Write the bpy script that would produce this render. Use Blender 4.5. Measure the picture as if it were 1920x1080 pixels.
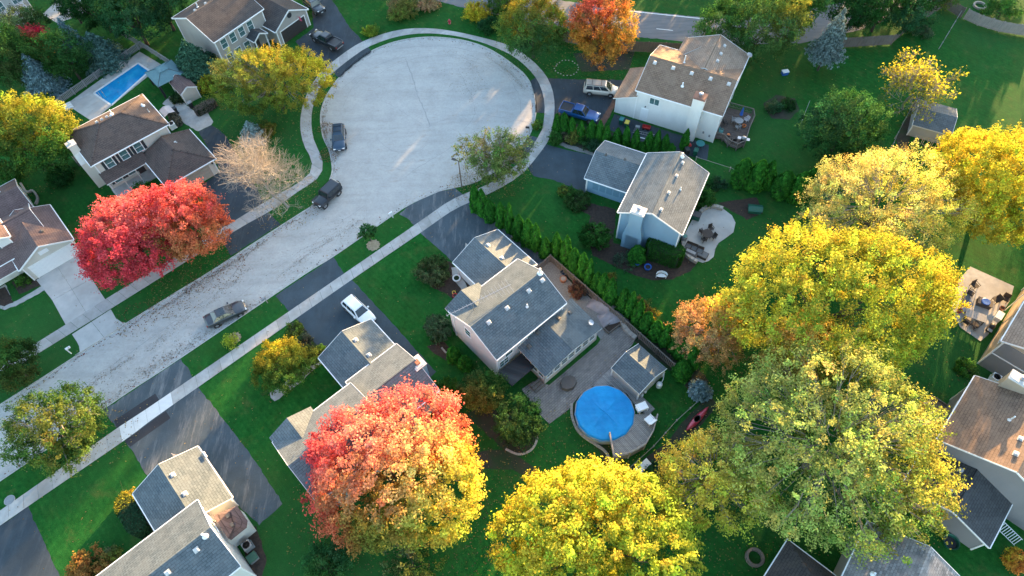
# Aerial view of a cul-de-sac of houses in autumn, late sun. Units are metres.
import bpy, bmesh, math, random
import numpy as np
from mathutils import Vector, Matrix
from mathutils.geometry import delaunay_2d_cdt

for o in list(bpy.data.objects):
    bpy.data.objects.remove(o)
SC = bpy.context.scene
COL = SC.collection
PI = math.pi
R_ = math.radians
rng = np.random.default_rng(11)
random.seed(5)

# ------------------------------------------------------------------ camera, sky, sun, exposure
CAM_H = 70.0
cam = bpy.data.cameras.new("camera")
cam.sensor_width = 36.0
cam.lens = 24.0
cam.clip_start = 0.5
cam.clip_end = 2000.0
cam_o = bpy.data.objects.new("camera", cam)
COL.objects.link(cam_o)
cam_o.matrix_world = Matrix.Translation((0, 0, CAM_H)) @ Matrix.Rotation(R_(32.0798), 4, 'X') @ Matrix.Rotation(R_(-2.2969), 4, 'Z')
SC.camera = cam_o

SUN_AZ, SUN_EL = 58.0, 8.5      # azimuth counted from +X towards +Y
w = bpy.data.worlds.new("World")
SC.world = w
w.use_nodes = True
nt = w.node_tree
sky = nt.nodes.new("ShaderNodeTexSky")
sky.sky_type = 'NISHITA'
sky.sun_disc = False
sky.sun_elevation = R_(SUN_EL)
sky.sun_rotation = R_(90 - SUN_AZ)
sky.altitude = 200
sky.air_density = 1.0
sky.dust_density = 1.2
sky.ozone_density = 1.0
nt.links.new(sky.outputs[0], nt.nodes["Background"].inputs[0])
nt.nodes["Background"].inputs[1].default_value = 0.15
sl = bpy.data.lights.new("sun", 'SUN')
sl.energy = 5.0
sl.angle = R_(0.6)
sl.color = (1.0, 0.61, 0.26)
so = bpy.data.objects.new("sun", sl)
COL.objects.link(so)
sd = Vector((math.cos(R_(SUN_AZ)) * math.cos(R_(SUN_EL)), math.sin(R_(SUN_AZ)) * math.cos(R_(SUN_EL)), math.sin(R_(SUN_EL))))
so.rotation_euler = sd.to_track_quat('Z', 'Y').to_euler()
SC.view_settings.view_transform = 'Standard'
SC.view_settings.look = 'None'
SC.view_settings.exposure = 2.85
SC.view_settings.gamma = 1.0
SC.view_settings.use_curve_mapping = False
SC.cycles.max_bounces = 6
SC.cycles.transparent_max_bounces = 8

# ------------------------------------------------------------------ helpers
def tag(o, label=None, cat=None, group=None, kind=None):
    if label: o["label"] = label
    if cat: o["category"] = cat
    if group: o["group"] = group
    if kind: o["kind"] = kind
    return o

def thing(name, label, cat, loc=(0, 0, 0), rz=0.0, group=None):
    o = bpy.data.objects.new(name, None)
    COL.objects.link(o)
    o.empty_display_size = 0.5
    o.location = (loc[0], loc[1], loc[2] if len(loc) > 2 else 0.0)
    o.rotation_euler = (0, 0, R_(rz))
    return tag(o, label, cat, group)

def link(name, me, parent=None, loc=None, rot=None, scale=None):
    o = bpy.data.objects.new(name, me)
    COL.objects.link(o)
    if parent is not None: o.parent = parent
    if loc is not None: o.location = loc
    if rot is not None: o.rotation_euler = rot
    if scale is not None: o.scale = scale
    return o

def copy_tree(o, parent=None):
    c = o.copy()
    COL.objects.link(c)
    c.parent = parent
    for ch in o.children:
        copy_tree(ch, c)
    return c

class MB:
    """collects polygons and builds them as one mesh object"""
    def __init__(s):
        s.v = []; s.f = []; s.m = []; s.uv = []
    def poly(s, pts, m=0, uv=None):
        i = len(s.v)
        s.v.extend([tuple(p) for p in pts])
        s.f.append(tuple(range(i, i + len(pts))))
        s.m.append(m)
        s.uv.append(uv if uv else [(p[0], p[1]) for p in pts])
        return s
    def hull(s, pts, faces, m=0):
        i = len(s.v)
        s.v.extend([tuple(p) for p in pts])
        for f in faces:
            s.f.append(tuple(i + k for k in f)); s.m.append(m)
            s.uv.append([(pts[k][0] + pts[k][1] * .5, pts[k][2]) for k in f])
        return s
    def box(s, x0, x1, y0, y1, z0, z1, m=0):
        p = [(x0, y0, z0), (x1, y0, z0), (x1, y1, z0), (x0, y1, z0), (x0, y0, z1), (x1, y0, z1), (x1, y1, z1), (x0, y1, z1)]
        return s.hull(p, [(0, 3, 2, 1), (4, 5, 6, 7), (0, 1, 5, 4), (1, 2, 6, 5), (2, 3, 7, 6), (3, 0, 4, 7)], m)
    def obox(s, c, size, rz=0.0, m=0, tilt=0.0, tilty=0.0):
        hx, hy, hz = size[0] / 2, size[1] / 2, size[2] / 2
        M = Matrix.Translation(c) @ Matrix.Rotation(R_(rz), 4, 'Z') @ Matrix.Rotation(R_(tilty), 4, 'Y') @ Matrix.Rotation(R_(tilt), 4, 'X')
        p = [M @ Vector(q) for q in ((-hx, -hy, -hz), (hx, -hy, -hz), (hx, hy, -hz), (-hx, hy, -hz), (-hx, -hy, hz), (hx, -hy, hz), (hx, hy, hz), (-hx, hy, hz))]
        return s.hull(p, [(0, 3, 2, 1), (4, 5, 6, 7), (0, 1, 5, 4), (1, 2, 6, 5), (2, 3, 7, 6), (3, 0, 4, 7)], m)
    def beam(s, a, b, wd, h, m=0):
        a = Vector(a); b = Vector(b); d = b - a
        if d.length < 1e-6: return s
        x = d.normalized(); up = Vector((0, 0, 1)) if abs(x.z) < .98 else Vector((0, 1, 0))
        y = up.cross(x).normalized(); z = x.cross(y)
        p = []
        for q in (a, b):
            for u, t in ((-1, -1), (1, -1), (1, 1), (-1, 1)):
                p.append(q + y * (u * wd / 2) + z * (t * h / 2))
        return s.hull(p, [(3, 2, 1, 0), (4, 5, 6, 7), (0, 1, 5, 4), (1, 2, 6, 5), (2, 3, 7, 6), (3, 0, 4, 7)], m)
    def prism(s, pts, z0, z1, m=0, mtop=None):
        n = len(pts); i = len(s.v)
        s.v.extend([(p[0], p[1], z0) for p in pts]); s.v.extend([(p[0], p[1], z1) for p in pts])
        def add(f, mm):
            s.f.append(tuple(i + k for k in f)); s.m.append(mm); s.uv.append([(s.v[i + k][0], s.v[i + k][1]) for k in f])
        add(range(n - 1, -1, -1), m); add(range(n, 2 * n), m if mtop is None else mtop)
        for k in range(n):
            j = (k + 1) % n
            add((k, j, n + j, n + k), m)
        return s
    def tube(s, a, b, r0, r1=None, n=8, m=0, caps=True):
        r1 = r0 if r1 is None else r1
        a = Vector(a); b = Vector(b); x = (b - a).normalized()
        up = Vector((0, 0, 1)) if abs(x.z) < .95 else Vector((0, 1, 0))
        y = up.cross(x).normalized(); z = x.cross(y)
        p = []
        for q, r in ((a, r0), (b, r1)):
            for k in range(n):
                t = 2 * PI * k / n
                p.append(q + y * (r * math.cos(t)) + z * (r * math.sin(t)))
        f = [(k, (k + 1) % n, n + (k + 1) % n, n + k) for k in range(n)]
        if caps: f += [tuple(range(n - 1, -1, -1)), tuple(range(n, 2 * n))]
        return s.hull(p, f, m)
    def path(s, pts, r, n=6, m=0):
        for a, b in zip(pts, pts[1:]): s.tube(a, b, r, r, n, m)
        return s
    def lathe(s, prof, n=16, c=(0, 0, 0), m=0, sx=1.0, sy=1.0):
        p = []
        for r, z in prof:
            for k in range(n):
                t = 2 * PI * k / n
                p.append((c[0] + sx * r * math.cos(t), c[1] + sy * r * math.sin(t), c[2] + z))
        f = []
        for j in range(len(prof) - 1):
            for k in range(n):
                k2 = (k + 1) % n
                f.append((j * n + k, j * n + k2, (j + 1) * n + k2, (j + 1) * n + k))
        f.append(tuple(range(n - 1, -1, -1)))
        q = (len(prof) - 1) * n
        f.append(tuple(range(q, q + n)))
        return s.hull(p, f, m)
    def mesh(s, name, mats, smooth=False, recalc=True):
        me = bpy.data.meshes.new(name)
        me.from_pydata(s.v, [], s.f)
        if not isinstance(mats, (list, tuple)): mats = [mats]
        for m in mats: me.materials.append(MAT[m])
        me.polygons.foreach_set("material_index", s.m)
        uvl = me.uv_layers.new(name="UVMap")
        flat = [c for u in s.uv for q in u for c in q]
        uvl.data.foreach_set("uv", flat)
        if recalc and len(s.f) < 6000:
            bm = bmesh.new(); bm.from_mesh(me)
            bmesh.ops.remove_doubles(bm, verts=bm.verts, dist=1e-4)
            bmesh.ops.recalc_face_normals(bm, faces=bm.faces)
            bm.to_mesh(me); bm.free()
        if smooth: me.polygons.foreach_set("use_smooth", [True] * len(me.polygons))
        me.update()
        return me
    def build(s, name, mats, parent=None, loc=None, rot=None, smooth=False):
        return link(name, s.mesh(name, mats, smooth), parent, loc, rot)

def xy(p): return (p[0], p[1])

def resample(pts, step=None, n=None, smooth=True):
    """Catmull-Rom through the points, then even spacing"""
    P0 = [np.array(p[:2], float) for p in pts]
    dense = []
    for i in range(len(P0) - 1):
        a = P0[max(i - 1, 0)]; b = P0[i]; c = P0[i + 1]; d = P0[min(i + 2, len(P0) - 1)]
        for t in np.linspace(0, 1, 12, endpoint=False):
            if smooth:
                q = .5 * ((2 * b) + (-a + c) * t + (2 * a - 5 * b + 4 * c - d) * t * t + (-a + 3 * b - 3 * c + d) * t ** 3)
            else: q = b + (c - b) * t
            dense.append(q)
    dense.append(P0[-1]); dense = np.array(dense)
    s_ = np.r_[0, np.cumsum(np.linalg.norm(np.diff(dense, axis=0), axis=1))]
    if n is None: n = max(2, int(round(s_[-1] / step)) + 1)
    t = np.linspace(0, s_[-1], n)
    return np.c_[np.interp(t, s_, dense[:, 0]), np.interp(t, s_, dense[:, 1])]

def offset_line(pts, d):
    p = np.asarray(pts, float)
    t = np.gradient(p, axis=0); t /= np.linalg.norm(t, axis=1)[:, None] + 1e-9
    return p + np.c_[-t[:, 1], t[:, 0]] * d

def sheet(name, pts, z, mat, kind=None, parent=None, label=None):
    b = MB(); b.poly([(p[0], p[1], z) for p in pts])
    o = b.build(name, mat, parent)
    if kind: o["kind"] = kind
    if label: o["label"] = label
    return o

ORD = "first second third fourth fifth sixth seventh eighth ninth tenth eleventh twelfth thirteenth fourteenth fifteenth sixteenth seventeenth eighteenth nineteenth twentieth".split()
ORD += ["twenty-" + x for x in ORD[:9]] + ["thirtieth"] + ["thirty-" + x for x in ORD[:9]] + ["fortieth"] + ["forty-" + x for x in ORD[:9]]

# ------------------------------------------------------------------ materials
MAT = {}
def _new(name):
    m = bpy.data.materials.new(name)
    m.use_nodes = True
    MAT[name] = m
    n = m.node_tree.nodes
    return m, n, m.node_tree.links, n["Principled BSDF"]

def _coord(n, l, kind, scale=(1, 1, 1), rot=0.0):
    if kind == 'world':
        g_ = n.new("ShaderNodeNewGeometry"); out = g_.outputs["Position"]
    else:
        t_ = n.new("ShaderNodeTexCoord"); out = t_.outputs["UV" if kind == 'uv' else "Object"]
    mp = n.new("ShaderNodeMapping")
    mp.inputs["Scale"].default_value = scale
    mp.inputs["Rotation"].default_value = (0, 0, rot)
    l.new(out, mp.inputs[0])
    return mp.outputs[0]

def _noise(n, l, co, scale, detail=4, rough=.6):
    t = n.new("ShaderNodeTexNoise")
    t.inputs["Scale"].default_value = scale; t.inputs["Detail"].default_value = detail; t.inputs["Roughness"].default_value = rough
    l.new(co, t.inputs["Vector"])
    return t.outputs["Fac"]

def _ramp(n, l, fac, stops):
    r = n.new("ShaderNodeValToRGB")
    e = r.color_ramp.elements
    while len(e) < len(stops): e.new(.5)
    for k, (p, c) in enumerate(stops):
        e[k].position = p
        e[k].color = (c[0], c[1], c[2], 1) if isinstance(c, (tuple, list)) else (c, c, c, 1)
    l.new(fac, r.inputs[0])
    return r.outputs[0]

def _mix(n, l, fac, a, b, mode='MIX'):
    m = n.new("ShaderNodeMix"); m.data_type = 'RGBA'; m.blend_type = mode
    for s, v in ((m.inputs[0], fac), (m.inputs[6], a), (m.inputs[7], b)):
        if isinstance(v, (int, float)): s.default_value = v
        elif isinstance(v, tuple): s.default_value = (v[0], v[1], v[2], 1)
        else: l.new(v, s)
    return m.outputs[2]

def _bump(n, l, h, bs, strength, dist=.02):
    b = n.new("ShaderNodeBump"); b.inputs["Strength"].default_value = strength; b.inputs["Distance"].default_value = dist
    l.new(h, b.inputs["Height"]); l.new(b.outputs[0], bs.inputs["Normal"])

def pmat(name, c1, c2=None, scale=3.0, rough=.7, bump=0.0, metal=0.0, coord='object', spec=None, big=None, stretch=(1, 1, 1), rot=0.0, coat=0.0):
    """two tones mixed by noise, optional larger blotches in a third tone"""
    m, n, l, bs = _new(name)
    bs.inputs["Roughness"].default_value = rough
    bs.inputs["Metallic"].default_value = metal
    if spec is not None: bs.inputs["Specular IOR Level"].default_value = spec
    if coat: bs.inputs["Coat Weight"].default_value = coat; bs.inputs["Coat Roughness"].default_value = .08
    if c2 is None: c2 = tuple(x * .8 for x in c1)
    co = _coord(n, l, coord, stretch, rot)
    f = _noise(n, l, co, scale)
    col = _ramp(n, l, f, [(.32, c1), (.68, c2)])
    if big:
        f2 = _noise(n, l, co, big[1], 3)
        col = _mix(n, l, _ramp(n, l, f2, [(.45, 0.0), (.7, 1.0)]), col, big[0])
    l.new(col, bs.inputs["Base Color"])
    if bump: _bump(n, l, f, bs, bump)
    return m

def shingle(name, c1, c2, c3, row=.26, wid=.5):
    m, n, l, bs = _new(name)
    bs.inputs["Roughness"].default_value = .9
    bs.inputs["Specular IOR Level"].default_value = .25
    co = _coord(n, l, 'uv')
    b = n.new("ShaderNodeTexBrick")
    b.offset = .5; b.inputs["Scale"].default_value = 1.0
    b.inputs["Brick Width"].default_value = wid; b.inputs["Row Height"].default_value = row
    b.inputs["Mortar Size"].default_value = .022; b.inputs["Mortar Smooth"].default_value = .5
    b.inputs["Color1"].default_value = (*c1, 1); b.inputs["Color2"].default_value = (*c2, 1)
    b.inputs["Mortar"].default_value = (*[x * .30 for x in c1], 1)
    l.new(co, b.inputs["Vector"])
    f = _noise(n, l, co, .55, 4)
    col = _mix(n, l, _ramp(n, l, f, [(.4, 0.0), (.75, .75)]), b.outputs["Color"], c3)
    fine = _noise(n, l, co, 5.5, 4, .75)
    col = _mix(n, l, .45, col, _ramp(n, l, fine, [(.3, .5), (.72, 1.0)]), 'MULTIPLY')
    st = _noise(n, l, _coord(n, l, 'uv', (1.6, .12, 1)), 1.0, 3)
    col = _mix(n, l, .35, col, _ramp(n, l, st, [(.35, .6), (.65, 1.0)]), 'MULTIPLY')
    l.new(col, bs.inputs["Base Color"])
    _bump(n, l, b.outputs["Fac"], bs, -.6, .012)
    return m

def siding(name, c, pitch=.13):
    m, n, l, bs = _new(name)
    bs.inputs["Roughness"].default_value = .55
    co = _coord(n, l, 'object')
    wv = n.new("ShaderNodeTexWave"); wv.wave_type = 'BANDS'; wv.bands_direction = 'Z'; wv.wave_profile = 'SAW'
    wv.inputs["Scale"].default_value = 1.0 / pitch / 3.18
    l.new(co, wv.inputs["Vector"])
    f = _noise(n, l, _coord(n, l, 'object', (.6, .6, .25)), 1.1, 4)
    col = _mix(n, l, 1.0, tuple(c), _ramp(n, l, f, [(.3, .86), (.7, 1.0)]), 'MULTIPLY')
    col = _mix(n, l, .22, col, _ramp(n, l, wv.outputs["Fac"], [(.0, .45), (.14, 1.0)]), 'MULTIPLY')
    l.new(col, bs.inputs["Base Color"])
    _bump(n, l, wv.outputs["Fac"], bs, .5, .012)
    return m

def leafmat(name, transl=.35):
    m = bpy.data.materials.new(name); m.use_nodes = True; MAT[name] = m
    n = m.node_tree.nodes; l = m.node_tree.links
    n.clear()
    out = n.new("ShaderNodeOutputMaterial")
    at = n.new("ShaderNodeAttribute"); at.attribute_name = "col"
    d = n.new("ShaderNodeBsdfDiffuse"); t = n.new("ShaderNodeBsdfTranslucent"); mx = n.new("ShaderNodeMixShader")
    mx.inputs[0].default_value = transl
    l.new(at.outputs["Color"], d.inputs[0]); l.new(at.outputs["Color"], t.inputs[0])
    l.new(d.outputs[0], mx.inputs[1]); l.new(t.outputs[0], mx.inputs[2]); l.new(mx.outputs[0], out.inputs[0])

leafmat("leaf", .46)
leafmat("needle", .15)

# ground
def lawnmat():
    m, n, l, bs = _new("lawn")
    bs.inputs["Roughness"].default_value = .95
    bs.inputs["Specular IOR Level"].default_value = .1
    co = _coord(n, l, 'world')
    f1 = _noise(n, l, co, .16, 5, .6)
    f2 = _noise(n, l, co, 1.4, 6, .75)
    f3 = _noise(n, l, _coord(n, l, 'world', (1.0, .25, 1), R_(-40)), .9, 4, .7)
    col = _ramp(n, l, f2, [(.25, (.0055, .066, .0095)), (.5, (.013, .118, .018)), (.78, (.034, .175, .030))])
    col = _mix(n, l, _ramp(n, l, f1, [(.50, 0.0), (.72, .6)]), col, (.040, .098, .016))
    f4 = _noise(n, l, co, .45, 6, .7)
    col = _mix(n, l, _ramp(n, l, f4, [(.54, 0.0), (.72, .7)]), col, (.095, .125, .034))
    col = _mix(n, l, .45, col, _ramp(n, l, f3, [(.35, .55), (.62, 1.0)]), 'MULTIPLY')
    wv = n.new("ShaderNodeTexWave"); wv.inputs["Scale"].default_value = .55; wv.inputs["Distortion"].default_value = 1.6; wv.inputs["Detail"].default_value = 3
    l.new(_coord(n, l, 'world', (1, 1, 1), R_(-42)), wv.inputs["Vector"])
    col = _mix(n, l, .22, col, _ramp(n, l, wv.outputs["Fac"], [(.2, .55), (.8, 1.0)]), 'MULTIPLY')
    f5 = _noise(n, l, co, .045, 3, .6)
    col = _mix(n, l, _ramp(n, l, f5, [(.42, 0.0), (.62, .55)]), col, (.030, .115, .030))
    fine = _noise(n, l, co, 9.0, 3, .8)
    col = _mix(n, l, .7, col, _ramp(n, l, fine, [(.35, .45), (.7, 1.0)]), 'MULTIPLY')
    l.new(col, bs.inputs["Base Color"])
    _bump(n, l, fine, bs, .8, .05)
lawnmat()

def streetmat():
    m, n, l, bs = _new("street")
    bs.inputs["Roughness"].default_value = .9
    bs.inputs["Specular IOR Level"].default_value = .25
    co = _coord(n, l, 'world')
    along = _coord(n, l, 'world', (.05, .75, 1), R_(-40.15))
    f1 = _noise(n, l, co, .35, 6, .7); f2 = _noise(n, l, co, 4.0, 6, .75); f3 = _noise(n, l, along, 1.0, 4, .6)
    col = _ramp(n, l, f1, [(.3, (.36, .355, .338)), (.55, (.415, .408, .386)), (.75, (.455, .444, .416))])
    col = _mix(n, l, .4, col, _ramp(n, l, f3, [(.32, .72), (.6, 1.0)]), 'MULTIPLY')
    col = _mix(n, l, .45, col, _ramp(n, l, f2, [(.3, .62), (.6, 1.0)]), 'MULTIPLY')
    v = _noise(n, l, _coord(n, l, 'world', (.5, 1.6, 1), R_(-38)), .9, 8, .8)
    col = _mix(n, l, _ramp(n, l, v, [(.56, 0.0), (.68, .6)]), col, (.26, .225, .19))
    l.new(col, bs.inputs["Base Color"])
    _bump(n, l, f2, bs, .25, .02)
streetmat()

def asphalt(name, c, wear, seed=0.0):
    m, n, l, bs = _new(name)
    bs.inputs["Roughness"].default_value = .85
    bs.inputs["Specular IOR Level"].default_value = .3
    co = _coord(n, l, 'world')
    f1 = _noise(n, l, co, .28 + seed, 5, .65); f2 = _noise(n, l, co, 6.0, 5, .8)
    f3 = _noise(n, l, _coord(n, l, 'world', (.9, .14, 1), R_(-40.15)), 1.1, 5, .75)
    col = _mix(n, l, _ramp(n, l, f1, [(.4, 0.0), (.72, 1.0)]), c, tuple(x * 1.5 for x in c))
    col = _mix(n, l, _ramp(n, l, f3, [(.50, 0.0), (.72, wear)]), col, (.27, .27, .27))
    col = _mix(n, l, .5, col, _ramp(n, l, f2, [(.3, .6), (.7, 1.0)]), 'MULTIPLY')
    l.new(col, bs.inputs["Base Color"])
    _bump(n, l, f2, bs, .3, .02)
asphalt("asphalt", (.030, .043, .054), .12)
asphalt("asphalt_worn", (.052, .070, .083), .6, .05)
asphalt("asphalt_new", (.028, .030, .036), .0)
asphalt("asphalt_smooth", (.036, .054, .068), .05)
pmat("concrete", (.40, .40, .385), (.30, .30, .29), 1.6, .9, .25, coord='world', big=((.27, .26, .24), .35))
pmat("concrete_new", (.62, .63, .62), (.55, .56, .56), 2.0, .9, .15, coord='world')
pmat("concrete_drive", (.44, .43, .41), (.36, .355, .34), .9, .9, .2, coord='world', big=((.31, .30, .28), .25))
pmat("kerb", (.42, .42, .41), (.30, .295, .28), 2.5, .9, .3, coord='world')
pmat("mulch", (.055, .036, .026), (.022, .016, .013), 3.5, 1.0, .8, coord='world')
pmat("soil", (.040, .036, .026), (.022, .024, .016), 1.3, 1.0, .7, coord='world', big=((.010, .042, .010), .3))
pmat("dry_ring", (.30, .25, .17), (.18, .15, .10), 3.0, 1.0, .5, coord='world')
pmat("gravel_bed", (.25, .25, .24), (.13, .13, .125), 7.0, 1.0, .9, coord='world')
pmat("crack", (.25, .25, .245), (.32, .32, .31), 5.0, 1.0, coord='world')
pmat("road_dark", (.12, .125, .13), (.165, .168, .17), 1.1, .9, .2, coord='world', stretch=(.3, 2, 1), rot=R_(6))
pmat("paint_white", (.75, .75, .72), (.6, .6, .58), 8, .7)
def paver(name, c1, c2, mort, wx, hy, rot):
    m, n, l, bs = _new(name)
    bs.inputs["Roughness"].default_value = .9
    co = _coord(n, l, 'world', (1, 1, 1), rot)
    b = n.new("ShaderNodeTexBrick"); b.inputs["Scale"].default_value = 1
    b.inputs["Brick Width"].default_value = wx; b.inputs["Row Height"].default_value = hy
    b.inputs["Mortar Size"].default_value = .018
    b.inputs["Color1"].default_value = (*c1, 1); b.inputs["Color2"].default_value = (*c2, 1); b.inputs["Mortar"].default_value = (*mort, 1)
    l.new(co, b.inputs["Vector"])
    f = _noise(n, l, co, 1.2, 6, .8)
    l.new(_mix(n, l, .7, b.outputs["Color"], _ramp(n, l, f, [(.3, .35), (.65, 1.0)]), 'MULTIPLY'), bs.inputs["Base Color"])
    _bump(n, l, b.outputs["Fac"], bs, -.7, .02)
paver("paver", (.30, .27, .24), (.22, .20, .19), (.09, .085, .08), .42, .24, R_(-40))
paver("brick_border", (.20, .10, .07), (.14, .075, .055), (.08, .06, .05), .24, .12, R_(20))
def planks(name, c1, c2, gap, wd, rot):
    m, n, l, bs = _new(name)
    bs.inputs["Roughness"].default_value = .85
    co = _coord(n, l, 'world', (1, 1, 1), rot)
    b = n.new("ShaderNodeTexBrick"); b.inputs["Scale"].default_value = 1
    b.inputs["Brick Width"].default_value = 3.4; b.inputs["Row Height"].default_value = wd; b.inputs["Mortar Size"].default_value = .016
    b.inputs["Color1"].default_value = (*c1, 1); b.inputs["Color2"].default_value = (*c2, 1); b.inputs["Mortar"].default_value = (*gap, 1)
    l.new(co, b.inputs["Vector"])
    f = _noise(n, l, _coord(n, l, 'world', (.4, 6, 1), rot), 1.0, 4, .7)
    l.new(_mix(n, l, .6, b.outputs["Color"], _ramp(n, l, f, [(.3, .5), (.7, 1.0)]), 'MULTIPLY'), bs.inputs["Base Color"])
    _bump(n, l, b.outputs["Fac"], bs, -.6, .02)
planks("deck_grey", (.36, .34, .32), (.27, .255, .24), (.07, .065, .06), .15, R_(-130))
planks("deck_radial", (.30, .285, .265), (.22, .21, .20), (.06, .055, .05), .15, R_(-125))
planks("deck_brown", (.13, .10, .085), (.095, .075, .065), (.03, .025, .02), .15, R_(27))
pmat("stone_wall", (.36, .33, .29), (.24, .22, .20), 3.0, .9, .5)
# houses
siding("siding_white", (.72, .72, .70)); siding("siding_cream", (.58, .545, .48)); siding("siding_greige", (.36, .335, .305))
siding("siding_blue", (.20, .335, .45)); siding("siding_tan", (.44, .36, .27)); siding("siding_grey", (.33, .31, .29)); siding("siding_pale", (.58, .55, .54))
siding("siding_slate", (.23, .225, .235)); siding("siding_house_grey", (.42, .42, .41))
pmat("trim", (.78, .78, .77), (.70, .70, .69), 4, .5)
pmat("trim_cream", (.60, .57, .51), (.54, .51, .46), 4, .5)
pmat("door_tan", (.38, .33, .28), (.34, .30, .25), 4, .5)
pmat("door_dark", (.05, .042, .04), (.035, .03, .03), 4, .5)
pmat("door_white", (.76, .77, .77), (.70, .71, .72), 4, .45)
pmat("door_blue", (.13, .25, .34), (.11, .21, .29), 4, .5)
pmat("shutter", (.028, .034, .04), (.02, .024, .03), 4, .6)
shingle("shingle_grey", (.142, .172, .190), (.102, .126, .142), (.180, .204, .214))
shingle("shingle_slate", (.122, .154, .174), (.084, .110, .127), (.158, .184, .196))
shingle("shingle_brown", (.115, .088, .078), (.085, .066, .060), (.14, .10, .083))
shingle("shingle_dark", (.085, .075, .073), (.065, .058, .058), (.115, .095, .085))
shingle("shingle_maroon", (.155, .108, .105), (.12, .085, .085), (.18, .135, .125))
shingle("shingle_tan", (.34, .25, .185), (.265, .19, .145), (.36, .28, .215))
shingle("shingle_umber", (.26, .175, .122), (.19, .128, .092), (.285, .20, .145))
shingle("shingle_check", (.31, .31, .32), (.13, .14, .15), (.33, .30, .285), .24, .34)
shingle("shingle_charcoal", (.075, .08, .085), (.055, .06, .065), (.09, .095, .10))
def glassmat(name, c, rough=.06):
    m, n, l, bs = _new(name)
    bs.inputs["Base Color"].default_value = (*c, 1); bs.inputs["Roughness"].default_value = rough
    bs.inputs["Specular IOR Level"].default_value = .8; bs.inputs["Coat Weight"].default_value = .4
    bs.inputs["Coat Roughness"].default_value = .03
    f = _noise(n, l, _coord(n, l, 'object'), 1.5, 2)
    l.new(_ramp(n, l, f, [(.35, c), (.65, tuple(x * 1.7 for x in c))]), bs.inputs["Base Color"])
glassmat("pane", (.05, .10, .105)); glassmat("car_glass", (.012, .018, .022))
pmat("vent_metal", (.50, .50, .49), (.38, .38, .37), 5, .5)
pmat("vent_dark", (.09, .085, .08), (.07, .065, .06), 5, .6)
pmat("steel", (.45, .45, .46), (.36, .36, .37), 5, .35, metal=.8)
pmat("brick", (.24, .12, .085), (.17, .09, .065), 9, .9, .4)
pmat("chim_cap", (.60, .58, .54), (.48, .46, .43), 3, .9)
# woods, plastics, cloth
pmat("wood_weathered", (.17, .145, .125), (.11, .095, .082), 3, .9, .3, stretch=(1, 1, .2))
pmat("wood_pale", (.30, .27, .24), (.22, .20, .18), 3, .9, .3, stretch=(1, 1, .2))
pmat("wood_fence_brown", (.145, .105, .08), (.09, .07, .055), 3, .9, .3, stretch=(1, 1, .2))
pmat("fence_grey", (.24, .25, .255), (.18, .185, .19), 3, .8)
pmat("plastic_white", (.72, .74, .74), (.66, .68, .68), 4, .4); pmat("plastic_black", (.02, .02, .022), (.03, .03, .032), 4, .45)
pmat("plastic_green", (.012, .10, .065), (.010, .08, .055), 4, .45); pmat("plastic_teal", (.03, .19, .19), (.025, .15, .15), 4, .45)
pmat("plastic_yellow", (.62, .46, .06), (.55, .40, .05), 4, .45); pmat("plastic_red", (.42, .028, .022), (.34, .02, .02), 4, .4)
pmat("plastic_blue", (.025, .11, .40), (.02, .09, .33), 4, .35); pmat("plastic_orange", (.62, .16, .025), (.5, .12, .02), 4, .45)
pmat("plastic_pink", (.50, .08, .14), (.42, .07, .12), 4, .45)
pmat("plastic_grey", (.24, .25, .26), (.19, .20, .21), 4, .45)
pmat("wicker", (.045, .036, .032), (.03, .024, .022), 9, .8, .4); pmat("cushion_grey", (.13, .135, .14), (.10, .105, .11), 4, .9)
pmat("tarp_grey", (.27, .26, .28), (.20, .19, .21), 2, .6, .5); pmat("canvas_pale", (.42, .40, .41), (.34, .32, .34), 2, .8)
pmat("gazebo_cloth", (.115, .215, .235), (.09, .175, .20), 2, .8, .1); pmat("cover_brown", (.10, .085, .075), (.08, .068, .06), 3, .8)
pmat("metal_black", (.015, .015, .016), (.02, .02, .021), 4, .5)
pmat("terracotta", (.36, .15, .075), (.28, .11, .06), 4, .8)
pmat("tire", (.014, .014, .015), (.02, .02, .02), 6, .85); pmat("rim", (.42, .42, .43), (.30, .30, .31), 4, .35, metal=.7)
for nm, c in (("paint_white_car", (.72, .73, .74)), ("paint_silver", (.045, .052, .06)), ("paint_charcoal", (.05, .056, .065)), ("paint_black", (.012, .015, .02)),
              ("paint_navy", (.016, .045, .085)), ("paint_blue", (.006, .075, .24)), ("paint_champagne", (.52, .47, .40)), ("paint_kayak", (.40, .02, .05)), ("paint_hydrant", (.42, .03, .05))):
    pmat(nm, c, tuple(x * .93 for x in c), 2, .28, metal=.25 if "white" not in nm else 0, coat=.8)
pmat("lamp_lens", (.7, .7, .68), (.6, .6, .58), 4, .15); pmat("tail_lens", (.30, .012, .012), (.22, .01, .01), 4, .2)
pmat("bark", (.085, .066, .052), (.045, .036, .03), 2.5, .95, .6, stretch=(1, 1, .3)); pmat("bark_grey", (.20, .175, .15), (.12, .105, .09), 2.5, .95, .5, stretch=(1, 1, .3))
pmat("twig", (.36, .31, .255), (.26, .22, .18), 2, .95); pmat("twig_grey", (.26, .23, .20), (.18, .16, .14), 2, .95)
pmat("core_green", (.008, .022, .006), (.012, .03, .008), 2, 1.0)
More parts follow.
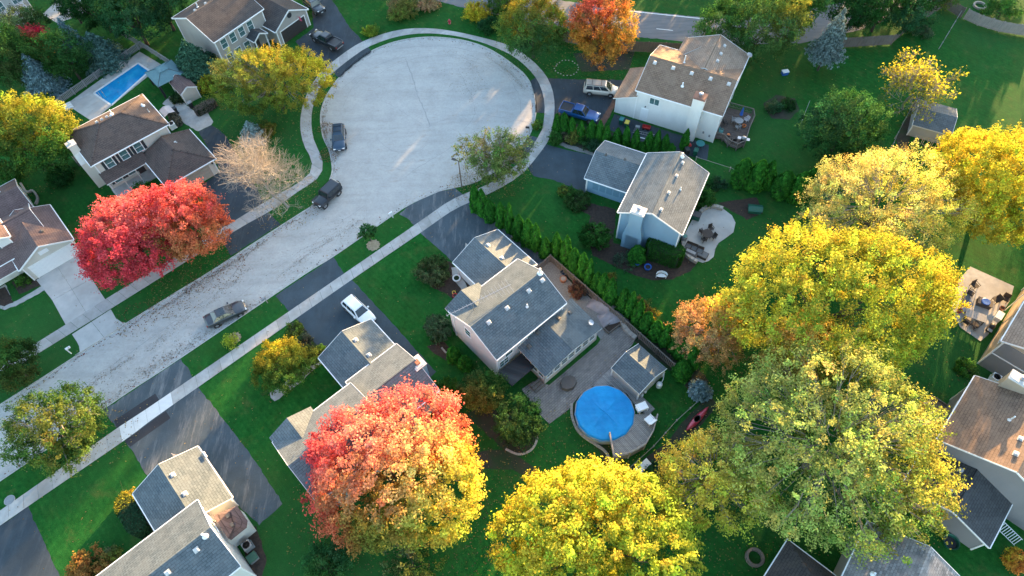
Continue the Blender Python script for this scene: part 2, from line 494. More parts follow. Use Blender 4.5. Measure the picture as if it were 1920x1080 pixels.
def poolmat():
    m, n, l, bs = _new("pool_water")
    bs.inputs["Roughness"].default_value = .12
    f = _noise(n, l, _coord(n, l, 'object'), .7, 4)
    l.new(_ramp(n, l, f, [(.35, (.008, .19, .42)), (.65, (.014, .25, .50))]), bs.inputs["Base Color"])
    f2 = _noise(n, l, _coord(n, l, 'object'), 4, 3)
    _bump(n, l, f2, bs, .06, .03)
    m2, n, l, bs = _new("pool_cover")
    bs.inputs["Roughness"].default_value = .6; bs.inputs["Specular IOR Level"].default_value = .25
    f = _noise(n, l, _coord(n, l, 'object'), .55, 5)
    l.new(_ramp(n, l, f, [(.35, (.002, .17, .42)), (.65, (.004, .24, .54))]), bs.inputs["Base Color"])
    _bump(n, l, _noise(n, l, _coord(n, l, 'object'), 2.2, 6, .7), bs, .5, .05)
poolmat()

# ================================================================== ground, street, kerb, sidewalks, driveways
SA = R_(40.146)
SDIR = np.array([math.cos(SA), math.sin(SA)])          # along the street, away from its open end
def ext(p, d): return (p[0] + SDIR[0] * d, p[1] + SDIR[1] * d, 0.0)

k_far = [(-55.93, 32.40, 0.00), (-50.35, 37.37, 0.00), (-41.90, 44.33, 0.00), (-37.04, 48.24, 0.00), (-32.29, 52.38, 0.00), (-27.50, 56.47, 0.00), (-25.61, 58.16, 0.00)]
k_bulb = [(-24.46, 60.47, 0.00), (-23.87, 62.98, 0.00), (-23.90, 64.72, 0.00), (-24.68, 67.83, 0.00), (-25.67, 70.03, 0.00), (-26.25, 72.15, 0.00), (-26.59, 74.09, 0.00), (-26.66, 76.05, 0.00), (-26.36, 78.26, 0.00), (-25.72, 80.39, 0.00), (-24.75, 82.67, 0.00), (-22.61, 85.91, 0.00),
          (-20.65, 88.14, 0.00), (-17.69, 89.98, 0.00), (-14.97, 90.84, 0.00), (-11.87, 91.16, 0.00), (-8.75, 90.77, 0.00), (-5.72, 89.88, 0.00), (-2.89, 88.32, 0.00), (-0.45, 86.17, 0.00), (1.52, 83.86, 0.00), (2.98, 81.87, 0.00), (3.91, 79.59, 0.00), (4.40, 76.72, 0.00),
          (4.41, 73.96, 0.00), (3.98, 71.52, 0.00), (3.27, 69.26, 0.00), (2.12, 66.88, 0.00), (0.34, 64.59, 0.00), (-1.90, 62.58, 0.00), (-4.29, 61.01, 0.00), (-6.01, 60.44, 0.00), (-7.51, 60.05, 0.00), (-9.07, 59.67, 0.00), (-10.61, 58.93, 0.00), (-11.72, 58.35, 0.00)]
k_near = [(-13.10, 57.51, 0.00), (-15.05, 56.01, 0.00), (-22.15, 49.83, 0.00), (-26.21, 46.67, 0.00), (-39.40, 35.52, 0.00), (-43.92, 31.85, 0.00), (-52.72, 24.20, 0.00), (-54.30, 22.73, 0.00)]
k_far = [ext(k_far[0], -70)] + k_far
k_near = k_near + [ext(k_near[-1], -70)]
outline = resample(k_far + k_bulb + k_near, step=.8)
# lawn sheet with the roadway cut out of it, so the kerb is a real step
B_ = 420.0
vs = [Vector((-B_, -B_ + 60)), Vector((B_, -B_ + 60)), Vector((B_, B_)), Vector((-B_, B_))] + [Vector((float(a), float(b))) for a, b in outline]
n_o = len(outline)
edges = [(0, 1), (1, 2), (2, 3), (3, 0)] + [(4 + i, 4 + (i + 1) % n_o) for i in range(n_o)]
cv, ce, cf, *_r = delaunay_2d_cdt(vs, edges, [], 0, 1e-4)
def inside(pt, poly):
    x, y = pt; c = False; j = len(poly) - 1
    for i in range(len(poly)):
        xi, yi = poly[i]; xj, yj = poly[j]
        if (yi > y) != (yj > y) and x < (xj - xi) * (y - yi) / (yj - yi) + xi: c = not c
        j = i
    return c
lf = []
for f in cf:
    c = sum((cv[i] for i in f), Vector((0, 0))) / len(f)
    if not inside((c.x, c.y), outline): lf.append(tuple(f))
me = bpy.data.meshes.new("lawn")
me.from_pydata([(v.x, v.y, 0.0) for v in cv], [], lf)
me.materials.append(MAT["lawn"])
tag(link("lawn", me), kind="structure")
inner = offset_line(outline, -.10)
sheet("street", [(p[0], p[1]) for p in outline], -.135, "street", "structure")
# kerb and gutter swept along the outline
b = MB()
offs = [(.16, -.03), (.16, .012), (.02, .012), (-.03, -.115), (-.46, -.128), (-.46, -.16)]
lines = [(offset_line(outline, d), z) for d, z in offs]
seg = None
for (la, za), (lb, zb) in zip(lines, lines[1:]):
    for i in range(n_o - 1):
        b.poly([(la[i][0], la[i][1], za), (la[i + 1][0], la[i + 1][1], za), (lb[i + 1][0], lb[i + 1][1], zb), (lb[i][0], lb[i][1], zb)])
ko = b.build("kerb", "kerb"); ko["kind"] = "structure"

# sealed cracks and seams of the roadway
street = bpy.data.objects["street"]
def crack(pts, wd):
    p = resample(pts, step=.7)
    p = p + rng.normal(0, .07, p.shape)
    wv = np.clip(wd * (1 + rng.normal(0, .35, len(p))), wd * .3, wd * 2)
    b = MB(); t = np.gradient(p, axis=0); t /= np.linalg.norm(t, axis=1)[:, None]; nn = np.c_[-t[:, 1], t[:, 0]]
    a_ = p + nn * wv[:, None] * .5; c_ = p - nn * wv[:, None] * .5
    for i in range(len(p) - 1):
        b.poly([(a_[i][0], a_[i][1], -.129), (a_[i + 1][0], a_[i + 1][1], -.129), (c_[i + 1][0], c_[i + 1][1], -.129), (c_[i][0], c_[i][1], -.129)])
    b.build("crack", "crack", street)
for pts, wd in (([(-15.00, 86.31, 0.00), (-13.56, 81.43, 0.00), (-12.80, 78.50, 0.00), (-11.74, 75.10, 0.00), (-10.78, 71.71, 0.00)], .16), ([(-10.78, 71.71, 0.00), (-8.60, 73.08, 0.00), (-5.14, 73.74, 0.00), (-0.93, 73.08, 0.00), (3.38, 71.66, 0.00)], .06),
                ([(-14.38, 61.91, 0.00), (-12.09, 64.09, 0.00), (-8.85, 66.57, 0.00), (-6.05, 68.74, 0.00)], .06), ([(-24.27, 80.31, 0.00), (-20.59, 84.21, 0.00), (-15.84, 86.61, 0.00), (-9.26, 87.20, 0.00), (-3.50, 85.38, 0.00)], .05),
                ([(-23.81, 83.80, 0.00), (-20.02, 87.48, 0.00), (-15.14, 89.06, 0.00), (-9.30, 88.96, 0.00), (-3.48, 87.10, 0.00), (0.54, 83.56, 0.00), (3.16, 78.72, 0.00)], .07), ([(-33.60, 43.94, 0.00), (-30.24, 47.26, 0.00), (-24.27, 52.68, 0.00), (-19.22, 57.65, 0.00)], .05),
                ([(-53.13, 29.14, 0.00), (-49.06, 33.07, 0.00), (-44.71, 37.10, 0.00), (-40.10, 41.28, 0.00), (-35.20, 45.54, 0.00)], .06), ([(-34.83, 47.08, 0.00), (-33.59, 49.41, 0.00), (-32.86, 51.01, 0.00)], .10), ([(-22.84, 65.84, 0.00), (-18.37, 65.11, 0.00), (-13.89, 63.60, 0.00), (-9.49, 62.22, 0.00)], .05),
                ([(-22.51, 78.49, 0.00), (-17.68, 77.09, 0.00), (-12.03, 72.41, 0.00)], .04), ([(-6.76, 83.39, 0.00), (-5.14, 78.63, 0.00), (-4.37, 74.13, 0.00), (-5.91, 71.02, 0.00)], .06), ([(-18.36, 70.14, 0.00), (-16.31, 67.48, 0.00), (-12.93, 66.79, 0.00), (-11.12, 68.21, 0.00)], .05)):
    crack(pts, wd)
def skid(cx, cy, r, a0, a1, wd):
    crack([(cx + r * math.cos(t), cy + r * math.sin(t), 0) for t in np.linspace(R_(a0), R_(a1), 7)], wd)
c0 = (-10.42, 75.02, 0.00)
for r, a0, a1, wd in ((11.8, 40, 150, .05), (12.8, -10, 70, .06), (13.3, 100, 175, .05)):
    skid(c0[0], c0[1], r, a0, a1, wd)

# ---- sidewalks: one slab, one object
def sidewalk(name, left, right, step=1.52, mats=None, z=.035):
    a_ = resample(left, step=.4); n = max(2, int(round(np.linalg.norm(np.diff(a_, axis=0), axis=1).sum() / step)) + 1)
    a_ = resample(left, n=n); c_ = resample(right, n=n)
    root = bpy.data.objects.new(name, None); COL.objects.link(root); root["kind"] = "structure"
    for i in range(n - 1):
        q = [a_[i], a_[i + 1], c_[i + 1], c_[i]]
        cen = sum(q) / 4
        q = [cen + (p - cen) * (1 - .018 / max(.3, np.linalg.norm(p - cen))) for p in q]
        dz = z + random.uniform(-.006, .006)
        bb = MB(); bb.prism([(p[0] - cen[0], p[1] - cen[1]) for p in q], -.05, dz)
        bb.build("slab", mats(i, n) if mats else random.choice(["concrete_a", "concrete_b", "concrete_c"]), root, (cen[0], cen[1], 0))
    return root
pmat("concrete_a", (.40, .395, .38), (.31, .305, .29), 1.6, .9, .25, coord='world', big=((.28, .265, .245), .35))
pmat("concrete_b", (.43, .425, .41), (.34, .335, .32), 1.6, .9, .25, coord='world', big=((.29, .28, .26), .35))
pmat("concrete_c", (.36, .355, .345), (.28, .275, .265), 1.6, .9, .25, coord='world', big=((.25, .24, .22), .35))
s5 = [(-53.14, 19.54, 0.00), (-43.54, 27.88, 0.00), (-39.66, 31.00, 0.00), (-21.25, 46.43, 0.00), (-12.27, 54.00, 0.00), (-8.45, 57.28, 0.00), (-7.27, 58.12, 0.00), (-5.72, 58.95, 0.00), (-3.37, 60.02, 0.00), (-0.84, 61.58, 0.00), (1.03, 63.39, 0.00), (2.80, 65.54, 0.00), (4.35, 68.38, 0.00), (5.12, 70.09, 0.00), (5.55, 72.28, 0.00), (5.77, 74.65, 0.00),
      (5.68, 77.10, 0.00), (5.19, 79.75, 0.00), (4.27, 82.03, 0.00), (2.99, 84.14, 0.00), (1.43, 86.06, 0.00), (-0.34, 87.53, 0.00), (-3.46, 89.55, 0.00), (-7.07, 91.12, 0.00), (-10.80, 92.00, 0.00), (-14.18, 92.08, 0.00), (-17.52, 91.25, 0.00), (-20.76, 89.53, 0.00), (-22.76, 87.64, 0.00), (-25.34, 84.49, 0.00), (-26.85, 81.97, 0.00), (-27.67, 79.36, 0.00), (-28.05, 76.57, 0.00), (-27.99, 74.16, 0.00), (-27.64, 71.91, 0.00), (-27.08, 69.79, 0.00), (-26.06, 67.50, 0.00), (-25.40, 65.68, 0.00), (-25.24, 64.21, 0.00), (-25.66, 62.79, 0.00), (-26.74, 61.62, 0.00), (-28.16, 60.39, 0.00), (-31.58, 57.09, 0.00), (-35.28, 54.33, 0.00), (-48.39, 43.21, 0.00), (-55.73, 37.09, 0.00)]
s6 = [(-52.58, 18.02, 0.00), (-42.31, 26.51, 0.00), (-38.57, 29.88, 0.00), (-20.48, 45.23, 0.00), (-11.44, 52.72, 0.00), (-8.08, 55.57, 0.00), (-6.69, 56.56, 0.00), (-5.02, 57.46, 0.00), (-2.47, 58.78, 0.00), (0.21, 60.49, 0.00), (2.06, 62.09, 0.00), (3.61, 64.13, 0.00), (5.71, 67.49, 0.00), (6.53, 69.81, 0.00), (7.01, 72.42, 0.00), (7.25, 74.90, 0.00),
      (7.20, 77.58, 0.00), (6.60, 80.60, 0.00), (5.39, 83.27, 0.00), (3.87, 85.55, 0.00), (2.14, 87.51, 0.00), (0.28, 88.88, 0.00), (-3.28, 90.63, 0.00), (-7.08, 92.16, 0.00), (-11.00, 93.26, 0.00), (-15.01, 93.44, 0.00), (-18.53, 92.55, 0.00), (-21.94, 90.75, 0.00), (-24.26, 88.61, 0.00), (-26.89, 85.31, 0.00), (-28.50, 82.30, 0.00), (-29.27, 79.45, 0.00), (-29.62, 76.66, 0.00), (-29.58, 73.93, 0.00), (-29.15, 71.26, 0.00), (-28.28, 68.63, 0.00), (-27.21, 66.57, 0.00), (-26.83, 65.26, 0.00), (-26.82, 64.00, 0.00), (-27.47, 62.79, 0.00), (-28.76, 61.63, 0.00), (-29.20, 61.19, 0.00), (-31.36, 59.63, 0.00), (-36.21, 55.59, 0.00), (-49.50, 44.56, 0.00), (-57.06, 37.96, 0.00)]
def swm(i, n): return random.choice(["concrete_a", "concrete_b", "concrete_b", "concrete_c"])
near5 = [ext(s5[0], -28)] + s5[:6]; near6 = [ext(s6[0], -28)] + s6[:6]
cenA = (-40.99, 29.24, 0.00)
def near_mat(i, n):
    return "concrete_x"
def near_walk():
    root = sidewalk("sidewalk", near5 + s5[6:8], near6 + s6[6:8])
    for ch in root.children:
        d = (ch.location.x - cenA[0]) * SDIR[0] + (ch.location.y - cenA[1]) * SDIR[1]
        if abs(d) < 3.4: ch.data.materials[0] = MAT["concrete_new"]
near_walk()
sidewalk("sidewalk", s5[7:42], s6[7:42], 1.6)
sidewalk("sidewalk", s5[41:] + [ext(s5[-1], -45)], s6[41:] + [ext(s6[-1], -45)])

# ---- driveways and aprons
def drive(name, pts, mat, z=.012):
    q = []
    for a, c in zip(pts, list(pts[1:]) + [pts[0]]):
        d = math.hypot(c[0] - a[0], c[1] - a[1]); n = max(1, min(60, int(d / .45)))
        for k in range(n):
            u = k / n; j = .045 if "line" not in name and "dash" not in name and "patch" not in name else 0.0
            q.append((a[0] + (c[0] - a[0]) * u + random.gauss(0, j), a[1] + (c[1] - a[1]) * u + random.gauss(0, j)))
    return sheet(name, q, z, mat, "structure")
drive("driveway", [(-45.65, 30.00, 0.00), (-38.43, 36.07, 0.00), (-37.31, 34.87, 0.00), (-35.56, 32.36, 0.00), (-31.21, 27.61, 0.00), (-27.64, 23.52, 0.00), (-24.20, 19.12, 0.00), (-26.30, 17.05, 0.00), (-29.81, 20.10, 0.00), (-36.99, 20.39, 0.00), (-38.84, 22.50, 0.00), (-41.54, 25.77, 0.00), (-43.28, 27.75, 0.00)], "asphalt_worn")
drive("driveway_patch", [(-44.03, 28.82, 0.00), (-40.28, 31.86, 0.00), (-39.60, 31.00, 0.00), (-43.49, 27.88, 0.00)], "asphalt_new", .018)
drive("driveway_patch", [(-42.29, 26.45, 0.00), (-38.58, 29.70, 0.00), (-37.86, 28.86, 0.00), (-41.48, 25.77, 0.00)], "asphalt_new", .018)
drive("driveway", [ext((-52.56, 17.96, 0.00), -9), (-52.58, 18.02, 0.00), (-50.40, 19.84, 0.00), (-49.38, 18.57, 0.00), (-44.96, 13.01, 0.00), (-42.54, 9.86, 0.00), (-47.98, 5.41, 0.00), ext((-47.98, 5.41, 0.00), -6)], "asphalt")
drive("driveway", [(-28.71, 44.09, 0.00), (-22.23, 49.51, 0.00), (-20.71, 46.96, 0.00), (-19.44, 45.82, 0.00), (-13.95, 39.28, 0.00), (-8.96, 33.16, 0.00), (-9.78, 32.21, 0.00), (-11.74, 32.04, 0.00), (-15.07, 37.29, 0.00), (-20.04, 37.51, 0.00), (-22.34, 35.96, 0.00), (-25.61, 40.68, 0.00), (-26.86, 41.99, 0.00)], "asphalt_smooth")
drive("driveway", [(-14.34, 55.89, 0.00), (-13.09, 57.33, 0.00), (-10.61, 58.74, 0.00), (-9.06, 59.49, 0.00), (-7.08, 59.94, 0.00), (-6.29, 59.07, 0.00), (-4.60, 57.08, 0.00), (-2.40, 54.67, 0.00), (0.48, 52.04, 0.00), (3.06, 49.42, 0.00), (5.35, 46.57, 0.00), (7.66, 42.76, 0.00), (6.37, 40.96, 0.00), (3.31, 45.26, 0.00), (0.11, 46.98, 0.00), (-4.33, 43.70, 0.00), (-7.49, 48.39, 0.00), (-11.30, 52.62, 0.00), (-12.27, 54.00, 0.00), (-13.27, 55.31, 0.00)], "asphalt_worn")
drive("driveway", [(2.11, 66.78, 0.00), (3.26, 69.05, 0.00), (4.43, 68.58, 0.00), (5.76, 67.08, 0.00), (8.85, 65.81, 0.00), (12.20, 64.64, 0.00), (13.80, 63.87, 0.00), (11.92, 59.69, 0.00), (10.15, 58.22, 0.00), (6.29, 60.64, 0.00), (3.47, 61.44, 0.00), (2.57, 63.69, 0.00), (0.85, 64.57, 0.00)], "asphalt_smooth")
drive("driveway", [(3.94, 80.17, 0.00), (4.48, 76.72, 0.00), (4.39, 73.53, 0.00), (5.69, 73.35, 0.00), (7.20, 73.05, 0.00), (10.49, 72.01, 0.00), (13.60, 70.35, 0.00), (16.05, 75.28, 0.00), (18.52, 79.55, 0.00), (11.58, 80.07, 0.00), (6.84, 80.58, 0.00), (5.11, 81.15, 0.00)], "asphalt")
drive("driveway_border", [(13.00, 70.39, 0.00), (13.78, 69.92, 0.00), (16.32, 74.93, 0.00), (15.86, 75.62, 0.00)], "brick_border", .018)
drive("side_yard_pavement", [(14.43, 69.68, 0.00), (15.67, 72.57, 0.00), (17.69, 71.60, 0.00), (28.03, 65.87, 0.00), (27.15, 63.16, 0.00), (24.77, 64.06, 0.00), (18.62, 67.19, 0.00)], "asphalt")
drive("driveway", [(-24.74, 82.55, 0.00), (-22.60, 85.78, 0.00), (-20.33, 88.24, 0.00), (-21.86, 90.74, 0.00), (-24.40, 94.56, 0.00), (-26.65, 99.05, 0.00), (-28.79, 103.43, 0.00), (-32.45, 104.11, 0.00), (-30.94, 99.04, 0.00), (-30.13, 94.52, 0.00), (-32.71, 91.41, 0.00), (-29.99, 87.83, 0.00), (-27.05, 85.20, 0.00)], "asphalt")
drive("driveway", [(-35.30, 50.31, 0.00), (-29.73, 55.00, 0.00), (-31.58, 57.12, 0.00), (-34.99, 63.57, 0.00), (-38.04, 68.35, 0.00), (-40.21, 71.87, 0.00), (-42.30, 73.57, 0.00), (-44.00, 72.50, 0.00), (-39.29, 64.76, 0.00), (-41.58, 62.02, 0.00), (-40.09, 58.27, 0.00), (-37.31, 53.75, 0.00)], "asphalt")
drive("garden_paving", [(-44.00, 72.50, 0.00), (-42.30, 73.57, 0.00), (-42.22, 74.31, 0.00), (-43.91, 76.92, 0.00), (-45.66, 76.69, 0.00), (-47.91, 79.05, 0.00), (-49.89, 80.07, 0.00), (-50.53, 78.41, 0.00), (-47.37, 74.93, 0.00), (-46.42, 74.12, 0.00)], "concrete", .016)
# concrete driveway of slabs
dr = bpy.data.objects.new("concrete_driveway", None); COL.objects.link(dr); dr["kind"] = "structure"
def lerp(a, b, t): return (a[0] + (b[0] - a[0]) * t, a[1] + (b[1] - a[1]) * t)
dl = [(-58.95, 47.84, 0.00), (-55.97, 44.76, 0.00), (-53.23, 41.23, 0.00)]; dR = [(-54.86, 51.59, 0.00), (-52.01, 47.67, 0.00), (-49.41, 44.53, 0.00)]
def slab_poly(parent, q, mat, z=.03, name="slab"):
    cx = sum(p[0] for p in q) / len(q); cy = sum(p[1] for p in q) / len(q)
    s_ = []
    for p in q:
        d = math.hypot(p[0] - cx, p[1] - cy); k = 1 - .02 / max(d, .3)
        s_.append(((p[0] - cx) * k, (p[1] - cy) * k))
    bb = MB(); bb.prism(s_, -.05, z); return bb.build(name, mat, parent, (cx, cy, 0))
for i in range(2):
    for j in range(2):
        q = [lerp(dl[i], dR[i], j / 2), lerp(dl[i], dR[i], (j + 1) / 2), lerp(dl[i + 1], dR[i + 1], (j + 1) / 2), lerp(dl[i + 1], dR[i + 1], j / 2)]
        slab_poly(dr, q, "concrete_drive", .03)
ap_a = (-52.06, 39.88, 0.00); ap_b = (-48.37, 43.13, 0.00)
slab_poly(dr, [ap_a, lerp(ap_a, ap_b, .5), lerp((-50.37, 37.42, 0.00), (-45.77, 41.10, 0.00), .5), (-50.37, 37.42, 0.00), (-50.70, 38.20, 0.00), (-51.18, 38.85, 0.00)], "concrete_drive", .03)
slab_poly(dr, [lerp(ap_a, ap_b, .5), ap_b, (-47.37, 41.83, 0.00), (-46.58, 41.28, 0.00), (-45.77, 41.10, 0.00), lerp((-50.37, 37.42, 0.00), (-45.77, 41.10, 0.00), .5)], "concrete_drive", .03)
# front walk of the same house, with planting beds
drive("front_walk", [(-63.49, 46.49, 0.00), (-62.66, 47.47, 0.00), (-60.68, 44.68, 0.00), (-58.87, 46.05, 0.00), (-57.88, 47.01, 0.00), (-57.27, 46.36, 0.00), (-60.16, 44.13, 0.00), (-61.31, 43.73, 0.00), (-62.55, 43.94, 0.00)], "concrete", .014)
drive("planting_bed", [(-61.91, 47.59, 0.00), (-60.33, 48.78, 0.00), (-58.76, 48.07, 0.00), (-57.93, 47.16, 0.00), (-60.36, 45.81, 0.00)], "mulch", .02)
drive("planting_bed", [(-63.49, 46.49, 0.00), (-62.52, 47.07, 0.00), (-60.61, 44.68, 0.00), (-61.48, 44.19, 0.00), (-62.66, 44.24, 0.00)], "mulch", .022)
drive("front_walk", [(-27.44, 31.30, 0.00), (-24.49, 33.64, 0.00), (-22.15, 35.89, 0.00), (-21.54, 35.38, 0.00), (-24.31, 32.32, 0.00), (-26.71, 30.38, 0.00)], "concrete", .016)
drive("planting_bed", [(-26.31, 40.28, 0.00), (-25.41, 40.60, 0.00), (-22.05, 36.09, 0.00), (-22.34, 34.88, 0.00), (-23.66, 34.27, 0.00), (-24.93, 37.04, 0.00)], "soil", .02)
drive("planting_bed", [(-11.06, 45.94, 0.00), (-8.15, 48.18, 0.00), (-7.48, 47.99, 0.00), (-4.33, 43.70, 0.00), (-5.17, 42.61, 0.00), (-7.09, 42.70, 0.00), (-9.38, 44.32, 0.00)], "mulch", .008)
drive("front_walk", [(-7.41, 47.19, 0.00), (-6.82, 47.32, 0.00), (-5.69, 44.91, 0.00), (-5.17, 43.51, 0.00), (-5.81, 43.24, 0.00), (-7.26, 45.76, 0.00)], "concrete", .014)
drive("planting_bed", [(-10.09, 36.37, 0.00), (-8.26, 36.98, 0.00), (-7.01, 35.55, 0.00), (-7.85, 34.50, 0.00), (-9.14, 35.37, 0.00)], "mulch", .014)
# planting bed along the long hedge and round the blue house
hb = [(-4.73, 58.62, 0.00), (-3.40, 57.47, 0.00), (0.31, 52.90, 0.00), (4.80, 48.35, 0.00), (9.61, 43.04, 0.00), (13.65, 39.38, 0.00), (18.10, 35.79, 0.00), (20.54, 32.32, 0.00), (21.42, 30.66, 0.00), (19.38, 29.15, 0.00), (16.48, 33.16, 0.00), (11.63, 38.18, 0.00), (6.41, 43.19, 0.00), (2.74, 47.01, 0.00), (-2.09, 52.84, 0.00), (-4.81, 56.29, 0.00)]
drive("planting_bed", hb, "soil", .006)
drive("planting_bed", [(7.44, 56.91, 0.00), (10.21, 56.59, 0.00), (13.91, 55.33, 0.00), (12.96, 50.00, 0.00), (15.80, 48.63, 0.00), (21.28, 47.55, 0.00), (22.73, 48.29, 0.00), (23.11, 46.66, 0.00), (21.89, 45.30, 0.00), (19.55, 44.17, 0.00), (16.96, 44.14, 0.00), (15.00, 45.01, 0.00), (12.57, 46.54, 0.00), (10.23, 48.09, 0.00), (9.74, 51.41, 0.00), (10.56, 54.36, 0.00)], "mulch", .01)
drive("planting_bed", [(27.16, 55.72, 0.00), (32.52, 56.34, 0.00), (32.61, 53.68, 0.00), (30.35, 52.76, 0.00), (28.62, 54.32, 0.00)], "mulch", .01)
drive("planting_bed", [(6.69, 72.22, 0.00), (14.39, 69.27, 0.00), (24.84, 64.45, 0.00), (24.64, 63.29, 0.00), (19.11, 65.36, 0.00), (12.06, 64.75, 0.00), (6.76, 67.64, 0.00), (5.90, 68.09, 0.00)], "soil", .006)
drive("gravel_strip", [(6.76, 67.64, 0.00), (7.51, 67.59, 0.00), (11.90, 65.35, 0.00), (11.91, 64.66, 0.00), (8.16, 66.45, 0.00)], "gravel_bed", .011)
drive("planting_bed", [(37.13, 73.41, 0.00), (39.47, 75.15, 0.00), (41.95, 74.24, 0.00), (42.15, 72.04, 0.00), (40.12, 70.03, 0.00), (37.59, 70.49, 0.00)], "soil", .01)
drive("planting_bed", [(-5.76, 27.75, 0.00), (-4.01, 28.91, 0.00), (1.15, 26.85, 0.00), (2.26, 26.20, 0.00), (1.59, 24.16, 0.00), (0.13, 23.07, 0.00), (-1.80, 24.01, 0.00), (-4.03, 26.47, 0.00)], "soil", .01)
drive("planting_bed", [(-5.18, 23.57, 0.00), (-1.24, 23.99, 0.00), (1.73, 21.59, 0.00), (1.40, 20.49, 0.00), (-0.75, 21.69, 0.00), (-4.08, 21.82, 0.00)], "soil", .008)
drive("planting_bed", [(6.54, 29.39, 0.00), (9.02, 30.75, 0.00), (11.35, 30.45, 0.00), (9.10, 25.91, 0.00), (9.63, 22.96, 0.00), (9.17, 21.29, 0.00), (8.30, 23.60, 0.00), (6.52, 25.72, 0.00), (5.78, 27.26, 0.00)], "soil", .01)
drive("planting_bed", [(11.37, 21.20, 0.00), (15.64, 23.87, 0.00), (18.38, 26.73, 0.00), (21.12, 29.08, 0.00), (21.75, 27.81, 0.00), (18.59, 24.63, 0.00), (13.56, 21.11, 0.00)], "soil", .01)
drive("planting_bed", [(3.60, 39.27, 0.00), (2.73, 46.85, 0.00), (5.14, 48.34, 0.00), (6.55, 45.10, 0.00), (10.06, 41.15, 0.00), (12.29, 38.51, 0.00), (12.43, 37.09, 0.00), (10.17, 36.15, 0.00), (8.04, 39.78, 0.00), (6.58, 41.32, 0.00)], "gravel_bed", .013)
drive("planting_bed", [(53.76, 65.67, 0.00), (59.54, 73.78, 0.00), (59.92, 72.66, 0.00), (54.54, 63.63, 0.00), (52.55, 59.89, 0.00)], "soil", .01)
drive("planting_bed", [(10.87, 85.99, 0.00), (20.32, 86.03, 0.00), (18.97, 81.87, 0.00), (11.73, 81.71, 0.00)], "soil", .007)
drive("planting_bed", [(-27.69, 15.82, 0.00), (-26.57, 17.06, 0.00), (-24.98, 13.72, 0.00), (-25.19, 11.79, 0.00), (-26.56, 12.32, 0.00)], "mulch", .02)
# main road beyond the fence
_nn = lambda x: 95.8 - .235 * (x - 21.6)
_ns = lambda x: 89.35 - .215 * (x - 20.5)
RX = [(-34, 121), (-18, 111.5), (-4, 104.5), (8, 99.6)] + [(x, _nn(x)) for x in (22, 34)] + [(44, 92.6), (54, 95.5), (80, 108), (80, 99), (56, 88.8), (46, 86.2)] + [(x, _ns(x)) for x in (34, 20)] + [(7, 92.9), (-7, 98.6), (-22, 106), (-38, 115)]
drive("main_road", RX, "road_dark", .01)
drive("road_edge_line", [(x, _nn(x) - .25) for x in (16, 22, 34)] + [(x, _nn(x) - .45) for x in (34, 22, 16)], "paint_white", .016)
for k in range(2):
    x0_ = 24.4 + (k - 1) * 9.1; f_ = lambda x: 91.0 - (x - 24.4) * .23
    drive("road_centre_dash", [(x0_, f_(x0_) + .07), (x0_ + 2.5, f_(x0_ + 2.5) + .07), (x0_ + 2.5, f_(x0_ + 2.5) - .07), (x0_, f_(x0_) - .07)], "paint_white", .016)
# leaf litter: loose leaves nobody could count
def litter(name, label, spots, n, cols, size=.11):
    pts = []; cc = []
    for (c, rad, k) in spots:
        m_ = int(n * k)
        a_ = rng.uniform(0, 2 * PI, m_); r = rad * np.sqrt(rng.uniform(0, 1, m_))
        pts.append(np.c_[c[0] + r * np.cos(a_), c[1] + r * np.sin(a_)])
    litter_pts(name, label, np.vstack(pts), cols, size)
def litter_pts(name, label, pts, cols, size=.11, z=.03, thin=0):
    n = len(pts)
    a_ = rng.uniform(0, 2 * PI, n); s_ = size * rng.uniform(.6, 1.4, n)
    dx = np.c_[np.cos(a_), np.sin(a_)] * s_[:, None]; dy = np.c_[-np.sin(a_), np.cos(a_)] * s_[:, None] * .6
    zz = z + rng.uniform(0, .03, n)
    V = np.stack([np.c_[pts + dx, zz], np.c_[pts + dy, zz + rng.uniform(0, .03, n)], np.c_[pts - dx, zz], np.c_[pts - dy, zz + rng.uniform(0, .03, n)]], 1).reshape(-1, 3)
    cc = np.array(cols)[rng.integers(0, len(cols), n)] * rng.uniform(.6, 1.2, (n, 1))
    o = quads(name, V, cc, "leaf"); tag(o, label, "fallen leaves", kind="stuff")
def quads(name, V, cols, mat, parent=None):
    n = len(V) // 4
    me = bpy.data.meshes.new(name)
    me.vertices.add(4 * n); me.vertices.foreach_set("co", np.ascontiguousarray(V, np.float32).ravel())
    me.loops.add(4 * n); me.loops.foreach_set("vertex_index", np.arange(4 * n, dtype=np.int32))
    me.polygons.add(n); me.polygons.foreach_set("loop_start", np.arange(0, 4 * n, 4, dtype=np.int32)); me.polygons.foreach_set("loop_total", np.full(n, 4, np.int32))
    me.update(calc_edges=True)
    at = me.attributes.new("col", 'FLOAT_COLOR', 'FACE')
    at.data.foreach_set("color", np.c_[cols, np.ones(n)].astype(np.float32).ravel())
    me.materials.append(MAT[mat])
    return link(name, me, parent)
RED_L = [(.22, .06, .04), (.16, .07, .045), (.25, .10, .06), (.12, .07, .05)]
TAN_L = [(.30, .20, .10), (.20, .13, .07), (.34, .24, .08), (.14, .10, .06)]
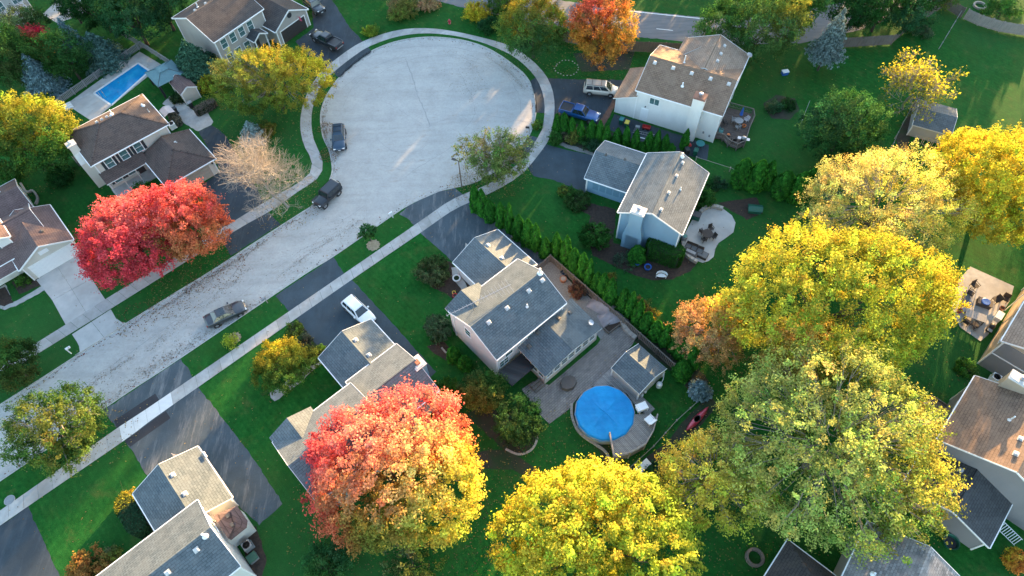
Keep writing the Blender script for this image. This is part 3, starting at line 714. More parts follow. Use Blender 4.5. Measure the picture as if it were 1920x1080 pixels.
# along the kerbs leaves gather in the gutter
ia = offset_line(outline, -.35)
gl = []
for i in range(n_o):
    k = rng.poisson(5 if (i / n_o < .34) else 2)
    for _ in range(k): gl.append(ia[i] + rng.normal(0, .28, 2))
litter_pts("fallen_leaves", "brown fallen leaves gathered in the gutters along the street", np.array(gl), TAN_L + RED_L, .10, -.12)
lv = []
for (c, rad, n) in (((-40.93, 44.89, 0.00), 3.5, 500), ((-37.15, 48.78, 0.00), 4, 600), ((-44.92, 41.50, 0.00), 2.5, 200), ((-24.58, 66.92, 0.00), 1.5, 260), ((-25.75, 72.12, 0.00), 1.2, 200)):
    a_ = rng.uniform(0, 2 * PI, n); r = rad * np.sqrt(rng.uniform(0, 1, n)); lv.append(np.c_[c[0] + r * np.cos(a_), c[1] + r * np.sin(a_)])
litter_pts("fallen_leaves", "reddish fallen leaves strewn under the red maples by the street", np.vstack(lv), RED_L + TAN_L, .075, .04)
lv = []
for (c, rad, n) in (((-1.53, 62.76, 0.00), 5, 900), ((-5.87, 60.15, 0.00), 2.5, 350), ((-44.41, 27.25, 0.00), 3.5, 200), ((-29.20, 58.61, 0.00), 5, 800), ((-11.64, 17.78, 0.00), 12, 1800), ((7.38, 14.47, 0.00), 14, 1800), ((28.84, 20.49, 0.00), 14, 1200), ((37.02, 37.73, 0.00), 16, 1200), ((-66.39, 68.17, 0.00), 8, 600), ((7.02, 21.94, 0.00), 7, 300), ((22.22, 34.92, 0.00), 5, 500), ((-33.78, 74.71, 0.00), 8, 700), ((13.61, 84.59, 0.00), 7, 500), ((4.80, 87.60, 0.00), 6, 400), ((37.47, 85.61, 0.00), 9, 300)):
    a_ = rng.uniform(0, 2 * PI, n); r = rad * np.sqrt(rng.uniform(0, 1, n)); lv.append(np.c_[c[0] + r * np.cos(a_), c[1] + r * np.sin(a_)])
litter_pts("fallen_leaves", "yellow and tan fallen leaves scattered below the garden trees", np.vstack(lv), TAN_L, .075, .045)
lv = [np.c_[rng.uniform(-62, 55, 2600), rng.uniform(12, 100, 2600)]]
lv = [np.array([q for q in lv[0] if not inside(q, outline)])]
litter_pts("fallen_leaves", "stray leaves dotted thinly over all the lawns", lv[0], TAN_L, .075, .05)
cr = []
for (c, rad, n) in (((-5.14, 79.77, 0.00), 3, 60), ((-23.04, 53.89, 0.00), 4, 50), ((-26.52, 49.07, 0.00), 5, 60), ((-32.95, 43.91, 0.00), 5, 60), ((-39.75, 37.01, 0.00), 5, 90), ((-44.28, 33.19, 0.00), 4, 80), ((-6.76, 83.39, 0.00), 3, 40)):
    a_ = rng.uniform(0, 2 * PI, n); r = rad * np.sqrt(rng.uniform(0, 1, n)); cr.append(np.c_[c[0] + r * np.cos(a_), c[1] + r * np.sin(a_) * .6])
litter_pts("street_debris", "small dark leaves and debris scattered on the pale roadway", np.vstack(cr), [(.26, .23, .20), (.30, .26, .22), (.20, .18, .16)], .07, -.126)
def band(pts, wd, n):
    p = resample(pts, n=60); i = rng.uniform(0, 58.9, n); k = i.astype(int); u = (i - k)[:, None]
    return p[k] * (1 - u) + p[k + 1] * u + rng.normal(0, 1, (n, 2)) * wd * rng.uniform(.2, 1, (n, 1))
bd = np.vstack([band([(-45.88, 30.38, 0.00), (-42.71, 34.11, 0.00), (-38.58, 37.31, 0.00), (-34.27, 40.65, 0.00), (-29.69, 43.76, 0.00)], .8, 1300), band([(-42.33, 37.47, 0.00), (-39.94, 40.54, 0.00), (-36.21, 44.06, 0.00), (-32.44, 48.55, 0.00)], .6, 400), band([(-42.42, 43.00, 0.00), (-39.16, 45.73, 0.00), (-35.19, 49.01, 0.00), (-31.08, 52.59, 0.00)], .45, 900),
                band([(-52.92, 28.52, 0.00), (-48.86, 32.42, 0.00), (-44.03, 36.86, 0.00)], .5, 600), band([(-28.86, 46.80, 0.00), (-24.12, 51.41, 0.00), (-19.04, 55.42, 0.00)], .7, 500), band([(-25.72, 69.82, 0.00), (-25.08, 67.45, 0.00), (-24.27, 65.42, 0.00), (-23.75, 63.94, 0.00)], .35, 700), band([(-26.36, 74.83, 0.00), (-26.27, 72.68, 0.00), (-25.34, 69.80, 0.00)], .3, 400), band([(-2.67, 86.18, 0.00), (0.52, 82.96, 0.00), (3.14, 78.15, 0.00)], .4, 300), band([(-9.28, 87.82, 0.00), (-5.14, 85.72, 0.00), (-3.54, 80.84, 0.00), (-5.14, 76.38, 0.00)], 1.0, 260)])
bd = np.array([q for q in bd if inside(q, outline)])
litter_pts("street_debris", "tan bands of crushed leaves and grit along the pale roadway", bd, [(.34, .28, .22), (.28, .22, .17), (.36, .31, .25), (.25, .19, .15)], .055, -.128)

# ================================================================== house kit
def slope_slab(b, q, t, m_top=0, m_side=1):
    """q: four top corners (eave a, eave b, ridge b, ridge a); closed slab of thickness t below them"""
    q = [Vector(p) for p in q]
    n = len(q); lo = [p - Vector((0, 0, t)) for p in q]
    e = (q[1] - q[0]).normalized(); nrm = e.cross(q[-1] - q[0]).normalized(); up = nrm.cross(e)
    uv = [((p - q[0]).dot(e), (p - q[0]).dot(up)) for p in q]
    b.poly(q, m_top, uv); b.poly(lo[::-1], m_side)
    for k in range(n):
        j = (k + 1) % n
        b.poly([q[k], lo[k], lo[j], q[j]], m_side)

class Roof:
    def __init__(s, f): s.f = f
    def z(s, x, y): return s.f(x, y)

def gable(root, x0, x1, y0, y1, ze, zr, axis, roof, wall, trim="trim", ov=.35, rake=.28, z0=0.0, gut=True, t=.15, wx=(0, 0), noroofends=(0, 0), make_wall=True):
    """x0..y1 are the outer roof edges. axis: direction of the ridge"""
    if axis == 'x':
        A = lambda u, v, z: (u, v, z); u0, u1, v0, v1 = x0, x1, y0, y1
    else:
        A = lambda u, v, z: (v, u, z); u0, u1, v0, v1 = y0, y1, x0, x1
    vm = (v0 + v1) / 2; k = (zr - ze) / (vm - v0)
    b = MB()
    slope_slab(b, [A(u0, v0, ze), A(u1, v0, ze), A(u1, vm - .004, zr), A(u0, vm - .004, zr)], t)
    slope_slab(b, [A(u0, v1, ze), A(u1, v1, ze), A(u1, vm + .004, zr), A(u0, vm + .004, zr)], t)
    r = b.build("roof", [roof, trim], root)
    # ridge cap
    c = MB(); c.hull([A(u0, vm - .16, zr - .16 * k + .012), A(u1, vm - .16, zr - .16 * k + .012), A(u1, vm, zr + .03), A(u0, vm, zr + .03), A(u1, vm + .16, zr - .16 * k + .012), A(u0, vm + .16, zr - .16 * k + .012)], [(0, 1, 2, 3), (3, 2, 4, 5), (0, 3, 5), (1, 4, 2)])
    c.build("ridge_cap", [roof], r)
    if gut:
        g_ = MB()
        for v, sg in ((v0, -1), (v1, 1)):
            a_ = A(u0 + .02, v + sg * .05, ze - .07); c_ = A(u1 - .02, v + sg * .05, ze - .07)
            g_.beam(a_, c_, .10, .11)
        g_.build("gutter", trim, root)
    for q, (u, sg) in enumerate(((u0, -1), (u1, 1))):
        if noroofends[q]: continue
        h = MB()
        for v in (v0, v1):
            h.beam(A(u + sg * .025, v, ze - .085), A(u + sg * .025, vm, zr - .085), .04, .2)
        h.build("rake_board", trim, root)
    if make_wall:
        a0 = u0 + rake + wx[0]; a1 = u1 - rake - wx[1]; w0 = v0 + ov; w1 = v1 - ov; zw = ze + ov * k - t - .02; zp = zr - t - .02
        p = [A(a0, w0, z0), A(a0, w1, z0), A(a0, w1, zw), A(a0, vm, zp), A(a0, w0, zw), A(a1, w0, z0), A(a1, w1, z0), A(a1, w1, zw), A(a1, vm, zp), A(a1, w0, zw)]
        m = MB(); m.hull(p, [(0, 1, 2, 3, 4), (9, 8, 7, 6, 5), (0, 5, 6, 1), (1, 6, 7, 2), (2, 7, 8, 3), (3, 8, 9, 4), (4, 9, 5, 0)])
        m.build("wall", wall, root)
        for a in (a0, a1):
            for w_ in (w0, w1):
                q = A(a, w_, 0); cb = MB(); cb.box(q[0] - .07, q[0] + .07, q[1] - .07, q[1] + .07, z0, zw - .03)
                cb.build("corner_board", trim, root)
    if axis == 'x': return Roof(lambda x, y: zr - abs(y - vm) * k)
    return Roof(lambda x, y: zr - abs(x - vm) * k)

def hip(root, x0, x1, y0, y1, ze, zr, roof, wall, trim="trim", ov=.4, z0=0.0, t=.15, ridge=None, make_wall=True, gut=True):
    """ridge: two ridge points (x,y),(x,y)"""
    (ax, ay), (bx, by) = ridge
    alongx = abs(bx - ax) >= abs(by - ay)
    b = MB()
    a_ = (ax, ay, zr); c_ = (bx, by, zr)
    P0, P1, P2, P3 = (x0, y0, ze), (x1, y0, ze), (x1, y1, ze), (x0, y1, ze)
    if alongx: fs = [(P0, P1, c_, a_), (P2, P3, a_, c_), (P1, P2, c_), (P3, P0, a_)]
    else: fs = [(P0, P1, a_), (P1, P2, c_, a_), (P2, P3, c_), (P3, P0, a_, c_)]
    for q in fs: slope_slab(b, q, t)
    r = b.build("roof", [roof, trim], root)
    hc = MB()
    pairs = [(a_, c_), (P0, a_), (P3, a_), (P1, c_), (P2, c_)] if alongx else [(a_, c_), (P0, a_), (P1, a_), (P2, c_), (P3, c_)]
    for p, q in pairs: hc.beam((p[0], p[1], p[2] + .005), (q[0], q[1], q[2] + .005), .24, .05)
    hc.build("ridge_cap", roof, r)
    if gut:
        g_ = MB()
        g_.beam((x0 - .1, y0 - .05, ze - .07), (x1 + .1, y0 - .05, ze - .07), .1, .11); g_.beam((x0 - .1, y1 + .05, ze - .07), (x1 + .1, y1 + .05, ze - .07), .1, .11)
        g_.beam((x0 - .05, y0, ze - .07), (x0 - .05, y1, ze - .07), .1, .108); g_.beam((x1 + .05, y0, ze - .07), (x1 + .05, y1, ze - .07), .1, .108)
        g_.build("gutter", trim, root)
    if make_wall:
        m = MB(); m.box(x0 + ov, x1 - ov, y0 + ov, y1 - ov, z0, ze - t + .04); m.build("wall", wall, root)
        for x in (x0 + ov, x1 - ov):
            for y in (y0 + ov, y1 - ov):
                cb = MB(); cb.box(x - .07, x + .07, y - .07, y + .07, z0, ze - .18); cb.build("corner_board", trim, root)
    def zf(x, y):
        if alongx:
            s1 = (zr - ze) / (ay - y0); s2 = (zr - ze) / (ax - x0)
        else:
            s1 = (zr - ze) / (ay - y0); s2 = (zr - ze) / (ax - x0)
        return min(zr, ze + min((y - y0) * s1, (y1 - y) * s1, (x - x0) * s2, (x1 - x) * s2))
    return Roof(zf)

def shed_roof(root, q, roof, trim="trim", t=.14, name="porch_roof"):
    b = MB(); slope_slab(b, q, t); return b.build(name, [roof, trim], root)

FACE = {'+x': 90.0, '-x': -90.0, '+y': 180.0, '-y': 0.0}     # window meshes face -y
_wc = {}
def window(root, face, p, w_=.95, h=1.45, trim="trim", cols=1, shutters=None, rows=2):
    key = (w_, h, trim, cols, rows)
    if key not in _wc:
        b = MB(); d = .05; e = .09
        b.box(-w_ / 2 - e, w_ / 2 + e, -d, .02, h / 2, h / 2 + e); b.box(-w_ / 2 - e, w_ / 2 + e, -d - .03, .02, -h / 2 - e, -h / 2)
        b.box(-w_ / 2 - e, -w_ / 2, -d, .02, -h / 2, h / 2); b.box(w_ / 2, w_ / 2 + e, -d, .02, -h / 2, h / 2)
        for r in range(1, rows): b.box(-w_ / 2, w_ / 2, -d + .012, .01, -h / 2 + h * r / rows - .025, -h / 2 + h * r / rows + .025)
        for c in range(1, cols): b.box(-w_ / 2 + w_ * c / cols - .03, -w_ / 2 + w_ * c / cols + .03, -d + .014, .01, -h / 2, h / 2)
        g_ = MB(); pw, ph = w_ / cols - .03, h / rows - .03
        g_.box(-pw / 2, pw / 2, -.024, .0, -ph / 2, ph / 2)
        s_ = MB(); s_.box(-.17, .17, -.04, .0, -h / 2 - .03, h / 2 + .03)
        for k in range(7): s_.box(-.13, .13, -.055, -.035, -h / 2 + .08 + k * (h - .1) / 7, -h / 2 + .15 + k * (h - .1) / 7)
        _wc[key] = (b.mesh("window", trim), g_.mesh("pane", "pane"), s_.mesh("shutter", "shutter"))
    fm, gm, sm = _wc[key]
    o = link("window", fm, root, p, (0, 0, R_(FACE[face])))
    for r in range(rows):
        for c in range(cols):
            link("pane", gm, o, (-w_ / 2 + w_ * (c + .5) / cols, -.004, -h / 2 + h * (r + .5) / rows))
    if shutters:
        for sg in (-1, 1): link("shutter", sm, o, (sg * (w_ / 2 + .29), 0, 0))
    return o

def garage_door(root, face, p, w_=4.9, h=2.15, mat="door_white", trim="trim"):
    b = MB(); e = .14
    b.box(-w_ / 2 - e, -w_ / 2, -.06, .02, 0, h + e); b.box(w_ / 2, w_ / 2 + e, -.06, .02, 0, h + e); b.box(-w_ / 2, w_ / 2, -.06, .02, h, h + e)
    o = b.build("garage_door", trim, root, p, (0, 0, R_(FACE[face])))
    s_ = MB(); sh = h / 4 - .015
    s_.box(-w_ / 2, w_ / 2, -.03, .0, 0, sh)
    for k in range(8):
        x = -w_ / 2 + (k + .5) * w_ / 8
        s_.box(x - w_ / 20, x + w_ / 20, -.042, -.028, sh * .2, sh * .8)
    sm = s_.mesh("door_section", mat)
    for r in range(4): link("door_section", sm, o, (0, 0, .008 + r * h / 4))
    return o

_vm = {}
def roof_vent(root, roof, x, y, mat="vent_metal", s_=.42):
    if (mat, s_) not in _vm:
        b = MB(); b.hull([(-s_ * .6, -s_ * .6, -.02), (s_ * .6, -s_ * .6, -.02), (s_ * .6, s_ * .6, -.02), (-s_ * .6, s_ * .6, -.02), (-s_ * .6, -s_ * .6, .02), (s_ * .6, -s_ * .6, .02), (s_ * .6, s_ * .6, .02), (-s_ * .6, s_ * .6, .02)],
                          [(0, 3, 2, 1), (4, 5, 6, 7), (0, 1, 5, 4), (1, 2, 6, 5), (2, 3, 7, 6), (3, 0, 4, 7)])
        b.box(-s_ * .4, s_ * .4, -s_ * .4, s_ * .4, .02, .16); b.hull([(-s_ * .5, -s_ * .5, .16), (s_ * .5, -s_ * .5, .16), (s_ * .5, s_ * .5, .16), (-s_ * .5, s_ * .5, .16), (-s_ * .3, -s_ * .3, .22), (s_ * .3, -s_ * .3, .22), (s_ * .3, s_ * .3, .22), (-s_ * .3, s_ * .3, .22)],
                          [(0, 3, 2, 1), (4, 5, 6, 7), (0, 1, 5, 4), (1, 2, 6, 5), (2, 3, 7, 6), (3, 0, 4, 7)])
        _vm[(mat, s_)] = b.mesh("roof_vent", mat)
    e = .05; z = roof.z(x, y); gx = (roof.z(x + e, y) - roof.z(x - e, y)) / (2 * e); gy = (roof.z(x, y + e) - roof.z(x, y - e)) / (2 * e)
    q = Vector((0, 0, 1)).rotation_difference(Vector((-gx, -gy, 1)).normalized()).to_euler()
    return link("roof_vent", _vm[(mat, s_)], root, (x, y, z + .01), q)

_pm = {}
def pipe_vent(root, roof, x, y, h=.55, r=.06, mat="plastic_white"):
    k = (h, r, mat)
    if k not in _pm:
        b = MB(); b.lathe([(r * 2.6, -.05), (r * 2.4, .03), (r * 1.1, .16), (r, .18), (r, h), (r * .7, h + .01)], 10); _pm[k] = b.mesh("vent_pipe", mat)
    return link("vent_pipe", _pm[k], root, (x, y, roof.z(x, y)))

def dish(root, p, s_=.35, yaw=40):
    b = MB(); b.tube((0, 0, 0), (0, 0, .5), .025, .025, 6); b.lathe([(.02, -.05), (s_ * .7, .0), (s_, .06), (s_ * .98, .08), (s_ * .68, .025), (.02, -.02)], 14, (0, -.12, .55))
    b.tube((0, -.12, .55), (0, -.12, .9), .012, .012, 5)
    return b.build("satellite_dish", "steel", root, p, (R_(18), 0, R_(yaw)))

def chimney(root, x0, x1, y0, y1, zt, wall, cap="chim_cap", taper=None, trim="trim", flue=True, brick_top=False):
    b = MB(); b.box(x0, x1, y0, y1, 0, zt)
    o = b.build("chimney", wall, root)
    c = MB(); c.box(x0 - .07, x1 + .07, y0 - .07, y1 + .07, zt - .02, zt + .1); c.box(x0 + .1, x1 - .1, y0 + .1, y1 - .1, zt + .1, zt + .15)
    c.build("chimney_cap", "brick" if brick_top else cap, o)
    if flue:
        f = MB(); cx, cy = (x0 + x1) / 2, (y0 + y1) / 2
        f.lathe([(.2, 0), (.2, .34), (.27, .36), (.3, .42), (.1, .5)], 14, (cx, cy, zt + .12)); f.build("flue", "steel", o)
    return o

def downspout(root, x, y, z1, trim="trim"):
    b = MB(); b.box(x - .05, x + .05, y - .04, y + .04, .1, z1); b.build("downspout", trim, root)

def ac_unit(label, p, rz=40, mat="plastic_grey"):
    t = thing("air_conditioner", label, "air conditioner", p, rz)
    b = MB(); b.box(-.42, .42, -.42, .42, .06, .8); b.box(-.46, .46, -.46, .46, 0, .06); b.build("casing", mat, t)
    g_ = MB(); g_.lathe([(.36, .80), (.36, .83), (.31, .83), (.31, .80)], 20)
    for k in range(6): g_.obox((0, 0, .825), (.66, .015, .012), k * 30)
    g_.build("fan_grille", "plastic_black", t)
    return t
ST = 40.15
# ------------------------------------------------------------------ three houses of one plan on the near side of the street (local +y faces the street)
def entry_gable(h, xm, zt, b, roof_m, wall_m):
    slope_slab(b, [(xm - 2.45, -5.5, 5.25), (xm - 2.45, -6.6, 5.25), (xm, -8.6, zt), (xm, -5.5, zt)], .13)
    slope_slab(b, [(xm + 2.45, -5.5, 5.25), (xm + 2.45, -6.6, 5.25), (xm, -8.6, zt), (xm, -5.5, zt)], .13)
    b.build("entry_gable_roof", [roof_m, "trim"], h)
    w_ = MB(); w_.hull([(xm - 2.1, -5.8, 0), (xm + 2.1, -5.8, 0), (xm + 2.1, -5.8, 5.22), (xm, -5.8, zt - .17), (xm - 2.1, -5.8, 5.22), (xm - 2.1, -6.9, 0), (xm + 2.1, -6.9, 0), (xm + 2.1, -6.9, 5.22), (xm, -6.9, zt - .17), (xm - 2.1, -6.9, 5.22)],
                       [(0, 1, 2, 3, 4), (9, 8, 7, 6, 5), (0, 5, 6, 1), (1, 6, 7, 2), (2, 7, 8, 3), (3, 8, 9, 4), (4, 9, 5, 0)]); w_.build("entry_wall", wall_m, h)
    window(h, '+y', (xm, -5.8, 4.1), 1.5, 1.3, cols=2)
def plan_house(label, org, roof_m, wall_m, gar_roof, L0, R0, gar_door="door_white", ve=(), entry=True):
    h = thing("house", label, "house", org, ST)
    g_ = gable(h, 0, 7.15, -7.0, 0.1, 2.75, 4.35, 'y', gar_roof, wall_m)
    garage_door(h, '+y', (3.55, -.2, 0), 4.9, 2.15, gar_door)
    m = gable(h, L0, R0, -14.15, -6.15, 5.3, 7.2, 'x', roof_m, wall_m)
    # small front cross gable over the entry
    xm = (L0 + .0 + L0 + 4.9) / 2; b = MB(); zt = 6.35
    if entry: entry_gable(h, xm, zt, b, roof_m, wall_m)
    for x in ve: roof_vent(h, m, x, -10.9)
    roof_vent(h, g_, 4.1, -1.7); roof_vent(h, g_, 4.1, -4.2)
    for x in (L0 + 2, L0 + 5.2, R0 - 2): window(h, '-y', (x, -13.8, 4.0), 1.0, 1.3)
    window(h, '-x', (L0 + .28, -9.0, 4.0), .9, 1.3); downspout(h, L0 + .3, -13.9, 5.1); downspout(h, R0 - .3, -6.5, 5.1)
    return h, g_, m

h6, g6, m6 = plan_house("white two-storey house with half-lit grey roof, aerial and rear sunroom beside the long arborvitae hedge", (-6.88, 46.04, 2.70), "shingle_slate", "siding_pale", "shingle_grey", -5.45, 4.85, ve=(-3.6, -1.0, 2.2, 4.2))
h6.location.z = 0
pipe_vent(h6, m6, 0.9, -12.0, .5, .07); pipe_vent(h6, m6, 4.5, -10.2, .9, .13)
b = MB(); b.tube((-3.6, -8.4, 6.2), (-3.6, -8.4, 7.6), .03); b.beam((-6.6, -7.6, 7.6), (1.0, -9.3, 7.6), .05, .05)
for k in range(17):
    t_ = k / 16; x = -6.5 + 7.3 * t_; y = -7.62 - 1.63 * t_; l_ = .22 + 1.15 * max(0, t_ - .35)
    b.beam((x - l_ * .22, y - l_, 7.62), (x + l_ * .22, y + l_, 7.62), .022, .022)
b.build("television_aerial", "steel", h6)
window(h6, '-y', (-4.2, -13.8, 2.6), 1.2, 1.2, cols=2)
# sunroom with its hip roof
SX0, SX1, SY0, SY1 = -2.2, 6.55, -18.2, -13.3
b = MB(); a1 = (1.9, -15.2, 4.35)
zl, zh = 2.75, 3.35
slope_slab(b, [(SX0, SY1, zh), (SX0, SY0, zl), (1.9, SY0, 3.55), (1.9, SY1, 4.35)], .13)
slope_slab(b, [(SX1, SY1, zh), (SX1, SY0, zl), (1.9, SY0, 3.55), (1.9, SY1, 4.35)], .13)
b.build("sunroom_roof", ["shingle_slate", "trim"], h6)
b = MB(); b.box(SX0 + .3, SX1 - .3, SY0 + .3, -13.9, 0, 2.62); b.hull([(SX0 + .3, SY0 + .3, 2.62), (SX1 - .3, SY0 + .3, 2.62), (1.9, SY0 + .3, 3.38), (SX0 + .3, SY0 + .6, 2.62), (SX1 - .3, SY0 + .6, 2.62), (1.9, SY0 + .6, 3.38)], [(0, 1, 2), (5, 4, 3), (0, 3, 4, 1), (1, 4, 5, 2), (2, 5, 3, 0)])
b.build("sunroom_wall", "siding_pale", h6)
for x in (-1.2, -.1, 1.0, 2.1, 3.2, 4.3, 5.4): window(h6, '-y', (x, SY0 + .3, 1.75), .8, 1.1)
for y in (-17.3, -16.3, -15.3, -14.4): window(h6, '-x', (SX0 + .3, y, 1.75), .7, 1.2)
rs = Roof(lambda x, y: 4.35 - abs(x - 1.9) * .235 - (-13.3 - y) * .16)
roof_vent(h6, rs, -1.2, -14.6, "vent_dark"); roof_vent(h6, rs, .5, -14.2, "vent_dark"); roof_vent(h6, rs, 3.4, -14.4, "vent_dark"); roof_vent(h6, rs, 5.0, -14.6, "vent_dark"); dish(h6, (5.6, -16.9, 3.1))
b = MB(); b.box(-5.4, -2.1, -16.4, -14.2, 2.2, 2.34); b.build("side_porch_roof", "shingle_charcoal", h6)
b = MB()
for k in range(3): b.box(-3.4, -2.0, -17.4 - k * .32, -17.1 - k * .32, 0, .55 - k * .18)
b.build("back_steps", "wood_weathered", h6)
flag = MB(); flag.tube((2.9, -.1, 2.9), (2.6, .75, 3.6), .02); flag.hull([(2.6, .72, 3.55), (2.72, .45, 3.3), (2.62, .5, 2.6), (2.5, .75, 2.8)], [(0, 1, 2, 3)]); flag.build("flag", "canvas_pale", h6)

h4, g4, m4 = plan_house("house with sunlit tan shingles and dark rear slope in the lower left corner", (-38.27, 19.86, 2.70), "shingle_slate", "siding_white", "shingle_slate", -5.2, 4.95, ve=(3.0, 0.2, -3.0), entry=False)
h4.location.z = 0
pipe_vent(h4, m4, 4.2, -10.45, .7, .12)
b = MB(); b.hull([(5.0, -10.4, 2.6), (6.7, -10.4, 2.6), (7.1, -9.9, 2.6), (7.1, -7.9, 2.6), (5.0, -7.6, 2.6), (5.0, -10.4, 3.5), (6.0, -9.7, 3.1), (6.4, -9.4, 3.1), (6.4, -8.3, 3.1), (5.0, -7.6, 3.5)],
                 [(0, 1, 6, 5), (1, 2, 7, 6), (2, 3, 8, 7), (3, 4, 9, 8), (5, 6, 7, 8, 9), (0, 4, 3, 2, 1), (0, 5, 9, 4)]); b.build("bay_roof", "shingle_maroon", h4)
b = MB(); b.box(4.6, 6.9, -10.2, -7.8, 0, 2.6); b.build("bay_wall", "siding_white", h4)
for p in ((5.9, -9.5, 3.15), (6.0, -8.5, 3.15)):
    b = MB(); b.box(-.16, .16, -.2, .2, 0, .24); b.build("bay_vent", "vent_dark", h4, p)
window(h4, '+x', (4.67, -8.9, 4.3), .9, 1.2); flag2 = MB(); flag2.tube((5.2, .1, 2.9), (4.9, .8, 3.5), .02); flag2.hull([(4.9, .78, 3.45), (5.3, .5, 3.1), (5.2, .55, 2.6), (4.8, .8, 2.9)], [(0, 1, 2, 3)]); flag2.build("flag", "canvas_pale", h4)
b = MB(); b.tube((7.3, -1.0, 3.0), (7.3, -1.7, 3.0), .12, .12, 8); b.tube((7.2, -1.3, 2.3), (7.2, -1.3, 3.0), .03); b.build("flood_light", "plastic_white", h4)

h5, g5, m5 = plan_house("grey-roofed house with pale chimney chase half hidden under the big red and yellow tree", (-21.54, 34.05, 2.70), "shingle_grey", "siding_house_grey", "shingle_slate", -8.75, .65, ve=(-6.7, -3.6, -1.5, .2))
h5.location.z = 0
m5.z
b = gable(h5, .4, 7.1, -12.6, -5.2, 4.3, 6.0, 'x', "shingle_grey", "siding_house_grey")
roof_vent(h5, b, 3.6, -9.7, "vent_dark")
c5 = chimney(h5, 6.5, 7.7, -9.9, -8.5, 5.6, "siding_blue", flue=False)
mm = MB(); mm.box(6.85, 7.3, -9.5, -8.9, 5.72, 5.95); mm.build("chimney_crown", "terracotta", c5)

# ------------------------------------------------------------------ white house behind the cul-de-sac and the blue house
h7 = thing("house", "white two-storey house with brown roof and tall white chimney beside the minivan", "house", (17.89, 71.57, 5.30), -27.5); h7.location.z = 0
m7 = gable(h7, 0.0, 12.15, -.1, 10.1, 5.3, 7.25, 'x', "shingle_umber", "siding_white")
w7 = gable(h7, 2.9, 12.12, 5.6, 13.1, 5.3, 7.27, 'y', "shingle_tan", "siding_white", noroofends=(1, 0))
b = MB(); slope_slab(b, [(2.75, 8.0, 5.42), (2.75, 13.15, 5.42), (6.4, 11.2, 6.75), (6.35, 11.15, 6.75)], .2); b.build("cross_gable_roof", ["shingle_tan", "trim"], h7)
shed_roof(h7, [(-2.95, -.1, 2.75), (-2.95, 6.75, 2.75), (.4, 6.75, 4.25), (.4, -.1, 4.25)], "shingle_tan", name="garage_roof")
b = MB(); b.hull([(-2.6, .25, 0), (.4, .25, 0), (.4, .25, 4.05), (-2.6, .25, 2.74), (-2.6, 6.4, 0), (.4, 6.4, 0), (.4, 6.4, 4.05), (-2.6, 6.4, 2.74)], [(0, 1, 2, 3), (7, 6, 5, 4), (0, 4, 5, 1), (1, 5, 6, 2), (2, 6, 7, 3), (3, 7, 4, 0)]); b.build("garage_wall", "siding_white", h7)
garage_door(h7, '-x', (-2.6, 3.3, 0), 4.9, 2.15)
chimney(h7, 7.9, 9.4, -.75, .6, 7.35, "siding_white", brick_top=True)
for x in (1.0, 3.6, 6.2, 8.8, 11.3): roof_vent(h7, m7, x, 4.2, "vent_metal")
pipe_vent(h7, m7, 5.7, 2.2, .6, .09); pipe_vent(h7, m7, 4.6, 5.9, 1.2, .07)
for y in (11.6, 9.8, 8.2): roof_vent(h7, w7, 8.6, y, "vent_metal", .36)
dish(h7, (11.9, 12.5, 5.4), .4, 60)
window(h7, '-y', (2.8, .25, 4.0), 1.3, 1.0, cols=2, rows=1)
b = MB(); b.box(-.45, .45, -.06, .02, 0, 2.1); b.box(-.55, .55, -.03, .02, 0, 2.2); sdoor = b.build("side_door", "door_white", h7, (1.7, .25, .15))
b = MB(); b.box(-.06, .06, -.12, 0, 0, .2); b.build("wall_light", "metal_black", h7, (1.7, .25, 2.6))
for p in ((10.3, .25, 1.2), (11.2, .25, .9)):
    b = MB(); b.box(-.12, .12, -.12, 0, 0, .3); b.build("meter_box", "plastic_grey", h7, p)
for x in (9.8, 6.2): window(h7, '+x', (11.87, x * .6, 4.0), 1.0, 1.3)
downspout(h7, -2.55, .2, 2.6); downspout(h7, 11.85, .2, 5.1)

h8 = thing("house", "blue house with grey gable roof and wide blue chimney beside the curved patio", "house", (12.99, 50.65, 5.30), -27.5); h8.location.z = 0
m8 = gable(h8, 0, 8.05, 0, 10.5, 5.3, 7.25, 'y', "shingle_grey", "siding_blue")
g8 = gable(h8, -6.35, .3, 5.45, 12.7, 2.75, 4.3, 'x', "shingle_grey", "siding_blue", noroofends=(0, 1))
chimney(h8, 1.65, 3.25, -.7, .55, 6.9, "siding_blue")
b = MB(); b.hull([(1.25, -.7, 0), (3.65, -.7, 0), (3.65, .28, 0), (1.25, .28, 0), (1.65, -.69, 4.6), (3.25, -.69, 4.6), (3.25, .28, 4.6), (1.65, .28, 4.6), (1.25, -.7, 2.6), (3.65, -.7, 2.6), (3.65, .28, 2.6), (1.25, .28, 2.6)],
                 [(0, 3, 2, 1), (0, 1, 9, 8), (1, 2, 10, 9), (2, 3, 11, 10), (3, 0, 8, 11), (8, 9, 5, 4), (9, 10, 6, 5), (10, 11, 7, 6), (11, 8, 4, 7), (4, 5, 6, 7)]); b.build("chimney_shoulder", "siding_blue", h8)
for y in (1.2, 4.0, 6.9, 9.2): roof_vent(h8, m8, 4.75, y, "vent_metal", .36)
pipe_vent(h8, m8, 5.8, 5.5, .45, .06); pipe_vent(h8, m8, 4.4, 10.0, .6, .12); pipe_vent(h8, g8, -4.9, 9.0, .3, .08, "vent_dark"); pipe_vent(h8, g8, -2.4, 9.2, .3, .1, "vent_dark")
b = MB()
for k in range(5): b.box(-5.2 + k * .95, -4.4 + k * .95, -.03, .01, .9, 2.1)
b.build("garage_side_panel", "door_blue", h8, (0, 5.8, 0))
garage_door(h8, '-x', (-6.07, 9.05, 0), 4.9, 2.15, "door_blue")
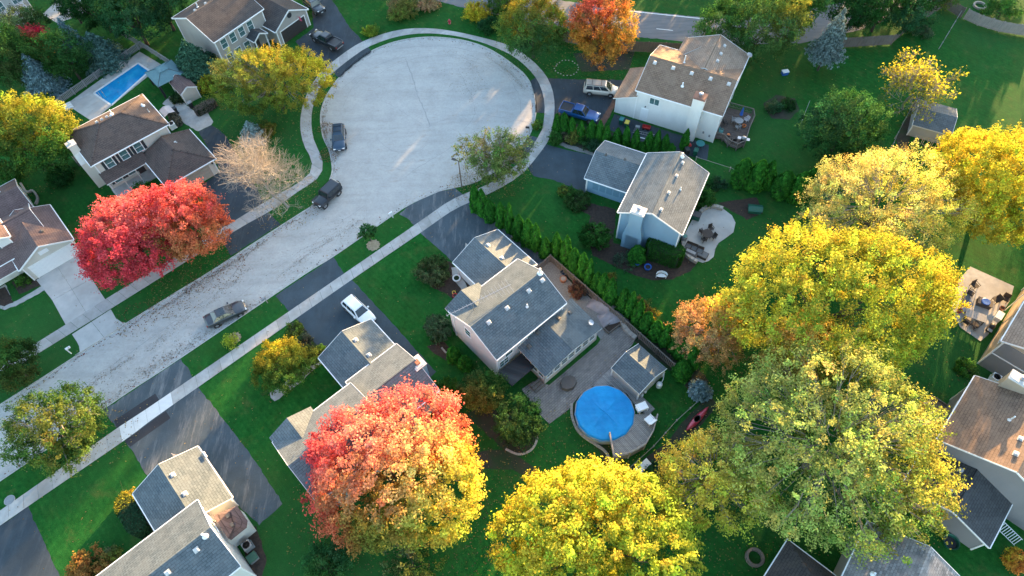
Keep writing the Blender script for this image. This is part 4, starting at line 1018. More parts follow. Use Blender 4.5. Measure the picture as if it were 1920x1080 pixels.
window(h8, '+x', (7.7, 3.0, 3.8), 1.2, 1.3, cols=2); window(h8, '+x', (7.7, 7.0, 3.8), 1.2, 1.3, cols=2); window(h8, '+x', (7.7, 4.6, 1.3), 1.8, 2.0, cols=2, rows=1)
downspout(h8, .3, .28, 5.1); downspout(h8, -6.0, 5.75, 2.6)

# ------------------------------------------------------------------ houses on the far side of the street
h2 = thing("house", "cream two-storey house with dark hip roof, shutters and side chimney by the rectangular pool", "house", (-53.32, 61.48, 5.30), ST); h2.location.z = 0
m2 = hip(h2, 0, 10.95, 0, 7.95, 5.3, 7.3, "shingle_brown", "siding_cream", ridge=((4.0, 3.95), (7.0, 3.95)))
g2 = hip(h2, 5.7, 12.95, -7.05, .3, 2.75, 4.45, "shingle_brown", "siding_cream", ridge=((9.3, -3.5), (9.3, -.4)))
shed_roof(h2, [(.15, -1.3, 2.7), (6.2, -1.3, 2.7), (6.2, .42, 3.4), (.15, .42, 3.4)], "shingle_brown")
for x in (2.1, 4.15, 6.15): window(h2, '-y', (x, .4, 4.1), .95, 1.4, shutters=True)
for x in (1.7, 3.6): window(h2, '-y', (x, .4, 1.5), .95, 1.4, shutters=True)
b = MB(); b.box(.2, 6.2, -1.6, .4, 0, .18); b.build("porch_floor", "concrete", h2)
b = MB()
for x in (.35, 2.2, 4.1, 5.9): b.box(x - .06, x + .06, -1.28, -1.16, .18, 2.58)
b.build("porch_post", "trim_cream", h2)
garage_door(h2, '-y', (9.3, -6.65, 0), 4.9, 2.15, "door_tan", "trim_cream")
b = MB(); b.box(-.9, .35, 2.1, 4.5, 0, 4.4); b.hull([(-.9, 2.1, 4.4), (.35, 2.1, 4.4), (.35, 4.5, 4.4), (-.9, 4.5, 4.4), (-.75, 3.5, 5.2), (.25, 3.5, 5.2), (.25, 4.45, 5.2), (-.75, 4.45, 5.2)], [(0, 3, 2, 1), (4, 5, 6, 7), (0, 1, 5, 4), (1, 2, 6, 5), (2, 3, 7, 6), (3, 0, 4, 7)]); b.box(-.75, .25, 3.5, 4.45, 5.2, 6.5)
c2 = b.build("chimney", "siding_cream", h2)
b = MB(); b.box(-.85, .35, 3.4, 4.55, 6.5, 6.6); b.lathe([(.2, 0), (.2, .3), (.26, .33), (.1, .4)], 12, (-.25, 3.98, 6.6)); b.build("chimney_cap", "vent_metal", c2)
for x in (3.9, 4.6, 5.3): roof_vent(h2, m2, x, 4.9, "vent_metal", .36)
pipe_vent(h2, m2, 6.1, 5.3, .7, .08); pipe_vent(h2, m2, 5.9, 4.6, .3, .12); pipe_vent(h2, m2, 9.9, 5.0, .3, .12); pipe_vent(h2, m2, 10.0, 3.4, .5, .05, "vent_metal")
roof_vent(h2, g2, 10.2, -1.2, "vent_metal", .34); roof_vent(h2, g2, 10.2, -2.1, "vent_metal", .34)
b = MB(); b.box(-.09, .09, -.12, 0, 0, .25); b.build("wall_light", "metal_black", h2, (12.3, -6.65, 1.9)); downspout(h2, .42, .38, 5.1, "trim_cream")
b = MB(); b.box(4.4, 5.3, -.03, .03, .18, 2.25); b.build("front_door", "door_dark", h2, (0, .38, 0))

h3 = thing("house", "white house with maroon roof and white garage door at the left edge", "house", (-59.31, 47.50, 2.70), ST); h3.location.z = 0
g3 = gable(h3, 0, 6.85, -.15, 7.4, 2.75, 4.55, 'y', "shingle_maroon", "siding_cream")
garage_door(h3, '-y', (3.6, .13, 0), 5.2, 2.15, "door_white")
b = MB(); b.box(-.55, .55, -.03, .02, -.3, .3); b.build("gable_vent", "door_white", h3, (3.4, .13, 3.2))
m3 = gable(h3, -13, 5.0, 1.9, 9.6, 2.95, 5.0, 'x', "shingle_maroon", "siding_white")
b3 = gable(h3, -4, 5.2, 7.0, 14.9, 2.75, 4.6, 'x', "shingle_maroon", "siding_white")
d3 = gable(h3, -2.9, 1.6, 3.2, 7.0, 4.9, 6.2, 'y', "shingle_maroon", "siding_white", z0=2.6, noroofends=(0, 1))
window(h3, '-y', (-.65, 3.48, 4.2), 1.2, 1.2, cols=2); window(h3, '-y', (-1.6, 2.25, 1.6), 1.2, 1.2)
roof_vent(h3, g3, 4.6, 4.6, "vent_dark", .36); roof_vent(h3, g3, 4.6, 2.4, "vent_dark", .36); roof_vent(h3, b3, 3.0, 12.5, "vent_metal", .36)
b = MB(); b.box(-.1, .1, -.12, 0, 0, .25); b.build("wall_light", "metal_black", h3, (6.4, .1, 1.8))
shed_roof(h3, [(-13, .4, 2.55), (-.05, .4, 2.55), (-.05, 2.0, 2.95), (-13, 2.0, 2.95)], "shingle_maroon")

h1 = thing("house", "greige two-storey house with dark brown roof and attached garage by two black vehicles", "house", (-42.14, 84.97, 5.40), 51.0); h1.location.z = 0
m1 = gable(h1, -.1, 9.6, -.1, 9.7, 5.4, 7.5, 'x', "shingle_dark", "siding_greige")
for x in (1.5, 3.2, 4.9, 6.6): window(h1, '-y', (x, .25, 4.1), .95, 1.45)
for x in (1.5, 3.2, 4.9): window(h1, '-y', (x, .25, 1.5), .95, 1.45)
g1 = gable(h1, 8.6, 15.6, -2.6, 7.6, 2.85, 4.75, 'y', "shingle_dark", "siding_greige")
garage_door(h1, '-y', (12.1, -2.32, 0), 4.9, 2.15, "door_dark")
b = MB(); b.lathe([(.42, 0), (.42, .05), (.3, .06), (.3, .02)], 18); b.build("gable_louvre", "shutter", h1, (12.1, -2.33, 3.7), (R_(90), 0, 0))
p1 = gable(h1, 5.2, 7.9, -1.6, .6, 2.75, 3.6, 'y', "shingle_charcoal", "siding_greige", make_wall=False, noroofends=(0, 1))
b = MB()
for x in (5.5, 7.6): b.box(x - .08, x + .08, -1.4, -1.24, 0, 2.6)
b.build("porch_post", "trim", h1)
b = MB(); b.box(-.5, .5, -.05, .02, 0, 2.1); b.build("front_door", "door_dark", h1, (6.55, .25, .1))
for x in (2.0, 4.0): roof_vent(h1, m1, x, 5.6, "vent_metal", .36)
pipe_vent(h1, m1, 3.0, 6.4, .7, .08); roof_vent(h1, g1, 13.1, 2.0, "vent_metal", .34); roof_vent(h1, g1, 13.1, 4.5, "vent_metal", .34)
b = MB(); b.hull([(0, 0, 0), (.28, -.1, -.2), (.34, -.14, -.95), (.06, -.02, -.8)], [(0, 1, 2, 3)]); b.tube((0, .4, -.1), (0, 0, .05), .02); b.build("flag", "plastic_pink", h1, (13.3, -2.75, 2.9))

h12 = thing("house", "pale grey house with blue-paned window in the top left corner", "house", (-76.29, 101.22, 0.00), 51.0)
m12 = gable(h12, -9, 0, 0.6, 9, 5.3, 7.2, 'x', "shingle_grey", "siding_house_grey")
window(h12, '-y', (-1.6, .95, 3.2), 1.3, 1.5, cols=2); window(h12, '-y', (-4.4, .95, 3.2), 1.3, 1.5, cols=2)
sheet("back_patio", [(-75.75, 100.91, 0.00), (-71.31, 97.48, 0.00), (-72.19, 98.62, 0.00), (-68.23, 100.85, 0.00), (-70.85, 105.14, 0.00), (-73.93, 106.36, 0.00)], .02, "concrete", "structure")

h9 = thing("house", "taupe house with sunlit brown roof and dark garage roof at the lower right edge", "house", (43.06, 11.67, 2.70), 46.0); h9.location.z = 0
g9 = gable(h9, .1, 6.3, -.1, 8.5, 2.75, 4.4, 'x', "shingle_charcoal", "siding_slate", noroofends=(0, 1))
m9 = gable(h9, 5.2, 14.2, -3.6, 8.5, 5.3, 8.0, 'x', "shingle_umber", "siding_slate")
chimney(h9, 13.9, 15.0, 4.6, 6.6, 8.0, "siding_tan")
roof_vent(h9, g9, 2.2, 5.2, "vent_metal", .36); roof_vent(h9, g9, 4.6, 5.2, "vent_metal", .36); roof_vent(h9, m9, 7.0, 3.1, "vent_metal", .4); roof_vent(h9, m9, 8.8, 3.3, "vent_metal", .4); pipe_vent(h9, m9, 10.4, 4.6, .9, .07)
window(h9, '+y', (8.0, 8.15, 4.0), 1.2, 1.3, cols=2); window(h9, '+y', (11.2, 8.15, 4.0), 1.2, 1.3, cols=2); downspout(h9, .4, .3, 2.6)
c10 = (51.50, 31.54, 0.00)
h10 = thing("house", "grey house with sunlit tan side wall at the right edge above the taupe house", "house", c10, 46.0)
m10 = gable(h10, -.28, 13, -9.5, .35, 5.3, 7.4, 'x', "shingle_tan", "siding_tan")
b = MB(); b.box(-.09, -.005, -9.0, -.1, 0, 5.0); b.build("end_wall_shade", "siding_slate", h10)  # slate sheet puts the end wall's shade into colour, over the tan siding
b = MB(); b.box(-.13, -.09, -9.0, -.05, 2.7, 2.85); b.build("band_board", "trim", h10)
for x in (1.6, 4.6, 7.4): window(h10, '+y', (x, 0.0, 3.9), 1.1, 1.2, cols=2)
b = MB(); b.beam((8.5, .45, 5.1), (8.5, .45, .2), .08, .08); b.build("downspout", "trim", h10)

c11 = (31.56, 13.42, 5.00)
h11 = thing("house", "house with pale chequered shingle roof at the bottom edge under the green tree", "house", (c11[0], c11[1], 0), 51.0)
m11 = gable(h11, -14, .6, -8.8, .2, 4.9, 7.3, 'x', "shingle_check", "siding_house_grey")
pipe_vent(h11, m11, -3.9, -1.6, .5, .1)
c13 = (24.82, 12.95, 2.90)
h13 = thing("house", "dark-roofed house with a pale sunlit hip at the bottom edge by the fire ring", "house", (c13[0], c13[1], 0), 47.0)
m13 = hip(h13, -12, .1, -7.4, .1, 2.9, 4.9, "shingle_dark", "siding_grey", ridge=((-8, -3.65), (-2.6, -3.65)))

# ================================================================== trees and shrubs
def unit(v): return v / (np.linalg.norm(v, axis=-1, keepdims=True) + 1e-9)

def leaf_quads(C, N, A, s_, cols, rg, aspect=.6):
    """kite-shaped leaves: centre C, normal N, axis hint A, size s_"""
    a_ = unit(A - (A * N).sum(1, keepdims=True) * N); b_ = np.cross(N, a_)
    s = s_[:, None]
    fold = N * s * .18
    V = np.stack([C - a_ * s * .5, C + b_ * s * .5 * aspect + fold, C + a_ * s * .55, C - b_ * s * .5 * aspect + fold], 1)
    return V.reshape(-1, 3)

def blotch(p, rg, f=1.6):
    """smooth random field in about -1..1"""
    o = np.zeros(len(p))
    for k in range(5):
        d = unit(rg.normal(size=3)); o += np.sin(p @ d * f * (1 + .55 * k) + rg.uniform(0, 6.3)) / (1 + .35 * k)
    return o / 2.4

def anchored(pn, anchors, rg, sharp=3.0, mess=.35):
    an = np.array([a[:3] for a in anchors], float); cc = np.array([a[3] for a in anchors], float)
    q = pn + np.stack([blotch(pn, rg, 3.2), blotch(pn, rg, 3.2), blotch(pn, rg, 3.2)], 1) * mess
    d = np.linalg.norm(q[:, None, :] - an[None], axis=2)
    w_ = np.exp(-sharp * d); w_ /= w_.sum(1, keepdims=True)
    return w_ @ cc

def limb_mesh(h, r, tops, rg, mat, root, name="trunk", lean=(0, 0), base=0.0):
    b = MB()
    fork = h * .38
    pts = [Vector((0, 0, -.1)), Vector((lean[0] * .3, lean[1] * .3, fork * .5)), Vector((lean[0] * .6, lean[1] * .6, fork))]
    b.tube(pts[0], pts[1], r * 1.25, r, 8); b.tube(pts[1], pts[2], r, r * .85, 8)
    for t in tops:
        t = Vector(t); m = pts[2].lerp(t, .5) + Vector((rg.normal(0, .2), rg.normal(0, .2), .25))
        b.tube(pts[2], m, r * .55, r * .3, 6); b.tube(m, t, r * .3, r * .08, 5)
        for _ in range(3):
            q = m.lerp(t, rg.uniform(.1, .7)); e = q + Vector((rg.normal(0, .9), rg.normal(0, .9), rg.uniform(.2, 1.0)))
            b.tube(q, e, r * .14, r * .04, 4)
    return b.build(name, mat, root)

def crown_points(rg, rad, nlobe, clump, lobe_r=(.36, .54), bottom=-.55, flat=1.0):
    """clump centres on the surface of a union of lobes filling an ellipsoid; returns local positions, outward normals"""
    rx, ry, rz = rad
    n = nlobe; i = np.arange(n) + .5
    th = np.arccos(1 - 2 * i / n * .82); ph = PI * (1 + 5 ** .5) * i + rg.uniform(0, 6)
    d = np.c_[np.cos(ph) * np.sin(th), np.sin(ph) * np.sin(th), np.cos(th)] + rg.normal(0, .13, (n, 3))
    d = unit(d)
    lr = rg.uniform(lobe_r[0], lobe_r[1], n)
    lc = d * (1 - lr)[:, None] * rg.uniform(.72, 1.22, (n, 1))
    lc = np.vstack([lc, [[0, 0, 0]]]); lr = np.r_[lr, .70]
    scale = np.array([rx, ry, rz])
    P_, N_ = [], []
    rm = (rx * ry * rz) ** (1 / 3)
    for c, r in zip(lc, lr):
        area = 4 * PI * (r * rm) ** 2
        k = int(area / (clump ** 2 * 1.15)) + 3
        u = unit(rg.normal(size=(k, 3)))
        p = c + u * r * rg.uniform(.84, 1.06, (k, 1)) * (1 + .16 * np.maximum(0, rg.normal(0, 1, (k, 1)) - .9))
        P_.append(p); N_.append(u)
    P_ = np.vstack(P_); N_ = np.vstack(N_)
    dd = np.linalg.norm(P_[:, None, :] - lc[None], axis=2) / lr[None]
    keep = (dd < .80).sum(1) == 0
    keep &= P_[:, 2] > bottom
    P_, N_ = P_[keep], N_[keep]
    return P_ * scale, unit(N_ / scale * rm), P_

def broadleaf(name, label, cat, at, rad, cz, cols, seed, leaf=.34, clump=.95, per=34, nlobe=13, trunk_r=None, bark="bark", group=None, sharp=3.0, mess=.35, droop=0.0, gap=0.0, up=.45, lobe_r=(.36, .54), bottom=-.6, bright=.22, part="crown", limbs=True, inner=.28, spr=1.0, twigs=0):
    rg = np.random.default_rng(seed)
    if leaf > .24 and leaf < .5: leaf *= .70; per = int(per * 1.55)
    t = thing(name, label, cat, (at[0], at[1], 0), 0, group)
    P_, N_, pn = crown_points(rg, rad, nlobe, clump, lobe_r, bottom)
    if gap:
        k = blotch(P_, rg, 1.1) + rg.normal(0, .25, len(P_)) > -1 + 2 * gap
        P_, N_, pn = P_[k], N_[k], pn[k]
    if inner:
        m_ = int(len(P_) * inner); q = rg.integers(0, len(P_), m_); f = rg.uniform(.3, .85, (m_, 1))
        P_ = np.vstack([P_, P_[q] * f]); N_ = np.vstack([N_, N_[q]]); pn = np.vstack([pn, pn[q] * f])
    ci = np.repeat(np.arange(len(P_)), per); n = len(ci)
    sp = rg.normal(0, 1, (n, 3)); sp *= (rg.uniform(0, 1, (n, 1)) ** .4) / (np.linalg.norm(sp, axis=1, keepdims=True) + 1e-6)
    cs = clump * rg.uniform(.6, 1.4, len(P_))
    sg = (rg.uniform(0, 1, len(P_)) < .16) * rg.uniform(.35, 1.0, len(P_)) * clump * spr
    sv = unit(N_ + np.array([0, 0, .5]) + rg.normal(0, .3, N_.shape))
    # flattened puffs, a little pulled along the outward direction
    C = P_[ci] + sp * (cs[ci] * .62)[:, None] + N_[ci] * (rg.uniform(-.2, .45, n) * cs[ci])[:, None]
    C += sv[ci] * (sg[ci] * rg.uniform(0, 1.4, n))[:, None] - sp * (np.minimum(sg[ci], .6) * .35)[:, None]
    C[:, 2] -= droop * (sp ** 2).sum(1) * cs[ci]
    nrm = unit(N_[ci] * .55 + sp * .5 + np.array([0, 0, up]) + rg.normal(0, .45, (n, 3)))
    ax = N_[ci] * .6 + np.array([0, 0, .3 - droop]) + rg.normal(0, .7, (n, 3))
    base = anchored(pn, cols, rg, sharp, mess)
    cl = 1 + rg.normal(0, bright, len(P_)); cl = np.clip(cl, .5, 1.6)
    hue = rg.normal(0, .10, (len(P_), 1)) * np.array([[1.0, -.6, 0]])
    cc = base[ci] * cl[ci][:, None] * (1 + hue[ci]) * np.clip(1 + rg.normal(0, .20, (n, 1)), .5, 1.6)
    V = leaf_quads(C, nrm, ax, leaf * rg.uniform(.65, 1.25, n), cc, rg)
    V = V + np.array([0, 0, cz])
    o = quads(part, V, np.clip(cc, 0.002, .85), "leaf", t)
    if limbs:
        r = trunk_r or max(.06, .045 * (cz + rad[2]) * .5)
        k = rg.choice(len(P_), min(9, len(P_)), replace=False)
        tops = [tuple(P_[q] * .8 + np.array([0, 0, cz])) for q in k]
        tr_ = limb_mesh(cz, r, tops, rg, bark, t)
        if twigs:
            b = MB()
            for q in rg.choice(len(P_), min(twigs, len(P_)), replace=False):
                e = Vector(P_[q] * 1.03 + np.array([0, 0, cz])); a = Vector(P_[q] * .45 + np.array([0, 0, cz * .92])); m_ = a.lerp(e, .55) + Vector(rg.normal(0, .25, 3))
                b.tube(a, m_, .05, .035, 4, caps=False); b.tube(m_, e, .035, .015, 4, caps=False)
                for _ in range(2): b.tube(m_, e + Vector(rg.normal(0, .5, 3)), .025, .010, 3, caps=False)
            b.build("twigs", "twig_grey", t)["kind"] = "stuff"
    return t

def spruce(name, label, cat, at, R0, h, c1, c2, seed, z0=.3, group=None, layers=26, dens=1.0, droop=.18, loose=1.0, needle=.30):
    rg = np.random.default_rng(seed)
    t = thing(name, label, cat, (at[0], at[1], 0), rg.uniform(0, 360), group)
    Cs, Ns, As, Ss, K = [], [], [], [], []
    for i in range(layers):
        f = i / (layers - 1); z = z0 + (h - z0) * f; r = R0 * (1 - f) ** .85 * rg.uniform(.82, 1.1) + .08
        nb = max(5, int(2 * PI * r / .55))
        for k in range(nb):
            a_ = 2 * PI * (k + rg.uniform(-.3, .3)) / nb + i * 1.3
            ln = r * rg.uniform(.78, 1.12)
            m_ = max(3, int(ln / .17 * dens))
            s = rg.uniform(.18, 1, m_); d = np.array([math.cos(a_), math.sin(a_), 0]); sd_ = np.array([-d[1], d[0], 0])
            wd = .34 * (1 - s * .6) * min(1, r)
            for side in range(3):
                off = rg.normal(0, 1, m_) * wd
                C = d[None] * (s * ln)[:, None] + sd_[None] * off[:, None]; C[:, 2] = z - droop * ln * s ** 1.5 + .12 * ln * s ** 3 + rg.normal(0, .07, m_)
                Cs.append(C); Ns.append(unit(rg.normal(0, .45, (m_, 3)) + np.array([0, 0, 1.0]) + d * .5)); As.append(d[None] * .9 + sd_[None] * (off * 2.2)[:, None] + rg.normal(0, .25, (m_, 3)))
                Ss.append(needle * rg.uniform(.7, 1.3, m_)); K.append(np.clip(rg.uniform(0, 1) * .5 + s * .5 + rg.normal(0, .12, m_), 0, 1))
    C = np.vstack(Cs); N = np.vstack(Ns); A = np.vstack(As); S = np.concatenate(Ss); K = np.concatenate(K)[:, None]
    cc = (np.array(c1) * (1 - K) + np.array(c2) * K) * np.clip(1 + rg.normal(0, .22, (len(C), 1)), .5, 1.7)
    V = leaf_quads(C, N, A, S, cc, rg, .5)
    quads("crown", V, cc, "needle", t)
    b = MB(); b.tube((0, 0, -.1), (0, 0, h * .97), .05 + h * .012, .02, 7); b.build("trunk", "bark", t)
    return t

# --- columnar arborvitae: three shapes, copied
def arb_mesh(seed, h, r, c1, c2, n=1500, blunt=.75):
    rg = np.random.default_rng(seed)
    f = rg.uniform(0, 1, n) ** .8; a_ = rg.uniform(0, 2 * PI, n)
    prof = (np.minimum(1, f * 7 + .55)) * (1 - f ** 2.4) ** blunt
    bul = 1 + .12 * np.sin(a_ * 3 + f * 9 + seed) + .08 * np.sin(a_ * 7 - f * 16)
    rr = r * prof * bul * rg.uniform(.82, 1.06, n)
    C = np.c_[rr * np.cos(a_), rr * np.sin(a_), f * h]
    d = np.c_[np.cos(a_), np.sin(a_), np.zeros(n)]
    N = unit(d + rg.normal(0, .35, (n, 3)) + np.array([0, 0, .35])); A = np.array([0, 0, 1.0]) + rg.normal(0, .35, (n, 3)) + d * .25
    K = np.clip(.5 + .5 * np.sin(a_ * 5 + f * 12) * .6 + rg.normal(0, .25, n), 0, 1)[:, None]
    cc = (np.array(c1) * (1 - K) + np.array(c2) * K) * np.clip(1 + rg.normal(0, .2, (n, 1)), .5, 1.7)
    V = leaf_quads(C, N, A, .25 * rg.uniform(.7, 1.3, n), cc, rg, .5)
    o = quads("foliage", V, cc, "needle"); me = o.data; bpy.data.objects.remove(o)
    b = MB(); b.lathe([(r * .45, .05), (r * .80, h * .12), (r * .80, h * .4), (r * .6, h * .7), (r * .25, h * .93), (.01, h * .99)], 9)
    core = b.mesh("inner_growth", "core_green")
    b = MB(); b.tube((0, 0, -.1), (0, 0, h * .5), .07, .04, 6); tr = b.mesh("trunk", "bark")
    return me, core, tr
G1, G2 = (.016, .100, .014), (.050, .215, .026)
ARB = [arb_mesh(1, 3.0, .62, G1, G2, 2200), arb_mesh(2, 3.0, .58, G1, G2, 2200, .95), arb_mesh(3, 3.0, .66, (.014, .085, .014), (.042, .185, .024), 2200, .75)]
def arborvitae(label, at, h, r, k, group):
    t = thing("arborvitae", label, "arborvitae", (at[0], at[1], 0), (k * 77) % 360, group)
    me, core, tr = ARB[k % 3]; s_ = (r / .62, r / .62, h / 3.0)
    link("foliage", me, t, scale=s_); link("inner_growth", core, t, scale=s_); link("trunk", tr, t, scale=s_)
    return t

def bare_tree(name, label, cat, at, h, spread, seed, mat, depth=5, kids=4, r0=.14, group=None, base_z=0.0, leaves=None, upb=.35, lean=(0, 0), rmin=.008):
    rg = np.random.default_rng(seed)
    t = thing(name, label, cat, (at[0], at[1], 0), 0, group)
    segs = []; ends = []
    def grow(p, d, ln, r, k):
        nseg = 3; q = p
        for i in range(nseg):
            d = unit(d + rg.normal(0, .16, 3) + np.array([0, 0, .05])); e = q + d * ln / nseg
            segs.append((q, e, r * (1 - .25 * i / nseg), r * (1 - .25 * (i + 1) / nseg))); q = e
        if k == 0: ends.append(q); return
        for _ in range(kids if k > 1 else kids + 1):
            nd = unit(d * .75 + rg.normal(0, .62, 3) * np.array([spread, spread, .7]) + np.array([0, 0, upb * .4]))
            grow(q if rg.uniform() < .6 else q - d * ln * rg.uniform(.1, .5), nd, ln * rg.uniform(.62, .86), r * .55, k - 1)
    grow(np.array([0, 0, -.1]), np.array([lean[0], lean[1], 1.0]), h * .24, r0, depth)
    sg = segs; V = []; F = []
    n = len(sg); a_ = np.array([s[0] for s in sg]); b_ = np.array([s[1] for s in sg]); ra = np.maximum(rmin, np.array([s[2] for s in sg])); rb = np.maximum(rmin * .8, np.array([s[3] for s in sg]))
    d = unit(b_ - a_); up = np.where(np.abs(d[:, 2:3]) < .9, np.array([[0, 0, 1.0]]), np.array([[0, 1.0, 0]])); y = unit(np.cross(up, d)); z = np.cross(d, y)
    rings = []
    for q, r in ((a_, ra), (b_, rb)):
        for k in range(3):
            th = 2 * PI * k / 3; rings.append(q + y * (r * math.cos(th))[:, None] + z * (r * math.sin(th))[:, None])
    V = np.stack(rings, 1).reshape(-1, 3)
    base = (np.arange(n) * 6)[:, None]
    F = np.stack([base + np.array([[k, (k + 1) % 3, 3 + (k + 1) % 3, 3 + k]]) for k in range(3)], 1).reshape(-1, 4)
    me = bpy.data.meshes.new("branches"); me.vertices.add(len(V)); me.vertices.foreach_set("co", V.astype(np.float32).ravel())
    me.loops.add(F.size); me.loops.foreach_set("vertex_index", F.astype(np.int32).ravel()); me.polygons.add(len(F))
    me.polygons.foreach_set("loop_start", np.arange(0, F.size, 4, dtype=np.int32)); me.polygons.foreach_set("loop_total", np.full(len(F), 4, np.int32)); me.update(calc_edges=True)
    me.materials.append(MAT[mat]); link("branches", me, t)
    if leaves:
        cols, per, size = leaves
        E = np.array(ends); ci = np.repeat(np.arange(len(E)), per); m_ = len(ci)
        C = E[ci] + rg.normal(0, .28, (m_, 3)); N = unit(rg.normal(0, .6, (m_, 3)) + np.array([0, 0, .7])); A = rg.normal(0, 1, (m_, 3))
        b0 = anchored(E / np.abs(E).max(0), cols, rg, 3.0, .4)[ci]; cc = b0 * np.clip(1 + rg.normal(0, .3, (m_, 1)), .4, 1.8)
        quads("crown", leaf_quads(C, N, A, size * rg.uniform(.6, 1.3, m_), cc, rg), cc, "leaf", t)
    return t

# leaf colours
RED = (.64, .080, .100); CRIM = (.56, .050, .080); ROSE = (.72, .18, .16); ORG = (.66, .24, .06); PEACH = (.72, .47, .22)
YEL = (.56, .48, .040); GOLD = (.54, .41, .036); LEM = (.57, .53, .07); PALE = (.56, .53, .17); LIME = (.31, .40, .046); YGR = (.25, .31, .034); OLV = (.165, .21, .040)
GRN = (.045, .145, .030); DGR = (.020, .075, .021); MGR = (.070, .185, .038); BGR = (.034, .115, .050); SAGE = (.175, .24, .10); TAN = (.46, .32, .16)
# ---- the large trees
broadleaf("maple_tree", "large crimson maple, left one of the touching red pair by the street", "tree", (-45.12, 49.49, 5.00), (5.59, 6.23, 4.6), 5.6,
          [(-.7, .2, .3, RED), (.1, .7, .4, (.72, .17, .15)), (-.6, -.6, 0, CRIM), (.3, -.5, .2, RED), (.7, .1, .2, RED), (0, 0, .9, ROSE), (.6, -.7, -.2, RED), (-.3, .4, .7, ROSE)], 21, .34, .9, 36, 14, bright=.2, up=.6)
broadleaf("maple_tree", "red and orange maple with some green, right one of the touching red pair", "tree", (-38.87, 51.72, 5.00), (4.90, 5.03, 4.4), 5.4,
          [(-.5, .5, .3, RED), (.2, .8, .4, ROSE), (.8, .2, .1, (.66, .22, .09)), (.1, 0, .9, ROSE), (-.2, -.6, .2, (.14, .17, .03)), (.6, -.6, 0, (.58, .22, .08)), (.4, -.1, .4, RED), (.0, .3, .7, RED), (-.5, 0, .5, RED)], 22, .32, .85, 36, 13, bright=.2, up=.6)
broadleaf("maple_tree", "huge maple turning from red through peach to yellow over the grey-roofed house", "tree", (-11.55, 19.66, 7.00), (8.64, 7.34, 5.8), 7.0,
          [(-.75, .35, .3, RED), (-.55, .6, .4, ROSE), (-.9, -.25, 0, CRIM), (-.85, -.05, .3, RED), (-.2, .85, .3, ROSE), (.45, .75, .3, ROSE), (.75, .5, .2, (.70, .20, .08)), (.30, .25, .85, PEACH), (-.1, .3, .8, (.70, .28, .20)), (.9, .1, .2, YEL), (.95, -.3, 0, LEM), (.75, -.5, .1, LEM), (.7, -.1, .5, YEL), (.5, -.7, .2, (.56, .44, .06)), (.35, -.4, .5, (.54, .46, .11)), (-.25, -.35, .6, (.62, .26, .14)), (-.1, -.6, .4, (.20, .20, .03)), (-.1, -.85, .1, (.13, .20, .035)), (.2, -.9, -.1, (.16, .24, .04)), (-.3, -.75, .2, (.24, .24, .04)), (-.65, -.7, 0, (.55, .14, .08)), (.5, .05, .6, (.68, .54, .18)), (-.5, -.35, .5, (.56, .24, .12)), (-.55, .1, .7, ROSE)], 23, .36, .95, 38, 19, sharp=7, mess=.2, bright=.2, up=.6)
broadleaf("maple_tree", "large golden yellow maple at the bottom centre edge", "tree", (6.68, 13.46, 6.00), (9.11, 6.71, 5.4), 6.2,
          [(-.6, .3, .3, YEL), (.3, .6, .4, LEM), (.7, -.1, .2, (.44, .42, .045)), (0, -.3, .8, (.46, .46, .05)), (-.2, -.7, .3, LIME), (.8, -.6, 0, LIME), (-.8, -.3, 0, YEL), (.3, .1, .7, LIME), (-.4, -.1, .6, (.48, .46, .05))], 124, .36, .95, 38, 20, bright=.22, up=.5)
broadleaf("ash_tree", "tall spreading green-gold tree, the largest on the right, above the taupe house", "tree", (29.45, 20.75, 8.00), (9.58, 10.07, 6.4), 8.0,
          [(-.5, .5, .4, (.38, .44, .14)), (.4, .5, .4, (.42, .47, .06)), (.7, .1, .2, (.24, .30, .06)), (0, 0, .9, (.42, .48, .10)), (-.4, -.5, .3, (.36, .42, .12)), (.5, -.6, .2, (.14, .28, .06)), (.85, -.35, .1, (.55, .42, .05)), (-.9, 0, 0, (.38, .42, .10)), (0, -.9, 0, (.20, .34, .08)), (.2, .3, .7, (.44, .46, .14))], 25, .34, 1.0, 32, 24, gap=.16, mess=.55, bright=.28, bark="bark_grey", inner=.25, twigs=220, spr=1.3)
broadleaf("ash_tree", "yellow and green tree leaning over the red kayak right of the round pool", "tree", (18.80, 18.58, 5.00), (5.72, 5.11, 3.8), 4.8,
          [(-.7, .4, .2, (.70, .54, .06)), (-.5, -.3, .3, (.70, .58, .06)), (0, .8, .3, (.62, .50, .12)), (.5, .1, .5, (.36, .42, .14)), (.2, -.6, .3, (.46, .48, .06)), (.8, -.3, 0, (.20, .32, .07)), (0, 0, .9, (.64, .56, .10))], 26, .32, .9, 28, 15, gap=.2, mess=.45, bark="bark_grey", inner=.25, twigs=90, spr=1.3)
broadleaf("locust_tree", "broad yellow-green tree, second of the big yellow trees, above the orange tree", "tree", (33.41, 35.63, 8.00), (11.72, 8.37, 6.2), 8.0,
          [(-.7, .5, .3, LEM), (-.1, .6, .6, YEL), (.5, .4, .4, GOLD), (.8, -.1, .2, YEL), (0, -.2, .9, (.34, .40, .05)), (.3, .1, .7, LIME), (-.3, .2, .7, (.42, .44, .06)), (-.6, -.3, .2, YGR), (.3, -.6, .3, YGR), (-.2, -.7, .1, OLV), (.6, -.7, 0, LIME)], 27, .35, 1.0, 34, 23, gap=.05, mess=.4, bright=.24, inner=.18)
